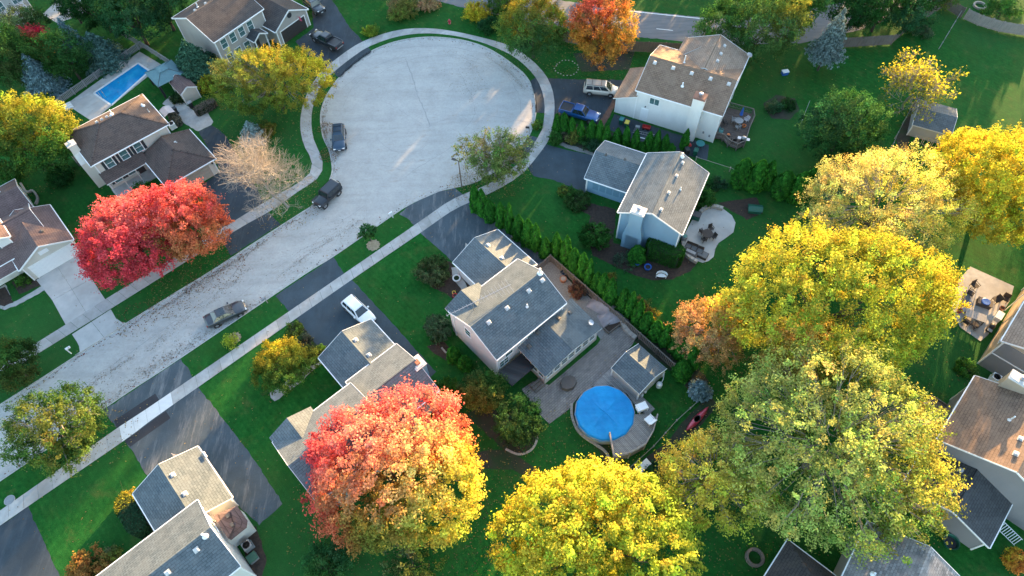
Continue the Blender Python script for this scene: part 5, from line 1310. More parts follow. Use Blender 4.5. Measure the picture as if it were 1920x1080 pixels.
broadleaf("honey_locust", "pale buff-yellow airy tree below the grey shed", "tree", (43.83, 49.15, 7.00), (9.94, 7.33, 5.0), 6.8,
          [(-.6, .4, .3, PALE), (0, .6, .5, (.60, .54, .16)), (.6, .3, .3, (.60, .55, .10)), (0, -.2, .9, PALE), (-.4, -.6, .2, (.48, .46, .12)), (.5, -.6, .1, (.44, .44, .08)), (.9, -.2, 0, YEL)], 28, .27, .9, 34, 20, gap=.16, mess=.5, bright=.25, bark="bark_grey", inner=.25, twigs=160, spr=1.3)
broadleaf("maple_tree", "bright yellow maple at the right edge beside the grey shed", "tree", (58.61, 51.21, 7.00), (7.11, 8.76, 5.4), 6.9,
          [(-.5, .5, .3, YEL), (.3, .7, .4, LEM), (0, 0, .9, YEL), (-.5, -.6, .1, GOLD), (.4, -.5, .3, YEL), (-.2, -.9, 0, LIME)], 29, .35, .9, 38, 14, bright=.2, up=.55)
broadleaf("honey_locust", "airy tan-gold tree squeezed between the orange tree and the largest green-gold tree", "tree", (29.40, 30.70, 7.00), (4.57, 3.59, 3.6), 7.6,
          [(-.6, .4, .3, (.52, .38, .12)), (.3, .6, .5, GOLD), (.5, -.2, .3, (.55, .41, .10)), (0, -.2, .9, (.50, .36, .13)), (-.4, -.6, .2, OLV)], 47, .27, .8, 30, 11, gap=.16, mess=.5, bark="bark_grey", inner=.3)
broadleaf("pear_tree", "rusty orange tree at the end of the long arborvitae hedge", "tree", (21.63, 34.98, 4.00), (4.19, 3.84, 3.3), 4.0,
          [(-.7, .5, .2, (.46, .26, .12)), (.3, .7, .4, (.60, .36, .06)), (.7, 0, .2, (.58, .40, .05)), (0, 0, .9, (.54, .37, .09)), (-.4, -.6, .1, TAN), (.4, -.7, 0, (.40, .28, .10))], 30, .27, .7, 34, 13, gap=.16, mess=.5, inner=.25, twigs=70, spr=1.3)
broadleaf("locust_tree", "golden yellow and green tree in front of the greige house", "tree", (-32.32, 76.55, 5.00), (8.38, 5.38, 4.0), 5.2,
          [(.6, .4, .3, (.66, .54, .04)), (.1, .6, .6, (.60, .48, .04)), (.9, 0, .1, (.66, .50, .04)), (.4, 0, .8, (.58, .48, .05)), (-.5, .3, .3, (.24, .24, .10)), (-.7, -.3, 0, YGR), (0, -.4, .5, (.24, .22, .04)), (.4, -.7, .1, GRN), (-.2, -.9, 0, MGR)], 31, .32, .8, 34, 17, gap=.2, mess=.35, bright=.26, inner=.25, twigs=80, spr=1.5)
broadleaf("maple_tree", "tall narrow maple, red above and yellow below, in front of the wooden fence", "tree", (14.34, 82.74, 6.00), (4.45, 4.29, 6.0), 6.8,
          [(0, .5, .7, RED), (.6, .4, .6, RED), (-.6, .4, .6, CRIM), (.8, 0, 0, GOLD), (-.7, -.1, -.1, (.44, .28, .03)), (0, -.7, .1, (.20, .17, .03)), (.3, -.5, -.4, ORG), (-.2, -.4, .4, (.30, .09, .05)), (.3, -.2, .5, (.28, .20, .03))], 32, .33, .85, 36, 15, sharp=4, mess=.3, up=.5)
broadleaf("linden_tree", "round green tree with yellow top above the cul-de-sac, left of the red and yellow maple", "tree", (4.66, 85.49, 5.00), (5.02, 4.40, 4.6), 5.4,
          [(-.3, .6, .6, (.36, .28, .03)), (.4, .7, .5, (.44, .31, .04)), (0, 0, .9, (.16, .17, .03)), (.6, -.3, .1, GRN), (-.5, -.5, .1, MGR), (0, -.9, -.1, BGR)], 33, .33, .9, 34, 13, mess=.35)
broadleaf("oak_tree", "broad dark green tree with a yellow flank behind the white house", "tree", (36.21, 83.05, 6.00), (8.30, 4.61, 4.8), 6.0,
          [(-.6, .3, .3, GRN), (0, .5, .7, MGR), (.3, -.4, .5, BGR), (-.5, -.5, .1, DGR), (.75, .2, .3, (.42, .32, .03)), (.9, -.3, 0, MGR), (0, 0, .9, GRN)], 34, .33, .95, 34, 17, mess=.3)
bare_tree("thin_ash_tree", "thinning tree with scattered golden leaves beside the grey shed", "tree", (56.53, 71.23, 0.00), 13.5, 1.05, 41, "twig_grey", 5, 4, .17, rmin=.02, leaves=([(-.6, .3, .3, GOLD), (.6, .4, .5, YEL), (.4, 0, .8, YEL), (-.6, -.6, .2, OLV), (.2, -.7, .2, YGR)], 2, .34))
broadleaf("elm_tree", "round mid-green tree left of the thinning golden tree", "tree", (44.33, 63.90, 4.00), (5.34, 4.63, 4.0), 4.4,
          [(-.5, .5, .3, BGR), (.3, .6, .6, GRN), (.6, -.2, .3, MGR), (-.4, -.6, .1, DGR), (0, 0, .9, (.05, .10, .04))], 35, .32, .9, 32, 13, mess=.4)
broadleaf("young_ash_tree", "sparse grey-green tree with yellow tips by the lamp post at the cul-de-sac", "tree", (-1.60, 61.75, 4.00), (4.99, 4.02, 2.9), 4.0,
          [(-.6, .6, .3, (.46, .38, .10)), (.2, .5, .5, (.24, .30, .12)), (.6, 0, .3, (.20, .26, .10)), (0, -.4, .6, MGR), (-.5, -.4, .2, SAGE), (.2, -.8, .1, (.16, .19, .03))], 36, .24, .8, 30, 12, gap=.24, mess=.6, bark="bark_grey", inner=.4, twigs=120, spr=1.3)
bare_tree("bare_tree", "nearly bare tan-twigged tree beside the parked black off-roader", "tree", (-29.03, 57.88, 0.00), 17.0, 1.5, 42, "twig", 5, 5, .20, upb=.75, lean=(-.4, .15), rmin=.012)
broadleaf("maple_tree", "green tree with golden sunlit crown at the left edge by the cream house", "tree", (-62.63, 66.36, 6.00), (6.43, 5.17, 5.2), 6.4,
          [(0, .8, .8, (.42, .40, .04)), (.5, .6, .5, (.32, .34, .04)), (-.6, .5, .4, (.24, .27, .035)), (.3, 0, .6, (.10, .14, .025)), (-.3, .2, .7, (.16, .17, .03)), (-.4, -.4, .3, DGR), (.5, -.6, .1, GRN), (0, -.9, -.1, DGR)], 37, .34, .95, 36, 15, sharp=4, mess=.25)
broadleaf("ash_tree", "green tree with orange-tinged heart over the sidewalk at lower left", "tree", (-47.41, 26.50, 4.00), (5.25, 4.59, 3.5), 4.2,
          [(-.5, .3, .4, GRN), (.3, .5, .5, MGR), (.1, 0, .95, (.34, .24, .05)), (.4, -.3, .6, (.13, .18, .035)), (-.6, -.4, .1, (.08, .16, .04)), (.7, -.2, .1, (.12, .17, .04)), (0, -.8, 0, GRN), (-.2, .2, .7, MGR)], 38, .30, .75, 32, 14, gap=.2, mess=.5, inner=.25, twigs=60, spr=1.4)
broadleaf("ash_tree", "dark green tree cut by the left edge beside the green verge", "tree", (-55.49, 34.64, 3.00), (3.05, 3.05, 2.7), 3.2,
          [(-.4, .4, .4, (.09, .11, .03)), (.4, .3, .4, DGR), (0, 0, .9, GRN), (.3, -.6, .1, (.10, .11, .03)), (-.5, -.5, 0, DGR)], 39, .27, .7, 30, 10, mess=.5)
broadleaf("magnolia", "small yellow-topped green tree in the front yard of the grey-roofed house", "tree", (-25.67, 33.54, 2.00), (3.65, 3.24, 2.1), 2.3,
          [(-.4, .6, .5, GOLD), (.3, .4, .8, (.44, .32, .03)), (.6, 0, .2, GRN), (-.6, -.2, .2, (.10, .12, .02)), (0, -.7, .2, GRN), (.5, -.6, 0, MGR)], 40, .25, .62, 32, 11, mess=.35)
broadleaf("sapling", "small green sapling on the verge by its straw ring", "tree", (-17.67, 51.75, 1.60), (1.14, 1.01, 1.0), 2.0, [(0, 0, .8, BGR), (.5, -.5, 0, MGR), (-.5, .5, 0, GRN)], 51, .2, .42, 26, 6)
bare_tree("sapling", "thin sapling with few yellow leaves on the verge beside the parked sedan", "tree", (-32.72, 38.09, 0.00), 2.0, 1.0, 43, "twig_grey", 3, 4, .04, leaves=([(0, 0, .5, LIME), (.5, .5, .5, OLV)], 9, .2))
# ---- dark evergreen edge and far garden at the top left
for k, (at, rx, ry, cz, rz, cs, lb) in enumerate((
        ((-56.11, 91.99, 5.50), 5.34, 3.72, 5.5, 5.2, (DGR, (.012, .040, .018), BGR), "tall dark evergreen mass, right one behind the rectangular pool"),
        ((-62.89, 95.71, 5.00), 4.14, 2.81, 5.0, 4.8, (DGR, (.014, .045, .020), DGR), "tall dark evergreen, middle one at the top left edge"),
        ((-52.72, 95.46, 5.00), 4.13, 2.81, 5.0, 5.0, ((.012, .040, .014), DGR, BGR), "dark evergreen next to the greige house roof at the top edge"),
        ((-64.62, 84.64, 4.00), 3.78, 3.31, 4.0, 3.8, (GRN, BGR, (.03, .085, .022)), "rounded green tree between the blue spruces at upper left"),
        ((-72.13, 84.48, 4.50), 4.08, 4.08, 4.5, 4.2, (DGR, GRN, (.05, .09, .03)), "dark green tree at the left edge below the pale grey house"),
        ((-74.43, 94.34, 3.00), 3.51, 2.00, 3.0, 2.6, ((.06, .085, .045), DGR, SAGE), "soft grey-green tree beside the small pale shed"),
        ((-68.49, 98.19, 3.50), 1.86, 2.20, 3.5, 3.4, (DGR, BGR, DGR), "slender dark conifer between the pale grey house and the patio"),
        ((57.46, 88.39, 5.00), 4.94, 2.71, 5.0, 4.5, (DGR, (.014, .045, .020), GRN), "dark evergreen at the top edge behind the plank fence"),
        ((66.24, 91.00, 4.50), 4.87, 1.95, 4.5, 4.0, (GRN, OLV, DGR), "leafy green tree at the top edge near the fence corner"),
        ((78.10, 90.45, 1.20), 3.32, 1.33, 1.2, 1.0, (GRN, MGR, GRN), "low green shrub behind the pale plank fence at upper right"),
        ((43.88, 88.30, 4.50), 4.80, 3.20, 4.5, 4.2, (GRN, MGR, (.05, .13, .03)), "leafy green tree between the oak and the tall thin spruce"),
        ((53.09, 87.90, 4.00), 3.69, 3.21, 4.0, 4.0, (DGR, GRN, DGR), "dark evergreen right behind the tall thin spruce"),
        ((61.21, 86.81, 3.50), 3.36, 2.40, 3.5, 3.2, (DGR, GRN, BGR), "dark leafy tree behind the kink of the plank fence"))):
    broadleaf("evergreen_tree" if rz > 3 else "garden_tree", lb, "tree", at, (rx, ry, rz), cz + .4,
              [(-.5, .4, .4, cs[0]), (.5, .3, .5, cs[1]), (0, -.5, .4, cs[2])], 60 + k, .34, .95, 30, 12, mess=.5)
broadleaf("maple_tree", "small crimson and orange tree at upper left among dark greens", "tree", (-70.69, 89.15, 3.00), (2.20, 2.60, 2.6), 3.2, [(0, .6, .6, (.40, .03, .08)), (.5, .3, .5, CRIM), (0, -.6, 0, (.28, .12, .03)), (.5, -.5, 0, OLV)], 52, .28, .7, 34, 8, sharp=4)
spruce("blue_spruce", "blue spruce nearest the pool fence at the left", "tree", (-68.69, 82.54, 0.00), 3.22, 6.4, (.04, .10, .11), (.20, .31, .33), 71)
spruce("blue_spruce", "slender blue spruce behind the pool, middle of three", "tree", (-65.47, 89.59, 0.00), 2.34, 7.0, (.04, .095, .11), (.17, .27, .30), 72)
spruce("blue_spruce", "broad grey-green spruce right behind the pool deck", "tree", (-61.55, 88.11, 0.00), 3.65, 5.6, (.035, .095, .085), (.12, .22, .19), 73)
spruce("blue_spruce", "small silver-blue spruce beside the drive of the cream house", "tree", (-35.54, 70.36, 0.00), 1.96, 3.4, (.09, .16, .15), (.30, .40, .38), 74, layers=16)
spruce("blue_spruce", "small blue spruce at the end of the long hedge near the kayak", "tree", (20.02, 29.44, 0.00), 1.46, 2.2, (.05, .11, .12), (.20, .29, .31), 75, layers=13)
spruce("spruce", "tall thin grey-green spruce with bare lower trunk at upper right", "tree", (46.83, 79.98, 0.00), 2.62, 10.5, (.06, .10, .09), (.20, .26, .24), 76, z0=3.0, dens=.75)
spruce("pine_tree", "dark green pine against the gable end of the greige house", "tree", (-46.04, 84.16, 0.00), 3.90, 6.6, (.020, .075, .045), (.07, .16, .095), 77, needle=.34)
# ---- shrubs
def shrub(label, at, r, h, cols, seed, name="shrub", group=None, cat="shrub", leaf=.2, clump=.42, per=24, ry=None, **k):
    return broadleaf(name, label, cat, at, (r, ry or r, h * .55), h * .5, [(-.5, .4, .4, cols[0]), (.5, .3, .5, cols[-1]), (0, -.5, .4, cols[len(cols) // 2])], seed, leaf, clump, per, 8, limbs=True, trunk_r=.05, bottom=-.95, part="foliage", lobe_r=(.42, .6), group=group, **k)
shrub("loose green shrub beside the garage of the white aerial house", (-9.49, 46.08, 1.10), 2.07, 2.2, [(.07, .12, .04), (.10, .13, .06), (.05, .10, .03)], 101)
shrub("clipped round sage-green shrub at the white house corner", (-8.66, 38.15, 1.10), 1.66, 2.2, [(.06, .11, .055), (.085, .14, .07)], 102, leaf=.16, clump=.34)
shrub("bright green bush beside the asphalt drive end", (-7.68, 30.25, 0.90), 1.57, 1.8, [MGR, (.06, .16, .02)], 103)
shrub("dark green bush left of the pair behind the white house, orange flecked", (-3.61, 29.54, 1.70), 2.41, 4.4, [(.045, .12, .035), (.24, .20, .04), GRN], 104, clump=.6, leaf=.26)
shrub("dark green bush right of the pair behind the white house", (-0.01, 26.13, 1.70), 2.69, 4.6, [(.04, .11, .035), (.07, .14, .04), DGR], 105, clump=.6, leaf=.26)
shrub("dense dark green bush in front of the blue garage", (10.68, 50.31, 1.20), 1.86, 2.4, [(.02, .08, .018), GRN], 106)
shrub("low orange-brown bush at the bottom left edge", (-41.96, 13.63, 0.80), 2.26, 1.6, [(.36, .20, .05), (.30, .16, .05), (.22, .15, .05)], 107, ry=1.6)
shrub("small grey-green bush beside the orange-brown bush", (-39.93, 14.67, 0.60), 0.73, 1.2, [(.08, .11, .06), OLV], 108)
shrub("bright green ball shrub by the porch of the cream house", (-48.75, 61.37, 0.65), 1.21, 1.3, [MGR, (.05, .15, .02)], 109)
shrub("small green boxwood in the black bed by the white garage", (-60.17, 47.50, 0.50), 0.72, 1.0, [MGR, (.07, .17, .03)], 110)
shrub("light green shrub at the bottom edge under the huge maple", (-18.75, 12.88, 1.20), 2.34, 2.4, [(.03, .12, .04), MGR, (.05, .16, .06)], 111, clump=.6, leaf=.28)
shrub("grey bare-twigged shrub bed beside the huge maple at the bottom", (-10.44, 12.39, 1.10), 3.05, 2.2, [(.12, .14, .08), OLV], 112, gap=.4, clump=.6)
shrub("tan ornamental grass clump at the top edge above the cul-de-sac", (-16.01, 96.70, 1.20), 2.57, 2.4, [(.30, .22, .12), OLV, (.20, .20, .05)], 113, clump=.5)
shrub("pale feathery bush at the top edge beside the tan grass clump", (-11.99, 98.79, 1.00), 2.08, 2.0, [(.34, .26, .18), TAN], 114, clump=.5)
shrub("yellow bush near the red hydrant at the top edge", (-3.77, 95.52, 1.10), 2.30, 2.2, [GOLD, YEL, (.30, .24, .03)], 115, clump=.5)
shrub("dark bluish shrub right of the yellow bush at the top", (-1.87, 92.35, 0.80), 1.85, 1.6, [BGR, DGR], 116)
shrub("low yellow-green bush beside the tan grass clump and drive", (-20.73, 92.61, 0.50), 1.27, 1.0, [LIME, YGR, MGR], 117)
shrub("green climber tree at the top edge beside the linden", (0.54, 96.59, 1.50), 2.56, 3.0, [DGR, GRN, (.30, .24, .03)], 118, clump=.6, leaf=.26)
shrub("grey-green round shrub in the lawn island at upper right", (38.34, 72.16, 0.60), 1.06, 1.2, [SAGE, BGR], 119)
shrub("low dark green shrub in the lawn island beside the round one", (40.54, 72.73, 0.35), 1.22, .7, [GRN, DGR], 120)
shrub("spreading green bush by the blue house garage corner", (8.94, 56.69, 0.50), 1.81, 1.0, [GRN, (.05, .10, .03)], 121)
shrub("low leafy bush on the lawn left of the blue garage", (7.65, 58.01, 0.40), 1.12, .8, [OLV, GRN], 122)
shrub("grey bare shrub in the gravel strip by the smooth drive", (9.15, 67.98, 0.55), 1.34, 1.1, [(.15, .13, .10), OLV], 123, gap=.25)
shrub("low green juniper in the gravel strip by the smooth drive", (11.70, 66.57, 0.40), 1.33, .8, [GRN, (.04, .12, .06)], 124)
shrub("green bush at the sidewalk end of the short hedge row", (6.90, 67.80, 0.65), 0.96, 1.3, [MGR, GRN], 125)
shrub("yellow-flecked weeds by the black mailbox", (4.54, 70.61, 0.35), 0.68, .7, [LIME, MGR], 126)
shrub("silvery ground cover in the bed below the blue house", (14.04, 46.93, 0.25), 1.58, .5, [(.10, .17, .11), (.08, .14, .08)], 127, leaf=.14)
shrub("red-brown bush in the gravel yard behind the garage", (7.75, 42.76, 0.60), 1.08, 1.2, [(.17, .09, .06), (.22, .10, .06)], 128, gap=.2)
shrub("rusty low plants at the far side of the long hedge, upper clump", (15.36, 40.84, 0.35), 0.88, .7, [(.30, .18, .05), OLV], 129, gap=.2)
shrub("rusty low plants at the far side of the long hedge, lower clump", (16.20, 39.21, 0.35), 0.87, .7, [(.28, .16, .04), (.36, .26, .04)], 130, gap=.2)
shrub("yellow low plant by the end of the hedge near the lawn", (12.01, 44.68, 0.25), 0.52, .5, [(.30, .22, .03), OLV], 131, gap=.2)
shrub("yellow and brown shrub against the hedge of the lower left house", (-39.99, 20.11, 0.45), 0.76, .9, [(.32, .26, .03), OLV, (.20, .18, .03)], 132)
shrub("narrow leafy border shrub along the smooth asphalt drive, upper", (-25.55, 39.04, 0.50), 0.93, 1.0, [GRN, OLV], 133)
shrub("narrow leafy border shrub along the smooth asphalt drive, middle", (-24.33, 37.42, 0.55), 1.05, 1.1, [GRN, (.10, .10, .07)], 134)
shrub("narrow leafy border shrub along the smooth asphalt drive, lower", (-23.28, 35.75, 0.50), 0.97, 1.0, [(.05, .10, .04), OLV], 135)
shrub("lime green tuft beside the garage corner on the smooth drive", (-22.32, 36.42, 0.30), 0.49, .6, [MGR, LIME], 136)
shrub("clipped bush beside the drive of the cream house porch", (-33.98, 71.25, 0.80), 1.51, 1.6, [GRN, (.22, .20, .04)], 137)
shrub("yellow-green shrub below the gable of the greige house", (-43.66, 85.59, 1.00), 1.79, 2.0, [(.34, .27, .03), OLV, GRN], 138, clump=.5)
shrub("yellow shrub beside the brown garden shed", (-43.81, 81.12, 1.00), 1.75, 2.0, [GOLD, LIME, OLV], 139, clump=.5)
shrub("dark bush with white blooms between shed and lawn", (-48.33, 79.09, 0.50), 1.02, 1.0, [DGR, (.05, .09, .04)], 140)
shrub("green bush left of the cream house chimney", (-60.45, 63.94, 1.10), 1.80, 2.2, [GRN, DGR], 141, clump=.5)
shrub("dark leafy shrubs under the kayak tree by the white board", (13.89, 20.25, 0.60), 1.30, 1.2, [DGR, (.03, .08, .05)], 142)
shrub("bright green fern patch by the house at the right edge", (49.76, 30.84, 0.40), 1.18, .8, [(.05, .17, .02), MGR], 143)
shrub("golden leafy shrub at the bottom right corner", (46.52, 10.75, 0.90), 1.10, 1.8, [GOLD, ORG], 144, clump=.5)
shrub("green bushes behind the blue house by the patio wall", (25.28, 55.87, 0.80), 1.38, 1.6, [DGR, GRN], 145)
shrub("low vine patch behind the blue house", (27.59, 58.48, 0.45), 1.27, .9, [GRN, (.03, .09, .05)], 146)
shrub("silvery shrub on the lawn beneath the plank fence", (64.68, 86.94, 0.60), 1.64, 1.2, [SAGE, BGR, (.12, .16, .10)], 147, gap=.3)
shrub("small shrub in the far lawn at upper left", (-68.53, 79.24, 0.70), 2.05, 1.4, [(.05, .08, .03), DGR, GRN], 148, gap=.2)
shrub("leafy shrub left of the white rock", (-67.59, 65.37, 1.00), 1.89, 2.0, [(.10, .13, .02), GRN], 149, clump=.5)
# clipped hedge block by the lower left house
def hedge(label, at, sx, sy, h, rz, c1, c2, seed, tops=None, round_=.25):
    rg = np.random.default_rng(seed)
    t = thing("clipped_hedge", label, "hedge", (at[0], at[1], 0), rz)
    n = int(900 * (sx * sy + 2 * h * (sx + sy)) / 8)
    side = rg.uniform(0, 1, n); at_ = sx * sy / (sx * sy + 2 * h * (sx + sy)); top = side < at_
    C = np.zeros((n, 3)); N = np.zeros((n, 3))
    u = rg.uniform(-1, 1, (n, 2))
    C[:, 0] = u[:, 0] * sx / 2; C[:, 1] = u[:, 1] * sy / 2; C[:, 2] = h; N[:, 2] = 1
    q = ~top; k = rg.integers(0, 4, n); zz = rg.uniform(0, h, n)
    for s_, axx, sg in ((0, 0, -1), (1, 0, 1), (2, 1, -1), (3, 1, 1)):
        m_ = q & (k == s_); C[m_, 2] = zz[m_]; C[m_, axx] = sg * (sx if axx == 0 else sy) / 2; N[m_] = 0; N[m_, axx] = sg
    ex = np.abs(C[:, 0]) / (sx / 2); ey = np.abs(C[:, 1]) / (sy / 2); sh = 1 - round_ * np.clip(ex * ey, 0, 1) ** 3
    C[:, 0] *= sh; C[:, 1] *= sh; C[:, 2] -= .2 * h * np.clip(np.maximum(ex, ey) - .75, 0, 1) * top
    N = unit(N + rg.normal(0, .4, (n, 3)) + np.array([0, 0, .2])); C += rg.normal(0, .05, (n, 3))
    K = rg.uniform(0, 1, (n, 1)); cc = (np.array(c1) * (1 - K) + np.array(c2) * K) * np.clip(1 + rg.normal(0, .2, (n, 1)), .5, 1.6)
    if tops is not None:
        m_ = (C[:, 1] > sy * .18) & (C[:, 2] > h * .6); cc[m_] = np.array(tops) * np.clip(1 + rg.normal(0, .25, (m_.sum(), 1)), .4, 1.6)
    quads("foliage", leaf_quads(C, N, rg.normal(0, 1, (n, 3)), .17 * rg.uniform(.7, 1.3, n), cc, rg), cc, "needle", t)
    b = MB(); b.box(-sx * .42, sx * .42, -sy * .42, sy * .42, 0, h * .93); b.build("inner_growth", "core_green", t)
    return t
hedge("tall clipped dark green hedge block by the lower left garage wall", (-38.39, 18.12, 1.20), 2.0, 4.6, 2.3, ST, (.012, .040, .020), (.025, .065, .032), 201, (.22, .20, .025), .3)
hedge("long clipped green hedge against the blue house wall", (18.79, 47.40, 1.30), 4.6, 2.2, 2.5, -27.5, (.012, .058, .012), (.028, .105, .018), 202)
hedge("grey-brown clipped hedge beside the garden paving", (-43.58, 76.70, 0.70), 3.2, 1.1, 1.2, 40, (.12, .10, .09), (.16, .14, .11), 203)
hedge("short grey-brown hedge by the cream house air conditioner", (-47.59, 74.64, 0.60), 2.6, 1.2, 1.1, -50, (.10, .10, .08), (.15, .14, .11), 204)
# ---- arborvitae rows
pts = resample([(-4.25, 56.26, 0.00), (-2.07, 53.87, 0.00), (0.59, 51.28, 0.00), (3.46, 48.10, 0.00), (5.33, 46.33, 0.00)], n=9)
k_ = 0
row = [(-4.25, 56.08, 0.00), (-3.36, 55.33, 0.00), (-2.40, 54.41, 0.00), (-1.05, 53.31, 0.00), (0.02, 52.40, 0.00), (1.13, 51.33, 0.00), (2.24, 50.36, 0.00), (3.14, 49.58, 0.00), (4.27, 48.38, 0.00), (5.61, 48.48, 0.00), (6.72, 47.30, 0.00), (7.54, 45.99, 0.00), (8.50, 45.01, 0.00), (9.19, 44.05, 0.00), (10.06, 43.10, 0.00), (10.71, 42.46, 0.00), (11.40, 41.24, 0.00), (12.88, 40.29, 0.00), (13.52, 39.39, 0.00), (14.27, 38.35, 0.00), (15.14, 37.46, 0.00), (16.11, 36.44, 0.00), (17.08, 35.56, 0.00), (18.02, 34.57, 0.00), (18.52, 33.87, 0.00), (19.25, 32.51, 0.00), (18.37, 31.50, 0.00)]
for i, p in enumerate(row):
    arborvitae("%s arborvitae from the sidewalk in the long hedge beside the white aerial house" % ORD[i], p, 4.8 + .6 * math.sin(i * 2.1) + .4 * math.sin(i * 5.3) - (.8 if i > 20 else 0), .74 + .10 * math.sin(i * 1.3) + (.12 if i > 24 else 0), i, "long arborvitae hedge")
row2 = [(7.11, 69.46, 0.00), (8.07, 69.20, 0.00), (9.16, 68.73, 0.00), (10.39, 68.25, 0.00), (11.77, 67.77, 0.00), (12.86, 67.50, 0.00), (13.85, 67.05, 0.00), (15.20, 66.57, 0.00), (16.34, 66.20, 0.00), (17.61, 65.74, 0.00), (18.50, 65.19, 0.00), (19.41, 65.44, 0.00), (20.41, 65.19, 0.00), (21.46, 64.83, 0.00), (22.40, 64.78, 0.00), (24.35, 65.47, 0.00)]
for i, p in enumerate(row2):
    arborvitae("%s small arborvitae from the sidewalk in the short row beside the blue pickup" % ORD[i], p, 3.5 + .4 * math.sin(i * 1.7) - (1.4 if i in (10, 14) else 0), .62 + .05 * math.sin(i * 2.3), i + 1, "short arborvitae row")
row3 = [(30.58, 58.71, 0.00), (32.32, 57.98, 0.00), (33.80, 58.27, 0.00), (35.52, 56.63, 0.00), (37.15, 55.92, 0.00), (38.48, 56.48, 0.00)]
for i, p in enumerate(row3):
    arborvitae("%s broad arborvitae from the patio in the dark group on the back lawn" % ORD[i], p, 4.8 + .4 * math.sin(i * 1.7), 1.15 + .1 * math.sin(i * 2.3), i + 2, "dark arborvitae group")
arborvitae("upright arborvitae at the blue house wall left of the clipped hedge", (15.48, 47.19, 0.00), 2.9, .95, 2, None)
arborvitae("left one of two dark arborvitae at the white house gable wall", (-6.88, 34.73, 0.00), 2.6, .75, 0, None)
arborvitae("right one of two dark arborvitae at the white house gable wall", (-5.66, 33.61, 0.00), 2.6, .82, 1, None)
# ---- unseen trees added outside the view, sized to throw long shadows across the street
k_ = 0
for (x, y, h, r) in ((16, 124, 20, 8), (29, 119, 19, 7), (3, 125, 19, 8), (-12, 124, 15, 8), (-27, 126, 15, 8), (22, 133, 21, 9), (44, 120, 14, 8), (8, 133, 21, 8), (57, 115, 14, 8), (3, 143, 22, 9), (70, 120, 14, 8), (86, 112, 13, 8), (100, 96, 13, 8), (96, 76, 12, 7), (86, 56, 11, 6), (76, 40, 10, 6), (-44, 130, 16, 9), (-60, 133, 16, 9), (-76, 128, 15, 8)):
    k_ += 1
    broadleaf("unseen_shade_tree", "%s tall green tree added for shade beyond the upper right edge, out of view" % ORD[k_ - 1], "tree", (x, y, 0), (r, r, h * .48), h * .52, [(-.5, .4, .4, OLV), (.5, .3, .5, GRN), (0, -.5, .4, LIME)], 300 + k_, .7, 1.7, 14, 11, bottom=-.95, group="shade trees added beyond the frame")

# ================================================================== vehicles (local +x forward)
def loft(b, secs, m=0):
    n = len(secs[0]); base = len(b.v); pts = [p for s in secs for p in s]
    f = []
    for j in range(len(secs) - 1):
        for k in range(n):
            k2 = (k + 1) % n
            f.append((j * n + k, j * n + k2, (j + 1) * n + k2, (j + 1) * n + k))
    f.append(tuple(range(n - 1, -1, -1))); f.append(tuple(range((len(secs) - 1) * n, len(secs) * n)))
    b.hull(pts, f, m)

def body_sec(x, w_, zb, zt, crown=.03):
    h = [(w_ * .86, zb), (w_ * .97, zb + .10), (w_, zb + (zt - zb) * .5), (w_ * .97, zt - .10), (w_ * .88, zt - .02), (w_ * .5, zt + crown * .7)]
    return [(x, y, z) for y, z in h] + [(x, 0, zt + crown)] + [(x, -y, z) for y, z in h[::-1]]

_wheel = {}
def wheel_mesh(r, wd):
    if (r, wd) not in _wheel:
        b = MB(); b.lathe([(r * .62, -wd / 2), (r * .93, -wd / 2), (r, -wd * .3), (r, wd * .3), (r * .93, wd / 2), (r * .62, wd / 2), (r * .6, wd * .2), (r * .6, -wd * .2)], 22)
        q = MB(); q.lathe([(r * .6, -wd * .42), (r * .6, wd * .42), (r * .5, wd * .44), (r * .16, wd * .30), (r * .1, wd * .36)], 16)
        for k in range(5): q.obox((math.cos(k * 1.2566) * r * .33, math.sin(k * 1.2566) * r * .33, wd * .4), (r * .5, r * .12, .02), k * 72)
        _wheel[(r, wd)] = (b.mesh("tyre", "tire", True), q.mesh("rim", "rim"))
    return _wheel[(r, wd)]

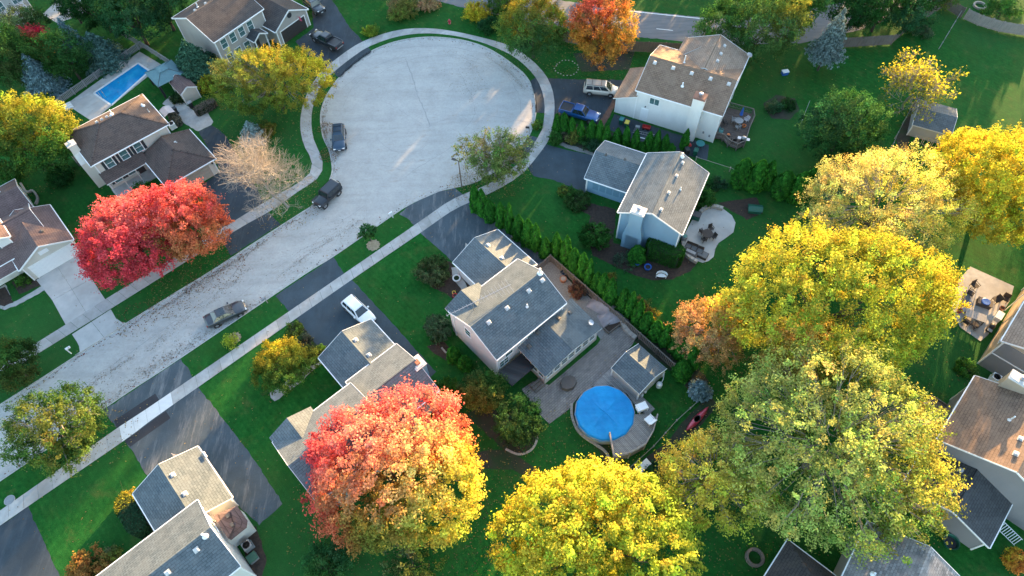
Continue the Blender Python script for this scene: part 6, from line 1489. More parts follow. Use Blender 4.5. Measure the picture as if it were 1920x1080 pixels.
KINDS = {
 'sedan': dict(st=[(-2.42, .66, .45, .80), (-2.36, .80, .32, .94), (-2.1, .89, .25, 1.00), (-1.2, .915, .22, .99), (0, .92, .22, .96), (1.0, .91, .22, .94), (1.8, .88, .24, .85), (2.25, .81, .28, .72), (2.42, .62, .40, .62)],
               cab=(-1.72, 1.12, -.95, .20, .80, .58, .93, 1.43), ax=(-1.42, 1.45), r=.33, win=2),
 'suv': dict(st=[(-2.30, .74, .50, .98), (-2.25, .86, .38, 1.06), (-1.9, .93, .30, 1.08), (-.8, .94, .28, 1.07), (.4, .94, .28, 1.05), (1.2, .93, .28, 1.02), (1.8, .90, .30, .95), (2.2, .83, .34, .84), (2.34, .66, .45, .72)],
             cab=(-2.18, 1.05, -1.88, .25, .82, .64, 1.02, 1.66), ax=(-1.38, 1.42), r=.36, win=3),
 'van': dict(st=[(-2.5, .80, .45, .98), (-2.45, .90, .33, 1.05), (-2.0, .96, .26, 1.06), (-.8, .97, .24, 1.05), (.8, .97, .24, 1.0), (1.5, .94, .24, .94), (2.0, .90, .26, .84), (2.35, .82, .30, .72), (2.5, .62, .42, .62)],
             cab=(-2.42, 1.62, -2.18, .72, .86, .70, .98, 1.72), ax=(-1.55, 1.5), r=.34, win=3),
 'pickup': dict(st=[(-2.9, .84, .55, .98), (-2.86, .92, .45, 1.05), (-2.5, .95, .38, 1.06), (-1.2, .96, .36, 1.06), (.2, .96, .36, 1.06), (1.2, .96, .36, 1.06), (2.2, .94, .38, 1.02), (2.75, .88, .42, .94), (2.9, .72, .52, .82)],
                cab=(-.95, 1.30, -.72, .55, .84, .66, 1.03, 1.78), ax=(-1.75, 1.85), r=.40, win=2, bed=(-2.8, -1.02)),
 'jeep': dict(st=[(-2.1, .84, .55, 1.08), (-2.05, .90, .48, 1.12), (-1.2, .92, .46, 1.12), (.3, .92, .46, 1.12), (.9, .84, .46, 1.10), (1.7, .76, .48, 1.06), (2.0, .72, .52, 1.02), (2.1, .62, .56, .94)],
              cab=(-2.06, .72, -2.0, .40, .86, .76, 1.10, 1.82), ax=(-1.28, 1.35), r=.42, win=3, fender=True),
}
def vehicle(name, label, cat, rear, front, kind, paint, rack=False, sunroof=False, lamps=True):
    K = KINDS[kind]
    cx, cy = (rear[0] + front[0]) / 2, (rear[1] + front[1]) / 2
    t = thing(name, label, cat, (cx, cy, rear[2] if len(rear) > 2 else 0), math.degrees(math.atan2(front[1] - rear[1], front[0] - rear[0])))
    b = MB(); loft(b, [body_sec(*s) for s in K['st']])
    body = b.build("body", paint, t, smooth=True)
    x0, x1, x2, x3, w0, w1, z0, z1 = K['cab']
    zm = z1 - .05
    b = MB()
    def ring(xa, xb, w_, z): return [(xa, -w_, z), (xb, -w_ * .97, z), (xb, w_ * .97, z), (xa, w_, z)]
    r0, r1, r2 = ring(x0, x1, w0 + .06, z0 - .05), ring(x2, x3, w1, zm), ring(x2 + .12, x3 - .12, w1 - .12, z1)
    b.hull(r0 + r1 + r2, [(0, 1, 5, 4), (1, 2, 6, 5), (2, 3, 7, 6), (3, 0, 4, 7), (4, 5, 9, 8), (5, 6, 10, 9), (6, 7, 11, 10), (7, 4, 8, 11), (8, 9, 10, 11), (3, 2, 1, 0)])
    b.build("cabin", paint, t)
    def glass(q, name, u0, u1, v0, v1):
        q = [Vector(p) for p in q]
        n = (q[1] - q[0]).cross(q[3] - q[0]).normalized()
        c = sum(q, Vector()) / 4
        if n.dot(c - Vector(((x0 + x1) / 2, 0, (z0 + z1) / 2))) < 0: n = -n
        def at(u, v): return q[0].lerp(q[1], u).lerp(q[3].lerp(q[2], u), v) + n * .012
        p = [at(u0, v0), at(u1, v0), at(u1, v1), at(u0, v1)]
        g_ = MB(); g_.hull(p + [k - n * .02 for k in p], [(0, 1, 2, 3), (4, 7, 6, 5), (0, 4, 5, 1), (1, 5, 6, 2), (2, 6, 7, 3), (3, 7, 4, 0)])
        g_.build(name, "car_glass", t)
    glass([r0[1], r0[2], r1[2], r1[1]], "windscreen", .06, .94, .12, .95)
    glass([r0[3], r0[0], r1[0], r1[3]], "rear_window", .10, .90, .30, .92)
    nw = K['win']
    for side in (0, 1):
        q = [r0[0], r0[1], r1[1], r1[0]] if side == 0 else [r0[3], r0[2], r1[2], r1[3]]
        for k in range(nw): glass(q, "side_window", .05 + .90 * k / nw + .015, .05 + .90 * (k + 1) / nw - .015, .22, .93)
    tm, rm = wheel_mesh(K['r'], .24)
    wy = K['st'][4][1] - .08
    for x in K['ax']:
        for sg in (-1, 1):
            wl = link("wheel", tm, t, (x, sg * wy, K['r']), (R_(-90 * sg), 0, 0)); link("rim", rm, wl)
            a_ = MB(); a_.lathe([(K['r'] + .09, -.02), (K['r'] + .09, .035), (K['r'] + .02, .035), (K['r'] + .02, -.02)], 20)
            a_.build("wheel_arch", "plastic_black", t, (x, sg * (K['st'][4][1] - .02), K['r'] + .01), (R_(-90 * sg), 0, 0))
    xf = K['st'][-1][0]; xr = K['st'][0][0]; wf = K['st'][-2][1]; zf = K['st'][-2][3]; zr = K['st'][1][3]
    for sg in (-1, 1):
        b = MB(); b.obox((xf - .12, sg * wf * .72, zf - .08), (.2, .34, .13), -sg * 14); b.build("headlight", "lamp_lens", t)
        b = MB(); b.obox((xr + .05, sg * wf * .86, zr - .16), (.12, .22, .2)); b.build("tail_light", "tail_lens", t)
        b = MB(); b.obox((x1 - .42, sg * (w0 + .19), z0 + .10), (.16, .2, .13)); b.build("door_mirror", paint, t)
    b = MB(); b.obox((xf - .03, 0, .52), (.1, wf * 1.5, .16)); b.build("front_bumper", "plastic_black", t)
    b = MB(); b.obox((xr + .02, 0, .58), (.1, wf * 1.55, .16)); b.build("rear_bumper", "plastic_black" if kind != 'pickup' else "steel", t)
    b = MB(); b.box(xf + .005, xf + .025, -.17, .17, .5, .62); b.build("number_plate", "plastic_white", t)
    if rack:
        for sg in (-1, 1):
            b = MB(); b.beam((x2 + .15, sg * (w1 - .05), z1 + .04), (x3 - .1, sg * (w1 - .05), z1 + .04), .04, .05)
            b.build("roof_rail", "plastic_black", t)
        for u in (.3, .75):
            b = MB(); b.beam((x2 + (x3 - x2) * u, -w1 + .05, z1 + .05), (x2 + (x3 - x2) * u, w1 - .05, z1 + .05), .05, .03); b.build("cross_bar", "plastic_black", t)
    if sunroof:
        b = MB(); b.box((x2 + x3) / 2 - .1, (x2 + x3) / 2 + .45, -.32, .32, z1 - .01, z1 + .012); b.build("sunroof", "car_glass", t)
    if 'bed' in K:
        a, c = K['bed']; b = MB(); wb = .93; zt = 1.22
        b.box(a, c, wb - .10, wb, 1.0, zt); b.box(a, c, -wb, -wb + .10, 1.0, zt); b.box(a, a + .08, -wb + .1, wb - .1, 1.0, zt); b.box(c - .06, c, -wb + .1, wb - .1, 1.0, zt)
        b.build("bed_wall", paint, t)
        b = MB(); b.box(a + .08, c - .06, -wb + .1, wb - .1, 1.05, 1.11 if name != "covered_pickup" else 1.24)
        for k in range(7): b.box(a + .1, c - .08, -.75 + k * .23, -.68 + k * .23, 1.11, 1.125)
        b.build("bed_floor", "plastic_black", t)
    if K.get('fender'):
        b = MB()
        for x in K['ax']:
            for sg in (-1, 1): b.obox((x, sg * .90, .88), (1.0, .26, .10))
        b.build("fender_flare", "plastic_black", t)
        sp = link("spare_wheel", tm, t, (xr - .14, 0, .98), (0, R_(90), 0)); link("rim", rm, sp)
    return t
def at_(p, z=0.0): return (p[0], p[1], z)
SZ = -.135
vehicle("sedan_car", "grey sedan with sunroof parked on the pale street by the kerb", "car", at_((-36.07, 40.52, 0.50), SZ), at_((-32.10, 42.67, 0.50), SZ), 'sedan', "paint_silver", sunroof=True)
vehicle("white_car", "white compact SUV parked on the smooth asphalt drive", "car", (-19.79, 42.77, 0.00), (-16.59, 39.48, 0.00), 'suv', "paint_white_car")
vehicle("off_road_car", "black boxy off-roader parked at the kerb beside the bare tree", "car", at_((-22.47, 61.06, 0.50), SZ), at_((-25.35, 57.11, 0.50), SZ), 'jeep', "paint_black")
vehicle("dark_suv", "dark blue SUV with roof bars parked on the left rim of the cul-de-sac", "car", at_((-23.72, 72.03, 0.50), SZ), at_((-23.14, 67.07, 0.50), SZ), 'suv', "paint_navy", rack=True)
vehicle("pickup_truck", "black pickup truck on the driveway of the greige house", "pickup truck", (-24.56, 88.13, 0.30), (-30.14, 92.41, 0.30), 'pickup', "paint_black")
vehicle("off_road_car", "black off-roader at the top edge behind the black pickup", "car", (-32.01, 100.78, 0.40), (-28.39, 96.69, 0.40), 'jeep', "paint_charcoal", rack=True)
vehicle("minivan", "champagne minivan parked nose to the white house garage", "minivan", (11.63, 77.32, 0.30), (16.53, 76.37, 0.30), 'van', "paint_champagne", rack=True)
vehicle("pickup_truck", "blue pickup truck parked beside the short arborvitae row", "pickup truck", (7.98, 73.34, 0.30), (13.10, 70.91, 0.30), 'pickup', "paint_blue")

# ================================================================== street furniture, fences, garden things
t = thing("street_lamp", "brown street lamp with square head on the cul-de-sac kerb", "street lamp", (-6.15, 59.98, 0.00))
b = MB(); b.tube((0, 0, 0), (0, 0, 5.2), .09, .06, 8); b.build("post", "wood_fence_brown", t)
b = MB(); b.beam((0, 0, 5.15), (-.5, .25, 5.25), .07, .07); b.build("arm", "metal_black", t)
b = MB(); b.obox((-.62, .3, 5.24), (.5, .3, .12), 153); b.build("lamp_head", "metal_black", t)
def mailbox(label, at, rz, mat, post="wood_pale"):
    t = thing("mailbox", label, "mailbox", at, rz)
    b = MB(); b.box(-.05, .05, -.05, .05, 0, 1.15); b.box(-.04, .04, -.06, .46, .95, 1.02); b.build("post", post, t)
    b = MB(); pr = [(-.12, 0), (.12, 0), (.12, .14), (.08, .22), (0, .25), (-.08, .22), (-.12, .14)]
    loft(b, [[(x, -.05, 1.03 + z) for x, z in pr], [(x, .48, 1.03 + z) for x, z in pr]]); b.build("box", mat, t)
    b = MB(); b.box(.125, .145, .3, .34, 1.1, 1.34); b.build("signal_flag", "plastic_red", t)
mailbox("white mailbox on a white post at the verge tip by the worn drive", (-15.08, 55.40, 0.00), 130, "plastic_white", "plastic_white")
mailbox("grey mailbox at the kerb near the parked sedan", (-29.47, 43.15, 0.00), 130, "plastic_grey")
mailbox("black mailbox on the kerb by the yellow weeds", (3.28, 69.47, 0.00), 80, "metal_black")
mailbox("white mailbox standing on the green verge left of the concrete drive", (-51.33, 37.32, 0.00), -50, "plastic_white", "plastic_white")
t = thing("fire_hydrant", "red fire hydrant on the grass above the cul-de-sac", "hydrant", (-8.29, 94.35, 0.00))
b = MB(); b.lathe([(.22, 0), (.22, .06), (.13, .08), (.13, .55), (.17, .57), (.17, .62), (.12, .72), (.05, .8), (.04, .86)], 14); b.build("barrel", "paint_hydrant", t, smooth=False)
for k, r in ((0, .09), (180, .09), (90, .12)):
    b = MB(); b.tube((.1, 0, .42), (.27, 0, .42), r * .7, r * .7, 10); b.tube((.24, 0, .42), (.29, 0, .42), r, r, 8); b.build("hose_cap", "paint_hydrant", t, None, (0, 0, R_(k)))
t = thing("manhole_cover", "round bluish utility cover in the grass at lower left", "manhole cover", (-52.52, 20.57, 0.00)); b = MB(); b.lathe([(.48, 0), (.48, .05), (.42, .05), (.42, .04), (.1, .045)], 24); b.build("lid", "plastic_grey", t)
b = MB(); b.lathe([(.54, 0), (.54, .035), (.49, .035), (.49, 0)], 24); b.build("ring", "concrete", t)
for lb, p, r in (("pale straw ring round the green sapling on the verge", (-17.33, 51.08, 0.00), .85), ("pale straw ring round the thin sapling by the sedan", (-32.61, 38.50, 0.00), .75)):
    b = MB(); n_ = 26; pt = [(r * (1 + .16 * math.sin(k * 2.7)) * math.cos(2 * PI * k / n_), r * (1 + .13 * math.sin(k * 4.1)) * math.sin(2 * PI * k / n_)) for k in range(n_)]
    b.prism(pt, 0, .04); tag(b.build("straw_ring", "dry_ring", None, (p[0], p[1], 0)), lb, "straw ring")

# ---- fences
def fence(name, label, pts, h, mat, step=2.4, style='board', post_mat=None, cat="fence"):
    root = thing(name, label, cat, (pts[0][0], pts[0][1], 0)); o = np.array(pts[0][:2])
    for a, c in zip(pts, pts[1:]):
        a = np.array(a[:2]) - o; c = np.array(c[:2]) - o; L_ = np.linalg.norm(c - a); n = max(1, int(round(L_ / step))); d = (c - a) / L_; ang = math.atan2(d[1], d[0])
        ps = L_ / n
        key = ("fence", name, round(ps, 3))
        if key not in _wc:
            b = MB(); 
            if style == 'board':
                k = max(3, int(ps / .16)); wd = ps / k
                for j in range(k):
                    hh = h * random.uniform(.975, 1.015); b.box(j * wd + .008, (j + 1) * wd - .008, .02, .045, .06, hh)
                b.box(0, ps, -.02, .02, .35, .44); b.box(0, ps, -.02, .02, h - .35, h - .26)
            elif style == 'picket':
                k = max(3, int(ps / .22)); wd = ps / k
                for j in range(k): b.box(j * wd + .03, (j + 1) * wd - .05, .02, .04, .1, h * .95)
                b.box(0, ps, -.03, .02, .3, .38); b.box(0, ps, -.05, .05, h - .06, h)
            else:
                for z in ((h, .05), (h * .55, .03)) if style == 'rail' else ((h, .04),): b.box(0, ps, -z[1] / 2, z[1] / 2, z[0] - z[1], z[0])
            _wc[key] = b.mesh("fence_panel", mat)
            q = MB(); q.box(-.055, .055, -.055, .055, 0, h + .06); q.box(-.075, .075, -.075, .075, h + .06, h + .09); _wc[key + ("p",)] = q.mesh("post", post_mat or mat)
        for i in range(n):
            p = a + d * ps * i
            link("fence_panel", _wc[key], root, (p[0], p[1], 0), (0, 0, ang)); link("post", _wc[key + ("p",)], root, (p[0], p[1], 0), (0, 0, ang))
    link("post", _wc[key + ("p",)], root, (c[0], c[1], 0), (0, 0, ang))
    return root
fence("wooden_fence", "weathered wooden fence between the long hedge and the paved yard", [(2.85, 45.52, 1.40), (4.84, 47.46, 1.40), (9.96, 41.35, 1.40), (12.71, 38.20, 1.40), (17.58, 32.24, 1.40)], 1.5, "wood_weathered", 2.2, 'picket')
fence("board_fence", "brown board fence between the white house and the main road", [(3.72, 91.24, 0.00), (12.25, 87.65, 0.00), (19.63, 85.83, 0.00), (27.35, 84.87, 0.00), (29.08, 84.52, 0.00)], 1.9, "wood_fence_brown")
fence("plank_fence", "grey plank fence with a kink behind the upper right lawns", [(51.56, 84.76, 0.00), (59.39, 85.02, 0.00), (61.74, 87.14, 0.00), (70.49, 93.41, 0.00), (72.16, 90.63, 0.00)], 1.8, "wood_weathered", 2.3)
fence("plank_fence", "pale plank fence curving to the right edge at upper right", [(72.55, 90.34, 0.00), (74.07, 88.68, 0.00), (76.70, 86.98, 0.00), (81.22, 85.43, 0.00)], 1.8, "wood_pale", 2.0)
fence("wire_fence", "thin grey post-and-wire fence across the upper right lawn", [(71.75, 90.66, 0.00), (66.23, 83.62, 0.00)], 1.2, "fence_grey", 3, 'wire')
fence("wire_fence", "thin grey wire fence left of the grey shed", [(59.47, 73.78, 0.00), (53.55, 65.68, 0.00), (51.06, 61.87, 0.00)], 1.2, "fence_grey", 3, 'wire')
fence("pool_fence", "pale grey fence along the back of the rectangular pool deck", [(-66.21, 77.85, 0.00), (-65.51, 79.60, 0.00), (-57.11, 90.85, 0.00), (-56.59, 91.45, 0.00)], 1.2, "fence_grey", 2.0, 'picket')
fence("pool_fence", "grey garden fence running from the evergreens behind the gazebo", [(-61.94, 95.29, 0.00), (-56.72, 91.33, 0.00), (-51.50, 87.02, 0.00), (-48.02, 83.92, 0.00), (-45.18, 81.17, 0.00)], 1.4, "fence_grey", 2.0, 'picket')
fence("rail_fence", "low pale rail fence behind the blue house", [(25.61, 63.04, 0.00), (29.75, 60.91, 0.00), (30.87, 60.09, 0.00)], .8, "wood_pale", 4, 'wire')
fence("rail_fence", "timber edging rail running down from the small blue spruce", [(20.37, 28.80, 0.00), (17.03, 26.18, 0.00), (14.18, 23.47, 0.00), (10.77, 20.78, 0.00)], .35, "wood_pale", 2.5, 'rail')

# ---- rectangular pool
pd = bpy.data.objects.new("pool_deck", None); COL.objects.link(pd); pd["kind"] = "structure"
w0, w1_, w2, w3 = (-61.56, 81.31, 0.00), (-56.56, 87.75, 0.00), (-54.25, 85.78, 0.00), (-58.13, 78.50, 0.00)
q0, q1, q2, q3 = (-65.04, 79.12, 0.00), (-57.01, 90.46, 0.00), (-52.68, 87.09, 0.00), (-60.04, 75.31, 0.00)
for (a, b_, c, d) in ((q0, q1, w1_, w0), (q1, q2, w2, w1_), (q2, q3, w3, w2), (q3, q0, w0, w3)):
    n_ = max(2, int(math.hypot(a[0] - b_[0], a[1] - b_[1]) / 2.6))
    for k in range(n_): slab_poly(pd, [lerp(a, b_, k / n_), lerp(a, b_, (k + 1) / n_), lerp(d, c, (k + 1) / n_), lerp(d, c, k / n_)], random.choice(["concrete_drive", "concrete_b"]), .05)
t = thing("swimming_pool", "rectangular in-ground swimming pool with bright blue water", "pool", (w0[0], w0[1], 0))
rel = [(p[0] - w0[0], p[1] - w0[1]) for p in (w0, w1_, w2, w3)]
b = MB(); b.poly([(p[0], p[1], .018) for p in rel]); b.build("water", "pool_water", t)
b = MB()
for a, c in zip(rel, rel[1:] + rel[:1]): b.beam((a[0], a[1], .04), (c[0], c[1], .04), .28, .06)
b.build("coping", "concrete_new", t)
for p, rz in (((-58.30, 86.81, 0.00), 130), ((-59.86, 80.41, 0.00), 40)):
    for s_ in (-.25, .25):
        b = MB(); b.path([(s_, -.4, .05), (s_, -.35, .75), (s_, 0, .95), (s_, .5, .75), (s_, .75, .1)], .03); b.build("handrail", "steel", t, (p[0] - w0[0], p[1] - w0[1], 0), (0, 0, R_(rz)))
t = thing("pool_steps", "small white steps at the left corner of the pool deck", "steps", (-64.57, 78.65, 0.00), 40)
for k in range(3):
    b = MB(); b.box(-.6, .6, -k * .3 - .15, -k * .3 + .15, 0, .55 - k * .17); b.build("tread", "concrete_new", t)
t = thing("gazebo", "teal canopy gazebo with two-tier roof beside the rectangular pool", "gazebo", (-50.08, 82.30, 2.50), ST); t.location.z = 0
S_ = 2.15; b = MB(); c_ = [(-S_, -S_), (S_, -S_), (S_, S_), (-S_, S_)]
for k in range(4):
    a, d = c_[k], c_[(k + 1) % 4]; slope_slab(b, [(a[0], a[1], 2.4), (d[0], d[1], 2.4), (d[0] * .26, d[1] * .26, 3.2), (a[0] * .26, a[1] * .26, 3.2)], .04, 0, 0)
cn = b.build("canopy", "gazebo_cloth", t)
b = MB()
for k in range(4):
    a, d = c_[k], c_[(k + 1) % 4]; slope_slab(b, [(a[0] * .33, a[1] * .33, 3.28), (d[0] * .33, d[1] * .33, 3.28), (0, 0, 3.6)], .04, 0, 0)
b.build("canopy_top", "gazebo_cloth", cn)
b = MB()
for a in c_: b.beam((a[0], a[1], 2.43), (a[0] * .26, a[1] * .26, 3.23), .05, .03)
b.build("canopy_seam", "metal_black", cn)
for a in c_:
    b = MB(); b.box(-.06, .06, -.06, .06, 0, 2.42); b.build("post", "metal_black", t, (a[0] * .93, a[1] * .93, 0))
    b = MB(); b.tube((0, 0, .2), (0, 0, 2.2), .16, .1, 7); b.build("curtain", "shutter", t, (a[0] * .84, a[1] * .84, 0))
def shed(label, at, rz, sx, sy, ze, zr, axis, roof, wall, doorface=None, name="garden_shed"):
    t = thing(name, label, "shed", at, rz); t.location.z = 0
    gable(t, 0, sx, 0, sy, ze, zr, axis, roof, wall, ov=.15, rake=.12, gut=False)
    if doorface:
        f, p = doorface; b = MB(); b.box(-.7, .7, -.04, .01, 0, 1.8); b.box(-.03, .03, -.055, .0, .05, 1.75); b.build("door", "trim_cream", t, p, (0, 0, R_(FACE[f])))
    return t
shed("brown-roofed cream garden shed beside the teal gazebo", (-49.21, 80.64, 2.00), -50, 3.6, 2.6, 2.0, 2.75, 'x', "shingle_maroon", "siding_cream", ('-y', (1.2, .16, .05)))
shed("small pale-roofed shed at the top left corner", (-78.88, 97.02, 2.00), 48, 3.6, 3.2, 2.0, 2.6, 'x', "canvas_pale", "siding_house_grey")
t = shed("grey barn-roofed garden shed on the wooden deck by the round pool", (13.10, 28.61, 2.20), ST, 4.4, 4.1, 2.1, 3.05, 'y', "shingle_slate", "siding_house_grey", ('-y', (2.2, .13, .05)))
t = shed("dark-roofed grey shed with racks in front on the upper right lawn", (55.28, 66.20, 2.00), -27, 5.0, 5.6, 2.0, 2.8, 'x', "shingle_slate", "siding_house_grey")
for k in range(3):
    b = MB(); b.box(-.5, .5, -.03, .03, 1.0, 1.06); b.box(-.5, .5, -.03, .03, 0, .06); b.box(-.5, -.44, -.03, .03, 0, 1.06); b.box(.44, .5, -.03, .03, 0, 1.06); b.box(-.03, .03, -.03, .03, 0, 1.06); b.build("rack_frame", "steel", t, (1.6 + k * 1.15, -.9, 0), (R_(-35), 0, 0))
for k, p in enumerate(((61.16, 66.38, 0.30), (59.79, 65.44, 0.30), (61.47, 67.80, 0.30), (58.71, 64.90, 0.30))):
    t = thing("plastic_jug", "%s white plastic jug along the wall of the grey shed" % ORD[k], "jug", p); b = MB(); b.lathe([(.2, 0), (.24, .1), (.24, .4), (.12, .52), (.07, .56), (.07, .64)], 12); b.build("body", "plastic_white", t); b = MB(); b.lathe([(.08, .63), (.08, .7)], 10); b.build("cap", "plastic_white", t)

# ---- round pool, decks, paved yard
sheet("paved_yard", [(9.52, 35.77, 0.00), (10.54, 37.25, 0.00), (11.50, 37.06, 0.00), (12.78, 38.42, 0.00), (13.85, 36.12, 0.00), (13.54, 35.59, 0.00), (10.75, 32.49, 0.00), (8.53, 30.64, 0.00), (6.90, 29.57, 0.00), (5.61, 28.00, 0.00), (3.42, 26.45, 0.00), (2.34, 27.71, 0.00), (0.61, 30.60, 0.00), (1.96, 31.50, 0.00), (3.71, 30.98, 0.00)], .03, "paver", "structure")
t = thing("wooden_deck", "low grey wooden deck between the shed and the round pool", "deck", (10.78, 32.48, 0.30)); o0 = np.array((10.78, 32.48, 0.30)); t.location.z = 0
b = MB(); b.prism([(p[0] - o0[0], p[1] - o0[1]) for p in ((10.35, 32.36, 0.30), (10.73, 32.61, 0.30), (13.62, 29.21, 0.30), (14.90, 27.61, 0.30), (14.11, 26.91, 0.30), (13.05, 27.57, 0.30), (12.13, 29.46, 0.30), (10.50, 30.55, 0.30), (8.50, 30.51, 0.30))], .06, .28); b.build("planking", "deck_grey", t)
pc = (9.33, 27.00, 1.20)
t = thing("round_pool", "round above-ground pool under a blue winter cover", "pool", (pc[0], pc[1], 0)); PR = 3.12
b = MB(); b.lathe([(PR - .05, 0), (PR, .0), (PR, 1.15), (PR + .09, 1.17), (PR + .09, 1.22), (PR - .06, 1.22)], 18); b.build("wall", "plastic_grey", t)
rg = np.random.default_rng(9); nv, nr = 96, 20; pts_ = []
fz = np.array([(j / nr * PR * math.cos(2 * PI * k / nv), j / nr * PR * math.sin(2 * PI * k / nv), 0) for j in range(nr + 1) for k in range(nv)]); fz = blotch(fz, rg, 2.0) + .6 * blotch(fz, rg, 4.5)
for j in range(nr + 1):
    for k in range(nv):
        a = 2 * PI * k / nv; fr = j / nr; poly = math.cos(PI / 14) / math.cos((a % (2 * PI / 14)) - PI / 14)
        r = fr * (PR + .12) * poly
        z = 1.36 - .06 * (1 - fr ** 3) + .05 * fz[j * nv + k] * (1 - fr ** 4) + .07 * max(0, 1 - abs(math.sin(a - .7 - .25 * fr)) * 7) * fr * (1.05 - fr) * 3 + .06 * max(0, 1 - abs(math.sin(a + .75 + .3 * fr)) * 8) * (1.05 - fr) + .10 * max(0, 1 - fr * 4) + (-.32 if fr > .97 else 0)
        pts_.append((r * math.cos(a), r * math.sin(a), z + (.03 if fr < .97 else 0)))
b = MB(); b.hull(pts_, [(j * nv + k, j * nv + (k + 1) % nv, (j + 1) * nv + (k + 1) % nv, (j + 1) * nv + k) for j in range(nr) for k in range(nv)]); b.build("cover", "pool_cover", t, smooth=True)
dk = [(9.52, 24.51, 1.20), (9.69, 22.11, 1.20), (11.37, 22.38, 1.20), (13.07, 23.22, 1.20), (14.05, 24.61, 1.20), (14.74, 26.29, 1.20), (13.73, 26.75, 1.20), (12.47, 26.69, 1.20), (11.97, 25.81, 1.20), (10.94, 24.74, 1.20)]
t = thing("pool_deck_platform", "raised fan-shaped wooden deck hugging the round pool", "deck", (dk[0][0], dk[0][1], 0)); rel = [(p[0] - dk[0][0], p[1] - dk[0][1]) for p in dk]
b = MB(); b.prism(rel, 1.06, 1.2); b.build("planking", "deck_radial", t)
b = MB()
for a, c in zip(rel[1:5], rel[2:6]): b.poly([(a[0], a[1], .1), (c[0], c[1], .1), (c[0], c[1], 1.05), (a[0], a[1], 1.05)])
b.build("skirt", "wood_weathered", t)
for a, c in zip(rel[0:5], rel[1:6]):
    b = MB(); b.beam((a[0], a[1], 1.95), (c[0], c[1], 1.95), .14, .05); b.beam((a[0], a[1], 1.35), (c[0], c[1], 1.35), .05, .05)
    L_ = math.hypot(c[0] - a[0], c[1] - a[1])
    for k in range(int(L_ / .16)): u = (k + .5) / int(L_ / .16); b.box(a[0] + (c[0] - a[0]) * u - .015, a[0] + (c[0] - a[0]) * u + .015, a[1] + (c[1] - a[1]) * u - .015, a[1] + (c[1] - a[1]) * u + .015, 1.35, 1.93)
    b.build("railing", "wood_pale", t)
for a in rel[0:6]:
    b = MB(); b.box(-.06, .06, -.06, .06, 0, 2.0); b.build("post", "wood_pale", t, (a[0], a[1], 0))
t = thing("pool_ladder", "white pool steps unit on the deck beside the round pool", "pool steps", (13.24, 27.32, 1.20), 20); t.location.z = 1.2
b = MB(); b.box(-.55, .55, -.35, .35, 0, .55); b.box(-.6, .6, -.4, .4, .55, .62); b.build("platform", "plastic_white", t)
for s_ in (-.45, .45):
    b = MB(); b.path([(s_, -.5, 0), (s_, -.5, .9), (s_, .3, .95), (s_, .5, .3)], .035); b.build("handrail", "plastic_white", t)
def chair(label, at, rz, mat, z=0.0, name="garden_chair", w_=.55, seat=.42, back=.9, recl=12, group=None, arms=True, cushion=None):
    t = thing(name, label, "chair", (at[0], at[1], z), rz, group)
    b = MB(); b.box(-w_ / 2, w_ / 2, -w_ / 2, w_ / 2, seat - .05, seat); sp = b.build("seat", mat, t)
    if cushion:
        b = MB(); b.box(-w_ / 2 + .04, w_ / 2 - .04, -w_ / 2 + .04, w_ / 2 - .08, seat + .002, seat + .09); b.build("cushion", cushion, sp)
    b = MB(); b.obox((0, w_ / 2, (seat + back) / 2), (w_, .05, back - seat), 0, 0, recl * -1)
    b.build("backrest", mat, t)
    for sx in (-1, 1):
        for sy in (-1, 1):
            b = MB(); b.box(-.025, .025, -.025, .025, 0, seat - .05); b.build("leg", mat, t, (sx * (w_ / 2 - .04), sy * (w_ / 2 - .04), 0))
        if arms:
            b = MB(); b.box(-.03, .03, -w_ / 2, w_ / 2, .6, .64); b.box(-.02, .02, -w_ / 2, -w_ / 2 + .04, seat, .6); b.build("armrest", mat, t, (sx * w_ / 2, 0, 0))
    return t
chair("white reclining deck chair on the fan-shaped pool deck", (13.89, 25.85, 1.20), 215, "plastic_white", 1.2, w_=.85, back=1.0, recl=35)
t = thing("covered_table", "low table under a brown cover on the paved yard", "table", (5.82, 30.96, 0.40), 38); t.location.z = .03
b = MB(); b.lathe([(1.0, 0), (1.0, .5), (.95, .6), (.2, .63)], 8, sx=1.0, sy=.8); b.build("cover", "cover_brown", t)
# curved stone edging
def edging(label, pts, wd, h, mat, step=.45, name="stone_edging"):
    p = resample(pts, step=step); root = thing(name, label, "edging", (p[0][0], p[0][1], 0))
    for a, c in zip(p, p[1:]):
        d = c - a; L_ = np.linalg.norm(d); m_ = (a + c) / 2 - p[0]
        key = (mat, round(wd, 2), round(h, 2), round(L_, 2))
        if key not in _wc: bb = MB(); bb.box(-L_ / 2 + .015, L_ / 2 - .015, -wd / 2, wd / 2, 0, h); _wc[key] = bb.mesh("stone", mat)
        link("stone", _wc[key], root, (m_[0], m_[1], random.uniform(-.02, .01)), (0, 0, math.atan2(d[1], d[0])))
edging("curved row of pale edging stones round the left of the round pool", [(6.01, 28.67, 0.00), (5.90, 27.26, 0.00), (6.34, 25.67, 0.00), (7.16, 24.69, 0.00), (8.32, 23.83, 0.00), (9.19, 22.98, 0.00), (9.59, 21.61, 0.00)], .26, .2, "stone_wall")
edging("curved row of edging stones below the dark bushes", [(2.17, 25.49, 0.00), (1.76, 24.16, 0.00), (0.99, 23.44, 0.00), (-0.14, 23.25, 0.00), (-1.36, 23.88, 0.00)], .22, .15, "stone_wall")
edging("curved edging of the flower bed beside the sage round shrub", [(-8.37, 36.16, 0.00), (-7.62, 35.30, 0.00), (-6.64, 35.53, 0.00)], .2, .12, "stone_wall")
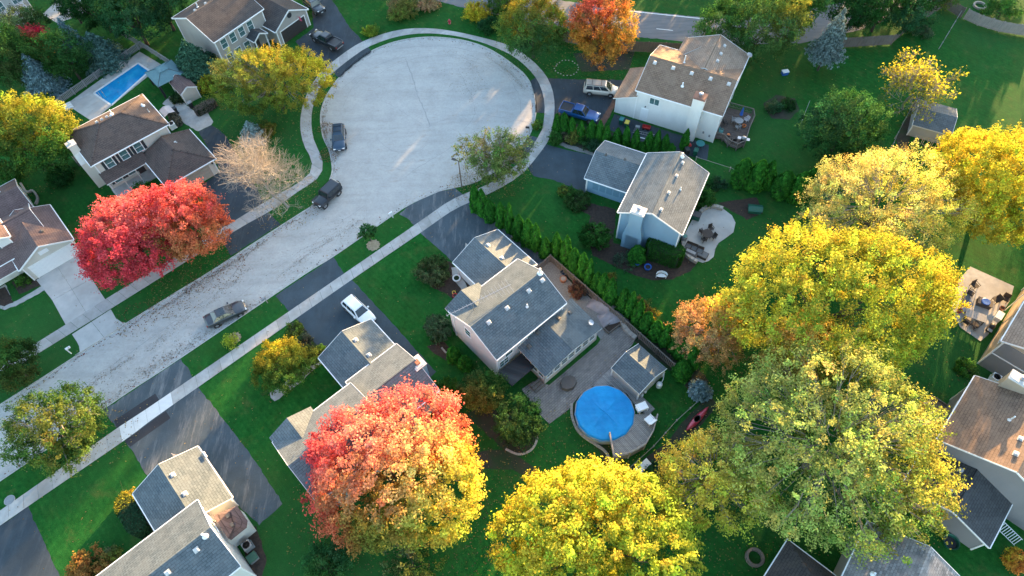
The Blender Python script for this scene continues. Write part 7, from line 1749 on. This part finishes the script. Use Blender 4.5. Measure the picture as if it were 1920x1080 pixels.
edging("low seat wall of the paved yard beside the fence", [(12.61, 38.57, 0.00), (12.92, 37.56, 0.00), (13.50, 36.69, 0.00), (13.99, 36.25, 0.00)], .5, .5, "stone_wall", .6)
t = thing("raised_planter", "weathered wooden raised planter in the corner of the paved yard", "planter", (11.70, 38.10, 0.40), 37); t.location.z = 0
b = MB(); b.box(-1.3, 1.3, -.45, -.37, 0, .5); b.box(-1.3, 1.3, .37, .45, 0, .5); b.box(-1.3, -1.22, -.37, .37, 0, .5); b.box(1.22, 1.3, -.37, .37, 0, .5); b.build("frame", "wood_weathered", t)
b = MB(); b.box(-1.22, 1.22, -.37, .37, .02, .38); b.build("earth", "mulch", t)
def tarp(label, at, rx, ry, h, rz, seed, mat="tarp_grey"):
    rg = np.random.default_rng(seed); t = thing("tarpaulin", label, "tarpaulin", at, rz); t.location.z = 0
    n = 18; pts_ = [((i / (n - 1) - .5) * 2 * rx, (j / (n - 1) - .5) * 2 * ry) for j in range(n) for i in range(n)]
    q = np.array([(x, y, 0) for x, y in pts_]); f = blotch(q, rg, 2.2) + .5 * blotch(q, rg, 5)
    z = [max(.03, h * (1 - (abs(x) / rx) ** 3) * (1 - (abs(y) / ry) ** 3) * (.7 + .35 * ff)) for (x, y), ff in zip(pts_, f)]
    b = MB(); b.hull([(x + .08 * ff, y + .08 * ff, zz) for (x, y), zz, ff in zip(pts_, z, f)], [(j * n + i, j * n + i + 1, (j + 1) * n + i + 1, (j + 1) * n + i) for j in range(n - 1) for i in range(n - 1)]); b.build("sheet", mat, t, smooth=True)
    b = MB(); b.box(-rx * .5, rx * .5, -ry * .5, ry * .5, 0, h * .3); b.build("load", "wood_weathered", t)
tarp("crumpled grey tarpaulin over a heap by the wooden fence, upper one", (10.66, 40.68, 0.50), 1.7, 1.0, .9, -35, 5)
tarp("crumpled grey tarpaulin over a heap by the wooden fence, lower one", (11.68, 39.04, 0.50), 1.6, 1.1, .8, 20, 6)
t = thing("charcoal_tub", "round tan tub with blue lid in the gravel yard corner", "tub", (6.24, 44.61, 0.30)); t.location.z = 0; b = MB(); b.lathe([(.35, 0), (.42, .5), (.45, .52)], 14); b.build("body", "terracotta", t); b = MB(); b.lathe([(.3, .52), (.3, .56)], 14); b.build("lid", "wood_pale", t)
t = thing("wheelbarrow", "dark blue wheelbarrow beside the tan tub", "wheelbarrow", (6.58, 45.61, 0.30), 40); t.location.z = 0
b = MB(); b.hull([(-.4, -.25, .3), (.4, -.25, .3), (.4, .25, .3), (-.4, .25, .3), (-.6, -.38, .62), (.65, -.38, .62), (.65, .38, .62), (-.6, .38, .62)], [(0, 3, 2, 1), (0, 1, 5, 4), (1, 2, 6, 5), (2, 3, 7, 6), (3, 0, 4, 7)]); b.build("tray", "paint_navy", t)
b = MB(); b.lathe([(.08, -.05), (.2, -.05), (.2, .05), (.08, .05)], 14); b.build("wheel", "tire", t, (.7, 0, .2), (R_(90), 0, 0))
b = MB(); b.beam((-1.0, -.28, .5), (.6, -.1, .25), .04, .04); b.beam((-1.0, .28, .5), (.6, .1, .25), .04, .04); b.build("handle", "wood_pale", t)
t = thing("pool_pump", "white pool pump and filter beside the grey shed", "pump", (15.74, 30.28, 0.40), 30); t.location.z = 0
b = MB(); b.lathe([(.28, 0), (.32, .1), (.32, .7), (.2, .85), (.06, .9)], 14); b.build("filter_tank", "plastic_white", t); b = MB(); b.path([(.2, 0, .5), (.8, .3, .5), (1.4, .9, .5), (1.6, .95, .1)], .05); b.build("pipe", "plastic_white", t)
t = thing("gas_cylinder", "white gas cylinder on the deck at the shed corner, near one", "gas cylinder", (13.69, 29.12, 0.50)); t.location.z = .28; b = MB(); b.lathe([(.15, 0), (.16, .06), (.16, .34), (.1, .44), (.05, .46)], 12); b.build("tank", "plastic_white", t); b = MB(); b.lathe([(.09, .46), (.09, .56), (.07, .56), (.07, .46)], 10); b.build("collar", "plastic_white", t)
t2 = copy_tree(t); p = (14.10, 29.54, 0.50); t2.location = (p[0], p[1], .28); t2["label"] = "white gas cylinder on the deck at the shed corner, far one"
# kayak
t = thing("kayak", "red kayak lying under the yellow-green tree", "kayak", (19.23, 26.25, 0.20), 42); t.location.z = 0
secs = []
for k in range(13):
    u = k / 12; x = -1.9 + 3.8 * u; wk = .36 * math.sin(PI * u) ** .7 + .012; zt = .30 + .14 * abs(2 * u - 1) ** 2.5
    secs.append([(x, wk * .6, .02 + .18 * abs(2 * u - 1) ** 3), (x, wk, .2 + .12 * abs(2 * u - 1) ** 3), (x, wk * .7, zt), (x, 0, zt + .06), (x, -wk * .7, zt), (x, -wk, .2 + .12 * abs(2 * u - 1) ** 3), (x, -wk * .6, .02 + .18 * abs(2 * u - 1) ** 3)])
b = MB(); loft(b, secs); b.build("hull", "paint_kayak", t, smooth=True); b = MB(); b.lathe([(.02, .37), (.24, .37), (.28, .40), (.30, .37)], 16, sx=1.6); b.build("cockpit", "plastic_black", t)
t = thing("white_board", "flat white board lying by the dark shrubs beneath the pool deck", "board", (12.80, 21.41, 0.20), 38); t.location.z = .1; b = MB(); b.obox((0, 0, .12), (1.7, .75, .05), 0, 0, 8); b.build("panel", "plastic_white", t); b = MB(); b.box(-.8, -.7, -.3, .3, -.1, .08); b.box(.7, .8, -.3, .3, -.1, .08); b.build("batten", "wood_pale", t)

# ---- patio behind the blue house
pp = [(24.74, 54.43, 0.00), (26.34, 55.05, 0.00), (27.71, 54.63, 0.00), (28.59, 53.53, 0.00), (28.82, 52.32, 0.00), (28.24, 50.82, 0.00), (27.06, 49.96, 0.00), (26.05, 49.27, 0.00), (25.48, 48.40, 0.00), (25.05, 47.21, 0.00), (24.28, 46.61, 0.00), (23.52, 46.40, 0.00), (22.80, 46.76, 0.00), (22.11, 47.75, 0.00), (21.78, 48.91, 0.00), (22.03, 50.80, 0.00), (23.44, 53.10, 0.00)]
sheet("curved_patio", pp, .05, "concrete_drive", "structure")
edging("curved seat wall at the upper rim of the blue house patio", [(24.55, 54.03, 0.40), (25.29, 54.69, 0.40), (26.31, 54.99, 0.40), (27.59, 54.49, 0.40)], .42, .5, "stone_wall", .5, "seat_wall")
edging("curved seat wall at the lower rim of the blue house patio", [(21.60, 49.53, 0.40), (21.55, 48.39, 0.40), (21.94, 47.24, 0.40), (22.85, 46.40, 0.40)], .42, .5, "stone_wall", .5, "seat_wall")
def round_table(label, at, r, mat, z=0.05, umb=None, name="patio_table"):
    t = thing(name, label, "table", (at[0], at[1], z)); b = MB(); b.lathe([(r, .70), (r, .74), (r * .97, .75)], 20); b.build("tabletop", mat, t)
    for k in range(4):
        a = k * PI / 2 + .7; b = MB(); b.tube((math.cos(a) * r * .75, math.sin(a) * r * .75, 0), (math.cos(a) * r * .55, math.sin(a) * r * .55, .7), .03, .03, 6); b.build("leg", mat, t)
    return t
round_table("dark round table at the middle of the curved patio", (24.72, 50.29, 0.50), .68, "wicker")
for k, (p, rz, w_) in enumerate((((24.19, 50.89, 0.40), 120, "left"), ((25.41, 51.34, 0.40), 20, "upper"), ((25.49, 50.00, 0.40), 300, "right"), ((24.23, 49.65, 0.40), 200, "lower"))):
    chair("dark metal chair on the %s side of the patio table" % w_, p, rz, "wicker", .05, group="chairs round the patio table")
for lb, p in (("left grey cushioned lounge chair by the lower patio wall", (22.13, 48.68, 0.40)), ("middle grey cushioned lounge chair by the lower patio wall", (22.73, 48.33, 0.40)), ("right grey cushioned lounge chair by the lower patio wall", (23.38, 47.89, 0.40))):
    chair(lb, p, -30, "wicker", .05, name="lounge_chair", w_=.75, back=.85, recl=18, cushion="cushion_grey")
t = thing("ottoman", "grey low ottoman table before the lounge chairs", "ottoman", (23.70, 47.39, 0.30), -35); t.location.z = .05; b = MB(); b.box(-.6, .6, -.5, .5, .02, .38); b.build("base", "wicker", t); b = MB(); b.box(-.56, .56, -.46, .46, .38, .46); b.build("cushion", "cushion_grey", t)
t = thing("fire_bowl", "black fire bowl table beside the lower patio wall", "fire bowl", (22.25, 47.78, 0.30), -35); t.location.z = .05; b = MB(); b.box(-.8, .8, -.4, .4, 0, .45); b.box(-.85, .85, -.45, .45, .45, .5); b.build("base", "metal_black", t); b = MB(); b.box(-.6, .6, -.2, .2, .5, .54); b.build("burner", "plastic_grey", t)
t = thing("rain_barrel", "grey barrel with blue top at the blue house corner", "barrel", (21.79, 49.94, 0.50)); t.location.z = 0; b = MB(); b.lathe([(.34, 0), (.40, .3), (.40, .7), (.36, .9)], 14); b.build("barrel", "plastic_grey", t); b = MB(); b.lathe([(.30, .9), (.28, .95)], 14); b.build("lid", "plastic_teal", t)
t = thing("storage_box", "dark green storage box at the patio edge of the blue house", "box", (23.73, 53.39, 0.50), -27); t.location.z = 0; b = MB(); b.box(-.7, .7, -.4, .4, 0, .8); b.build("chest", "plastic_green", t); b = MB(); b.box(-.74, .74, -.44, .44, .8, .88); b.build("lid", "shutter", t)
t = thing("dog_house", "low green box shelter beside the far patio lawn", "shelter", (31.59, 54.10, 0.30), -10); t.location.z = 0; b = MB(); b.box(-.8, .8, -.5, .5, 0, .6); b.build("wall", "plastic_green", t); b = MB(); b.hull([(-.9, -.6, .6), (.9, -.6, .6), (.9, .6, .6), (-.9, .6, .6), (-.9, 0, .95), (.9, 0, .95)], [(0, 1, 5, 4), (2, 3, 4, 5), (0, 4, 3), (1, 2, 5), (0, 3, 2, 1)]); b.build("roof", "plastic_green", t)
t = thing("garden_bench", "curved white garden bench in the bed below the blue house", "bench", (18.13, 44.60, 0.40), -8); t.location.z = 0
b = MB(); b.prism([(-.65, -.2), (-.35, .16), (0, .24), (.35, .16), (.65, -.2), (.3, -.3), (-.3, -.3)], .4, .46); b.build("seat", "plastic_white", t)
b = MB(); ar = [(-.68, -.18), (-.5, .12), (-.25, .25), (0, .3), (.25, .25), (.5, .12), (.68, -.18)]
for a, c in zip(ar, ar[1:]): b.poly([(a[0], a[1], .5), (c[0], c[1], .5), (c[0], c[1], .9), (a[0], a[1], .9)]); b.beam((a[0], a[1], .9), (c[0], c[1], .9), .06, .05)
b.build("backrest", "plastic_white", t)
for a in ((-.58, -.15), (.58, -.15), (-.3, .15), (.3, .15)):
    b = MB(); b.box(-.04, .04, -.04, .04, 0, .4); b.build("leg", "plastic_white", t, (a[0], a[1], 0))
def pot(label, at, r, h, mat, fill="mulch", z=0.0, name="planter_pot"):
    t = thing(name, label, "planter", (at[0], at[1], z)); b = MB(); b.lathe([(r * .7, 0), (r, h * .6), (r * 1.02, h), (r * .86, h), (r * .84, h * .85)], 18); b.build("pot", mat, t); b = MB(); b.lathe([(r * .84, h * .84), (r * .2, h * .88)], 18); b.build("filling", fill, t)
    return t
pot("blue glazed planter left of the pair below the clipped hedge", (15.48, 46.64, 0.00), .45, .5, "plastic_blue"); pot("blue glazed planter right of the pair below the clipped hedge", (16.68, 45.87, 0.00), .45, .5, "plastic_blue")
pot("orange pumpkin-coloured pot on the brown deck", (33.23, 68.55, 0.60), .26, .35, "plastic_orange", z=.5)
pot("two-tone sandstone urn beside the clipped hedge at lower left", (-40.35, 19.74, 0.50), .42, .6, "terracotta"); pot("white round pot by the garage walk of the white aerial house", (-6.70, 45.40, 0.40), .5, .45, "plastic_white", "core_green")
pot("yellow flower pot at the porch of the white aerial house", (-7.01, 43.41, 0.30), .22, .35, "plastic_yellow"); pot("red flower pot at the porch of the white aerial house", (-6.87, 42.96, 0.30), .3, .4, "plastic_red")
# ---- deck and bins of the white house
dkp = [(30.58, 71.21, 0.50), (31.62, 72.65, 0.50), (34.93, 71.07, 0.50), (34.81, 69.81, 0.50), (33.67, 67.70, 0.50), (32.53, 65.14, 0.50), (31.39, 64.61, 0.50), (30.38, 65.36, 0.50), (29.87, 66.49, 0.50), (28.69, 66.86, 0.50)]
t = thing("brown_deck", "brown timber deck at the corner of the white house", "deck", (dkp[0][0], dkp[0][1], 0)); rel = [(p[0] - dkp[0][0], p[1] - dkp[0][1]) for p in dkp]
b = MB(); b.prism(rel, .3, .5); b.build("planking", "deck_brown", t)
for a, c in zip(rel[1:-1], rel[2:]):
    b = MB(); b.beam((a[0], a[1], 1.4), (c[0], c[1], 1.4), .12, .05); b.beam((a[0], a[1], .75), (c[0], c[1], .75), .05, .05)
    n_ = max(2, int(math.hypot(c[0] - a[0], c[1] - a[1]) / .2))
    for k in range(n_): u = (k + .5) / n_; x, y = a[0] + (c[0] - a[0]) * u, a[1] + (c[1] - a[1]) * u; b.box(x - .02, x + .02, y - .02, y + .02, .75, 1.38)
    b.build("railing", "wood_weathered", t)
for a in rel[1:]:
    b = MB(); b.box(-.06, .06, -.06, .06, 0, 1.46); b.build("post", "wood_weathered", t, (a[0], a[1], 0))
t = round_table("round deck table beneath the folded blue parasol", (32.50, 69.11, 1.00), .6, "plastic_grey", .5)
t = thing("folded_parasol", "folded blue parasol on the brown deck", "parasol", (32.90, 69.92, 1.00)); t.location.z = .5; b = MB(); b.tube((0, 0, 0), (0, 0, 2.4), .03, .03, 8); b.build("pole", "metal_black", t); b = MB(); b.lathe([(.05, .9), (.24, 1.0), (.18, 1.6), (.07, 2.3), (.02, 2.4)], 9); b.build("canopy", "plastic_blue", t)
for lb, p, rz, m_ in (("grey deck chair left of the deck table", (31.95, 69.56, 0.90), 80, "plastic_grey"), ("grey deck chair below the deck table", (32.26, 68.19, 0.90), 200, "plastic_grey"), ("pale reclining chair at the right rail of the brown deck", (33.74, 69.56, 0.90), -60, "canvas_pale"), ("teal chair at the left side of the brown deck", (29.76, 67.52, 0.90), 60, "plastic_teal"), ("dark chair near the house wall on the brown deck", (30.67, 69.11, 0.90), 100, "wicker"), ("black chair at the lower rail of the brown deck", (31.18, 65.82, 0.90), 180, "metal_black")):
    chair(lb, p, rz, m_, .5)
t = thing("barbecue_grill", "stainless barbecue grill on the brown deck", "grill", (32.37, 65.56, 0.90), -20); t.location.z = .5
b = MB(); b.box(-.35, .35, -.28, .28, .1, .85); b.build("cabinet", "metal_black", t); b = MB(); b.lathe([(.36, .85), (.36, .95), (.28, 1.12), (.1, 1.18)], 14, sy=.8); b.build("hood", "steel", t); b = MB(); b.box(-.8, -.36, -.25, .25, .8, .84); b.box(.36, .8, -.25, .25, .8, .84); b.build("side_shelf", "steel", t)
t = thing("fire_pit", "small red fire pit on the brown deck", "fire pit", (30.75, 67.05, 0.70)); t.location.z = .5; b = MB(); b.lathe([(.2, 0), (.36, .2), (.38, .3), (.3, .3), (.1, .2)], 16); b.build("bowl", "metal_black", t); b = MB(); b.lathe([(.22, .24), (.1, .3)], 12); b.build("embers", "plastic_orange", t)
def wheelie_bin(label, at, rz, mat, lid=None, z=0.01):
    t = thing("wheelie_bin", label, "bin", (at[0], at[1], z), rz); b = MB(); b.hull([(-.22, -.25, .04), (.22, -.25, .04), (.22, .25, .04), (-.22, .25, .04), (-.29, -.34, .98), (.29, -.34, .98), (.29, .34, .98), (-.29, .34, .98)], [(0, 3, 2, 1), (4, 5, 6, 7), (0, 1, 5, 4), (1, 2, 6, 5), (2, 3, 7, 6), (3, 0, 4, 7)]); b.build("body", mat, t)
    b = MB(); b.hull([(-.31, -.37, .985), (.31, -.37, .985), (.31, .38, .985), (-.31, .38, .985), (-.28, -.33, 1.06), (.28, -.33, 1.06), (.28, .35, 1.09), (-.28, .35, 1.09)], [(0, 3, 2, 1), (4, 5, 6, 7), (0, 1, 5, 4), (1, 2, 6, 5), (2, 3, 7, 6), (3, 0, 4, 7)]); b.build("lid", lid or mat, t)
    for s_ in (-1, 1):
        b = MB(); b.lathe([(.12, -.03), (.12, .03)], 12); b.build("wheel", "tire", t, (s_ * .27, .27, .12), (0, R_(90), 0))
wheelie_bin("teal wheeled bin by the white house wall", (16.36, 70.53, 0.50), -27, "plastic_green", "plastic_teal"); wheelie_bin("green wheeled bin with yellow lid by the white house wall", (17.03, 69.86, 0.50), -27, "plastic_green", "plastic_yellow")
wheelie_bin("dark green wheeled bin in the passage behind the blue house", (25.70, 64.13, 0.50), -27, "plastic_green"); wheelie_bin("black wheeled bin in the passage behind the blue house", (24.58, 64.39, 0.50), 10, "plastic_black")
t = thing("toy_wagon", "red toy wagon on the side yard of the white house", "wagon", (19.77, 69.39, 0.30), -20); t.location.z = .01
b = MB(); b.hull([(-.5, -.28, .2), (.5, -.28, .2), (.5, .28, .2), (-.5, .28, .2), (-.58, -.34, .46), (.58, -.34, .46), (.58, .34, .46), (-.58, .34, .46)], [(0, 3, 2, 1), (0, 1, 5, 4), (1, 2, 6, 5), (2, 3, 7, 6), (3, 0, 4, 7)]); b.build("tray", "plastic_red", t)
for x in (-.36, .36):
    for y in (-.3, .3): b = MB(); b.lathe([(.13, -.03), (.13, .03)], 12); b.build("wheel", "tire", t, (x, y, .13), (R_(90), 0, 0))
t = thing("ladder", "aluminium ladder lying on the side yard of the white house", "ladder", (19.30, 68.48, 0.10), -20); t.location.z = .05; b = MB(); b.box(-1.5, 1.5, -.24, -.18, 0, .07); b.box(-1.5, 1.5, .18, .24, 0, .07); b.build("rail", "steel", t)
for k in range(9): b = MB(); b.box(-.02, .02, -.18, .18, .02, .06); b.build("rung", "steel", t, (-1.35 + k * .34, 0, 0))
t = thing("white_beam", "white painted beam lying beside the ladder", "beam", (19.10, 67.57, 0.10), -22); t.location.z = .02; b = MB(); b.box(-1.2, 1.2, -.06, .06, 0, .1); b.build("timber", "plastic_white", t); b = MB(); b.box(-1.21, -1.2, -.07, .07, 0, .11); b.build("end_cap", "plastic_grey", t)
t = thing("stack_of_buckets", "pale grey crates stacked above the ladder", "crates", (18.40, 69.26, 0.30), -25); t.location.z = .01
for k in range(3): b = MB(); b.box(-.3, .3, -.22, .22, k * .26, k * .26 + .24); b.build("crate", "plastic_grey", t, (k * .04, 0, 0), (0, 0, R_(k * 5)))
round_table("glass-topped table in the passage behind the blue house", (26.59, 65.57, 0.60), .6, "plastic_teal", .02)
t = thing("net_ball", "red and white kettle beside the passage bins", "kettle", (25.02, 65.36, 0.60)); t.location.z = 0; b = MB(); b.lathe([(.1, .45), (.3, .6), (.32, .75), (.2, .95), (.05, 1.02)], 14); b.build("bowl", "plastic_red", t); b = MB()
for k in range(3): b.tube((.3 * math.cos(k * 2.1), .3 * math.sin(k * 2.1), 0), (.15 * math.cos(k * 2.1), .15 * math.sin(k * 2.1), .55), .02)
b.build("stand", "metal_black", t)
# stone circle on the lawn, lawn toys
t = thing("stone_circle", "ring of pale stones on the lawn by the minivan drive", "stone ring", (9.55, 82.67, 0.00))
for k in range(20):
    a = 2 * PI * k / 20; b = MB(); b.lathe([(.05, 0), (.11, .04), (.08, .10), (.02, .12)], 7); b.build("stone", "stone_wall", t, (1.7 * math.cos(a) * random.uniform(.9, 1.08), 1.7 * math.sin(a) * random.uniform(.9, 1.08), 0))
t = thing("blue_cooler", "blue and white cooler box on the upper right lawn", "cooler", (41.75, 79.46, 0.30), 10); t.location.z = 0; b = MB(); b.box(-.45, .45, -.3, .3, 0, .5); b.build("box", "plastic_blue", t); b = MB(); b.box(-.48, .48, -.33, .33, .5, .62); b.build("lid", "plastic_white", t)
t = thing("garden_stake", "tall thin yellow stake on the upper right lawn", "stake", (41.60, 69.32, 0.00)); b = MB(); b.tube((0, 0, 0), (.4, 1.0, 3.2), .035, .03, 6); b.build("pole", "canvas_pale", t); b = MB(); b.lathe([(.12, 0), (.08, .05)], 8); b.build("base", "plastic_grey", t)
t = thing("round_firepit", "small round stone fire ring on the far upper right lawn", "fire ring", (76.25, 93.31, 0.00)); 
for k in range(12):
    a = 2 * PI * k / 12; b = MB(); b.box(-.22, .22, -.13, .13, 0, .3); b.build("stone", "stone_wall", t, (.85 * math.cos(a), .85 * math.sin(a), 0), (0, 0, a + PI / 2))
t = thing("round_firepit", "round stone fire ring at the bottom edge by the dark-roofed house", "fire ring", (22.26, 12.12, 0.00))
for k in range(16):
    a = 2 * PI * k / 16; b = MB(); b.box(-.15, .15, -.14, .14, 0, .4); b.build("stone", "wood_weathered", t, (.75 * math.cos(a), .75 * math.sin(a), 0), (0, 0, a + PI / 2))
# ---- patio and things at the right edge
sheet("concrete_patio", [(55.65, 44.30, 0.00), (59.68, 41.28, 0.00), (58.32, 39.27, 0.00), (54.03, 34.99, 0.00), (52.87, 34.22, 0.00), (51.28, 36.09, 0.00), (51.20, 38.15, 0.00), (51.70, 40.83, 0.00)], .04, "concrete", "structure")
for lb, p, rz in (("brown wicker armchair, topmost on the right edge patio", (54.87, 41.40, 0.40), 20), ("brown wicker armchair, second from the top on the right edge patio", (53.94, 40.33, 0.40), 40), ("brown wicker armchair right of the blue-topped fire table", (56.61, 39.32, 0.40), -70), ("brown wicker armchair closest to the tan house wall", (57.65, 39.42, 0.40), -40), ("wicker chair at the lower left of the glass dining table", (52.00, 36.61, 0.40), 130), ("wicker chair below the glass dining table", (52.77, 36.08, 0.40), 200)):
    chair(lb, p, rz, "wicker", .04, w_=.72, back=.95)
t = thing("fire_table", "brown fire table with round blue cover on the right edge patio", "fire table", (55.03, 38.96, 0.40), -28); t.location.z = .04; b = MB(); b.box(-.75, .75, -.45, .45, 0, .55); b.box(-.8, .8, -.5, .5, .55, .6); b.build("base", "cover_brown", t); b = MB(); b.lathe([(.48, .6), (.5, .68), (.44, .72), (.1, .70)], 20); b.build("lid", "plastic_blue", t)
t = thing("dining_table", "long glass dining table on the right edge patio", "table", (53.14, 37.14, 0.60), -28); t.location.z = .04; b = MB(); b.box(-1.1, 1.1, -.55, .55, .68, .73); b.build("tabletop", "plastic_grey", t)
for x in (-.95, .95):
    for y in (-.42, .42): b = MB(); b.box(-.04, .04, -.04, .04, 0, .68); b.build("leg", "metal_black", t, (x, y, 0))
t = thing("garden_bench", "grey cushioned bench left of the dining table on the right edge patio", "bench", (53.11, 39.63, 0.40), 55); t.location.z = .04; b = MB(); b.box(-.8, .8, -.35, .35, .3, .42); b.build("seat", "cushion_grey", t); b = MB(); b.box(-.8, .8, .3, .4, .3, .9); b.build("backrest", "wicker", t)
for x in (-.7, .7): b = MB(); b.box(-.05, .05, -.3, .3, 0, .3); b.build("leg", "wicker", t, (x, 0, 0))
t = thing("barbecue_grill", "black barbecue grill at the wall end of the right edge patio", "grill", (54.30, 35.62, 0.60), 46); t.location.z = .04; b = MB(); b.box(-.4, .4, -.28, .28, .1, .85); b.build("cabinet", "metal_black", t); b = MB(); b.lathe([(.38, .85), (.38, .95), (.28, 1.1), (.1, 1.16)], 14, sy=.8); b.build("hood", "metal_black", t); b = MB(); b.box(-.85, -.41, -.25, .25, .8, .84); b.box(.41, .85, -.25, .25, .8, .84); b.build("side_shelf", "plastic_grey", t)
t = thing("cooler_chest", "white chest against the tan house wall on the patio", "chest", (55.78, 37.01, 0.50), 46); t.location.z = .04; b = MB(); b.box(-.55, .55, -.32, .32, 0, .75); b.build("box", "plastic_white", t); b = MB(); b.box(-.58, .58, -.35, .35, .75, .85); b.build("lid", "plastic_white", t)
pot("red flower pot beside the wicker chairs on the right edge patio", (56.84, 38.23, 0.40), .28, .4, "terracotta", z=.04); pot("white and red pot at the lower left of the right edge patio", (51.83, 38.10, 0.40), .3, .45, "plastic_red", z=.04)
ac_unit("grey air conditioner beside the grey house at the right edge", (52.09, 29.33, 0.40), 46, "plastic_white"); ac_unit("pale air conditioner behind the lower left house", (-26.77, 14.95, 0.40), 40); ac_unit("air conditioner in the corner of the cream house by the paving", (-47.54, 73.03, 0.40), 40, "plastic_white")
t = thing("utility_tub", "grey covered spa pump beside the lower left air conditioner", "pump box", (-26.26, 13.91, 0.30), 40); t.location.z = 0; b = MB(); b.box(-.45, .45, -.4, .4, 0, .5); b.build("body", "plastic_grey", t); b = MB(); b.box(-.48, .48, -.43, .43, .5, .58); b.build("lid", "plastic_green", t)
t = thing("splash_tub", "dark green plastic tub against the taupe garage wall", "tub", (41.32, 12.78, 0.20)); t.location.z = 0; b = MB(); b.lathe([(.65, 0), (.72, .45), (.76, .47), (.68, .42), (.6, .08), (.1, .06)], 22); b.build("basin", "plastic_green", t); b = MB(); b.lathe([(.6, .1), (.1, .11)], 22); b.build("water", "shutter", t)
t = thing("trellis", "white slatted trellis leaning by the taupe house steps", "trellis", (46.64, 13.28, 0.80), -58); t.location.z = .2; b = MB(); b.box(-1.2, 1.2, -.02, .02, 0, .06); b.box(-1.2, 1.2, -.02, .02, .9, .96); b.build("rail", "plastic_white", t, None, (R_(-50), 0, 0))
for k in range(11): b = MB(); b.box(-.03, .03, -.012, .012, .05, .92); b.build("slat", "plastic_white", t, (-1.1 + k * .22, 0, 0), (R_(-50), 0, 0))
t = thing("storage_bench", "teal storage bench beside the taupe house wall", "bench", (43.64, 24.96, 0.40), 46); t.location.z = 0; b = MB(); b.box(-.8, .8, -.35, .35, 0, .6); b.build("box", "plastic_teal", t); b = MB(); b.box(-.83, .83, -.38, .38, .6, .66); b.build("lid", "plastic_teal", t)
t = thing("sandbox", "brown timber sandbox by the taupe house back corner", "sandbox", (44.89, 26.25, 0.20), 46); t.location.z = 0; b = MB(); b.box(-1.2, 1.2, -1.0, 1.0, 0, .12); b.build("sand", "wood_fence_brown", t); b = MB(); b.box(-1.3, 1.3, -1.1, -1.0, 0, .25); b.box(-1.3, 1.3, 1.0, 1.1, 0, .25); b.box(-1.3, -1.2, -1.0, 1.0, 0, .25); b.box(1.2, 1.3, -1.0, 1.0, 0, .25); b.build("frame", "wood_weathered", t)
t = thing("play_slide", "pink toy slide at the edge of the green-gold tree", "slide", (42.86, 26.78, 0.30), -10); t.location.z = 0; b = MB(); b.hull([(-.7, -.2, .1), (-.7, .2, .1), (.6, .2, .8), (.6, -.2, .8), (-.7, -.2, .03), (-.7, .2, .03), (.6, .2, .7), (.6, -.2, .7)], [(0, 1, 2, 3), (7, 6, 5, 4), (0, 4, 5, 1), (1, 5, 6, 2), (2, 6, 7, 3), (3, 7, 4, 0)]); b.build("chute", "plastic_pink", t); b = MB(); b.box(.55, .95, -.25, .25, 0, .78); b.build("tower", "plastic_grey", t)
# garden furniture by the cream house
t = thing("grill_shelter", "pale canvas-topped shelter by the cream house paving", "shelter", (-48.30, 74.93, 1.90), -50); t.location.z = 0
b = MB(); b.hull([(-.9, -.8, 1.75), (.9, -.8, 1.75), (.9, 0, 2.05), (-.9, 0, 2.05), (-.9, .8, 1.75), (.9, .8, 1.75)], [(0, 1, 2, 3), (3, 2, 5, 4)]); b.build("canopy", "canvas_pale", t)
for x in (-.8, .8):
    for y in (-.7, .7): b = MB(); b.box(-.04, .04, -.04, .04, 0, 1.76); b.build("post", "metal_black", t, (x, y, 0))
wheelie_bin("black wheeled bin beside the canvas shelter", (-48.01, 76.29, 0.50), -50, "plastic_black"); wheelie_bin("dark grey bin beside the brown-roofed shed", (-45.99, 77.39, 0.50), -50, "plastic_black", "plastic_grey")
t = thing("white_rock", "white garden statue by the pool fence corner", "statue", (-66.58, 78.00, 0.40)); t.location.z = 0; b = MB(); b.lathe([(.2, 0), (.22, .1), (.12, .2), (.18, .5), (.2, .8), (.09, .95), (.12, 1.1), (.03, 1.22)], 12); b.build("figure", "plastic_white", t); b = MB(); b.box(-.28, .28, -.28, .28, -.01, .06); b.build("plinth", "concrete", t)
t = thing("firewood_rack", "grey slatted crate against the cream house chimney wall", "crate", (-59.51, 67.34, 0.50), 130); t.location.z = 0; b = MB()
for k in range(5): b.box(-.8, .8, -.3, -.26, .05 + k * .18, .18 + k * .18); b.box(-.8, .8, .26, .3, .05 + k * .18, .18 + k * .18)
b.build("slat", "plastic_grey", t); b = MB(); b.box(-.78, .78, -.25, .25, 0, .7); b.build("logs", "wood_weathered", t)
t = thing("porch_bench", "brown bench under the porch of the maroon-roofed house", "bench", (-62.66, 47.99, 0.40), 40); t.location.z = 0; b = MB(); b.box(-.7, .7, -.25, .25, .36, .44); b.build("seat", "wood_fence_brown", t); b = MB(); b.box(-.7, .7, .2, .26, .44, .85); b.build("backrest", "wood_fence_brown", t)
for x in (-.6, .6): b = MB(); b.box(-.05, .05, -.22, .22, 0, .36); b.build("leg", "wood_fence_brown", t, (x, 0, 0))
t = thing("heat_pump", "grey louvred heat pump behind the maroon-roofed garage", "heat pump", (-64.59, 60.65, 0.40), 40); t.location.z = 0; b = MB(); b.box(-.55, .55, -.3, .3, .05, .85); b.build("casing", "plastic_grey", t); b = MB()
for k in range(6): b.box(-.5, .5, -.325, -.3, .12 + k * .12, .18 + k * .12)
b.build("louvre", "metal_black", t)
edging("pale curved edging wall behind the maroon-roofed garage", [(-66.36, 63.79, 0.00), (-64.91, 62.11, 0.00), (-64.30, 62.45, 0.00), (-63.12, 61.09, 0.00), (-63.04, 59.98, 0.00)], .25, .3, "stone_wall", .5)
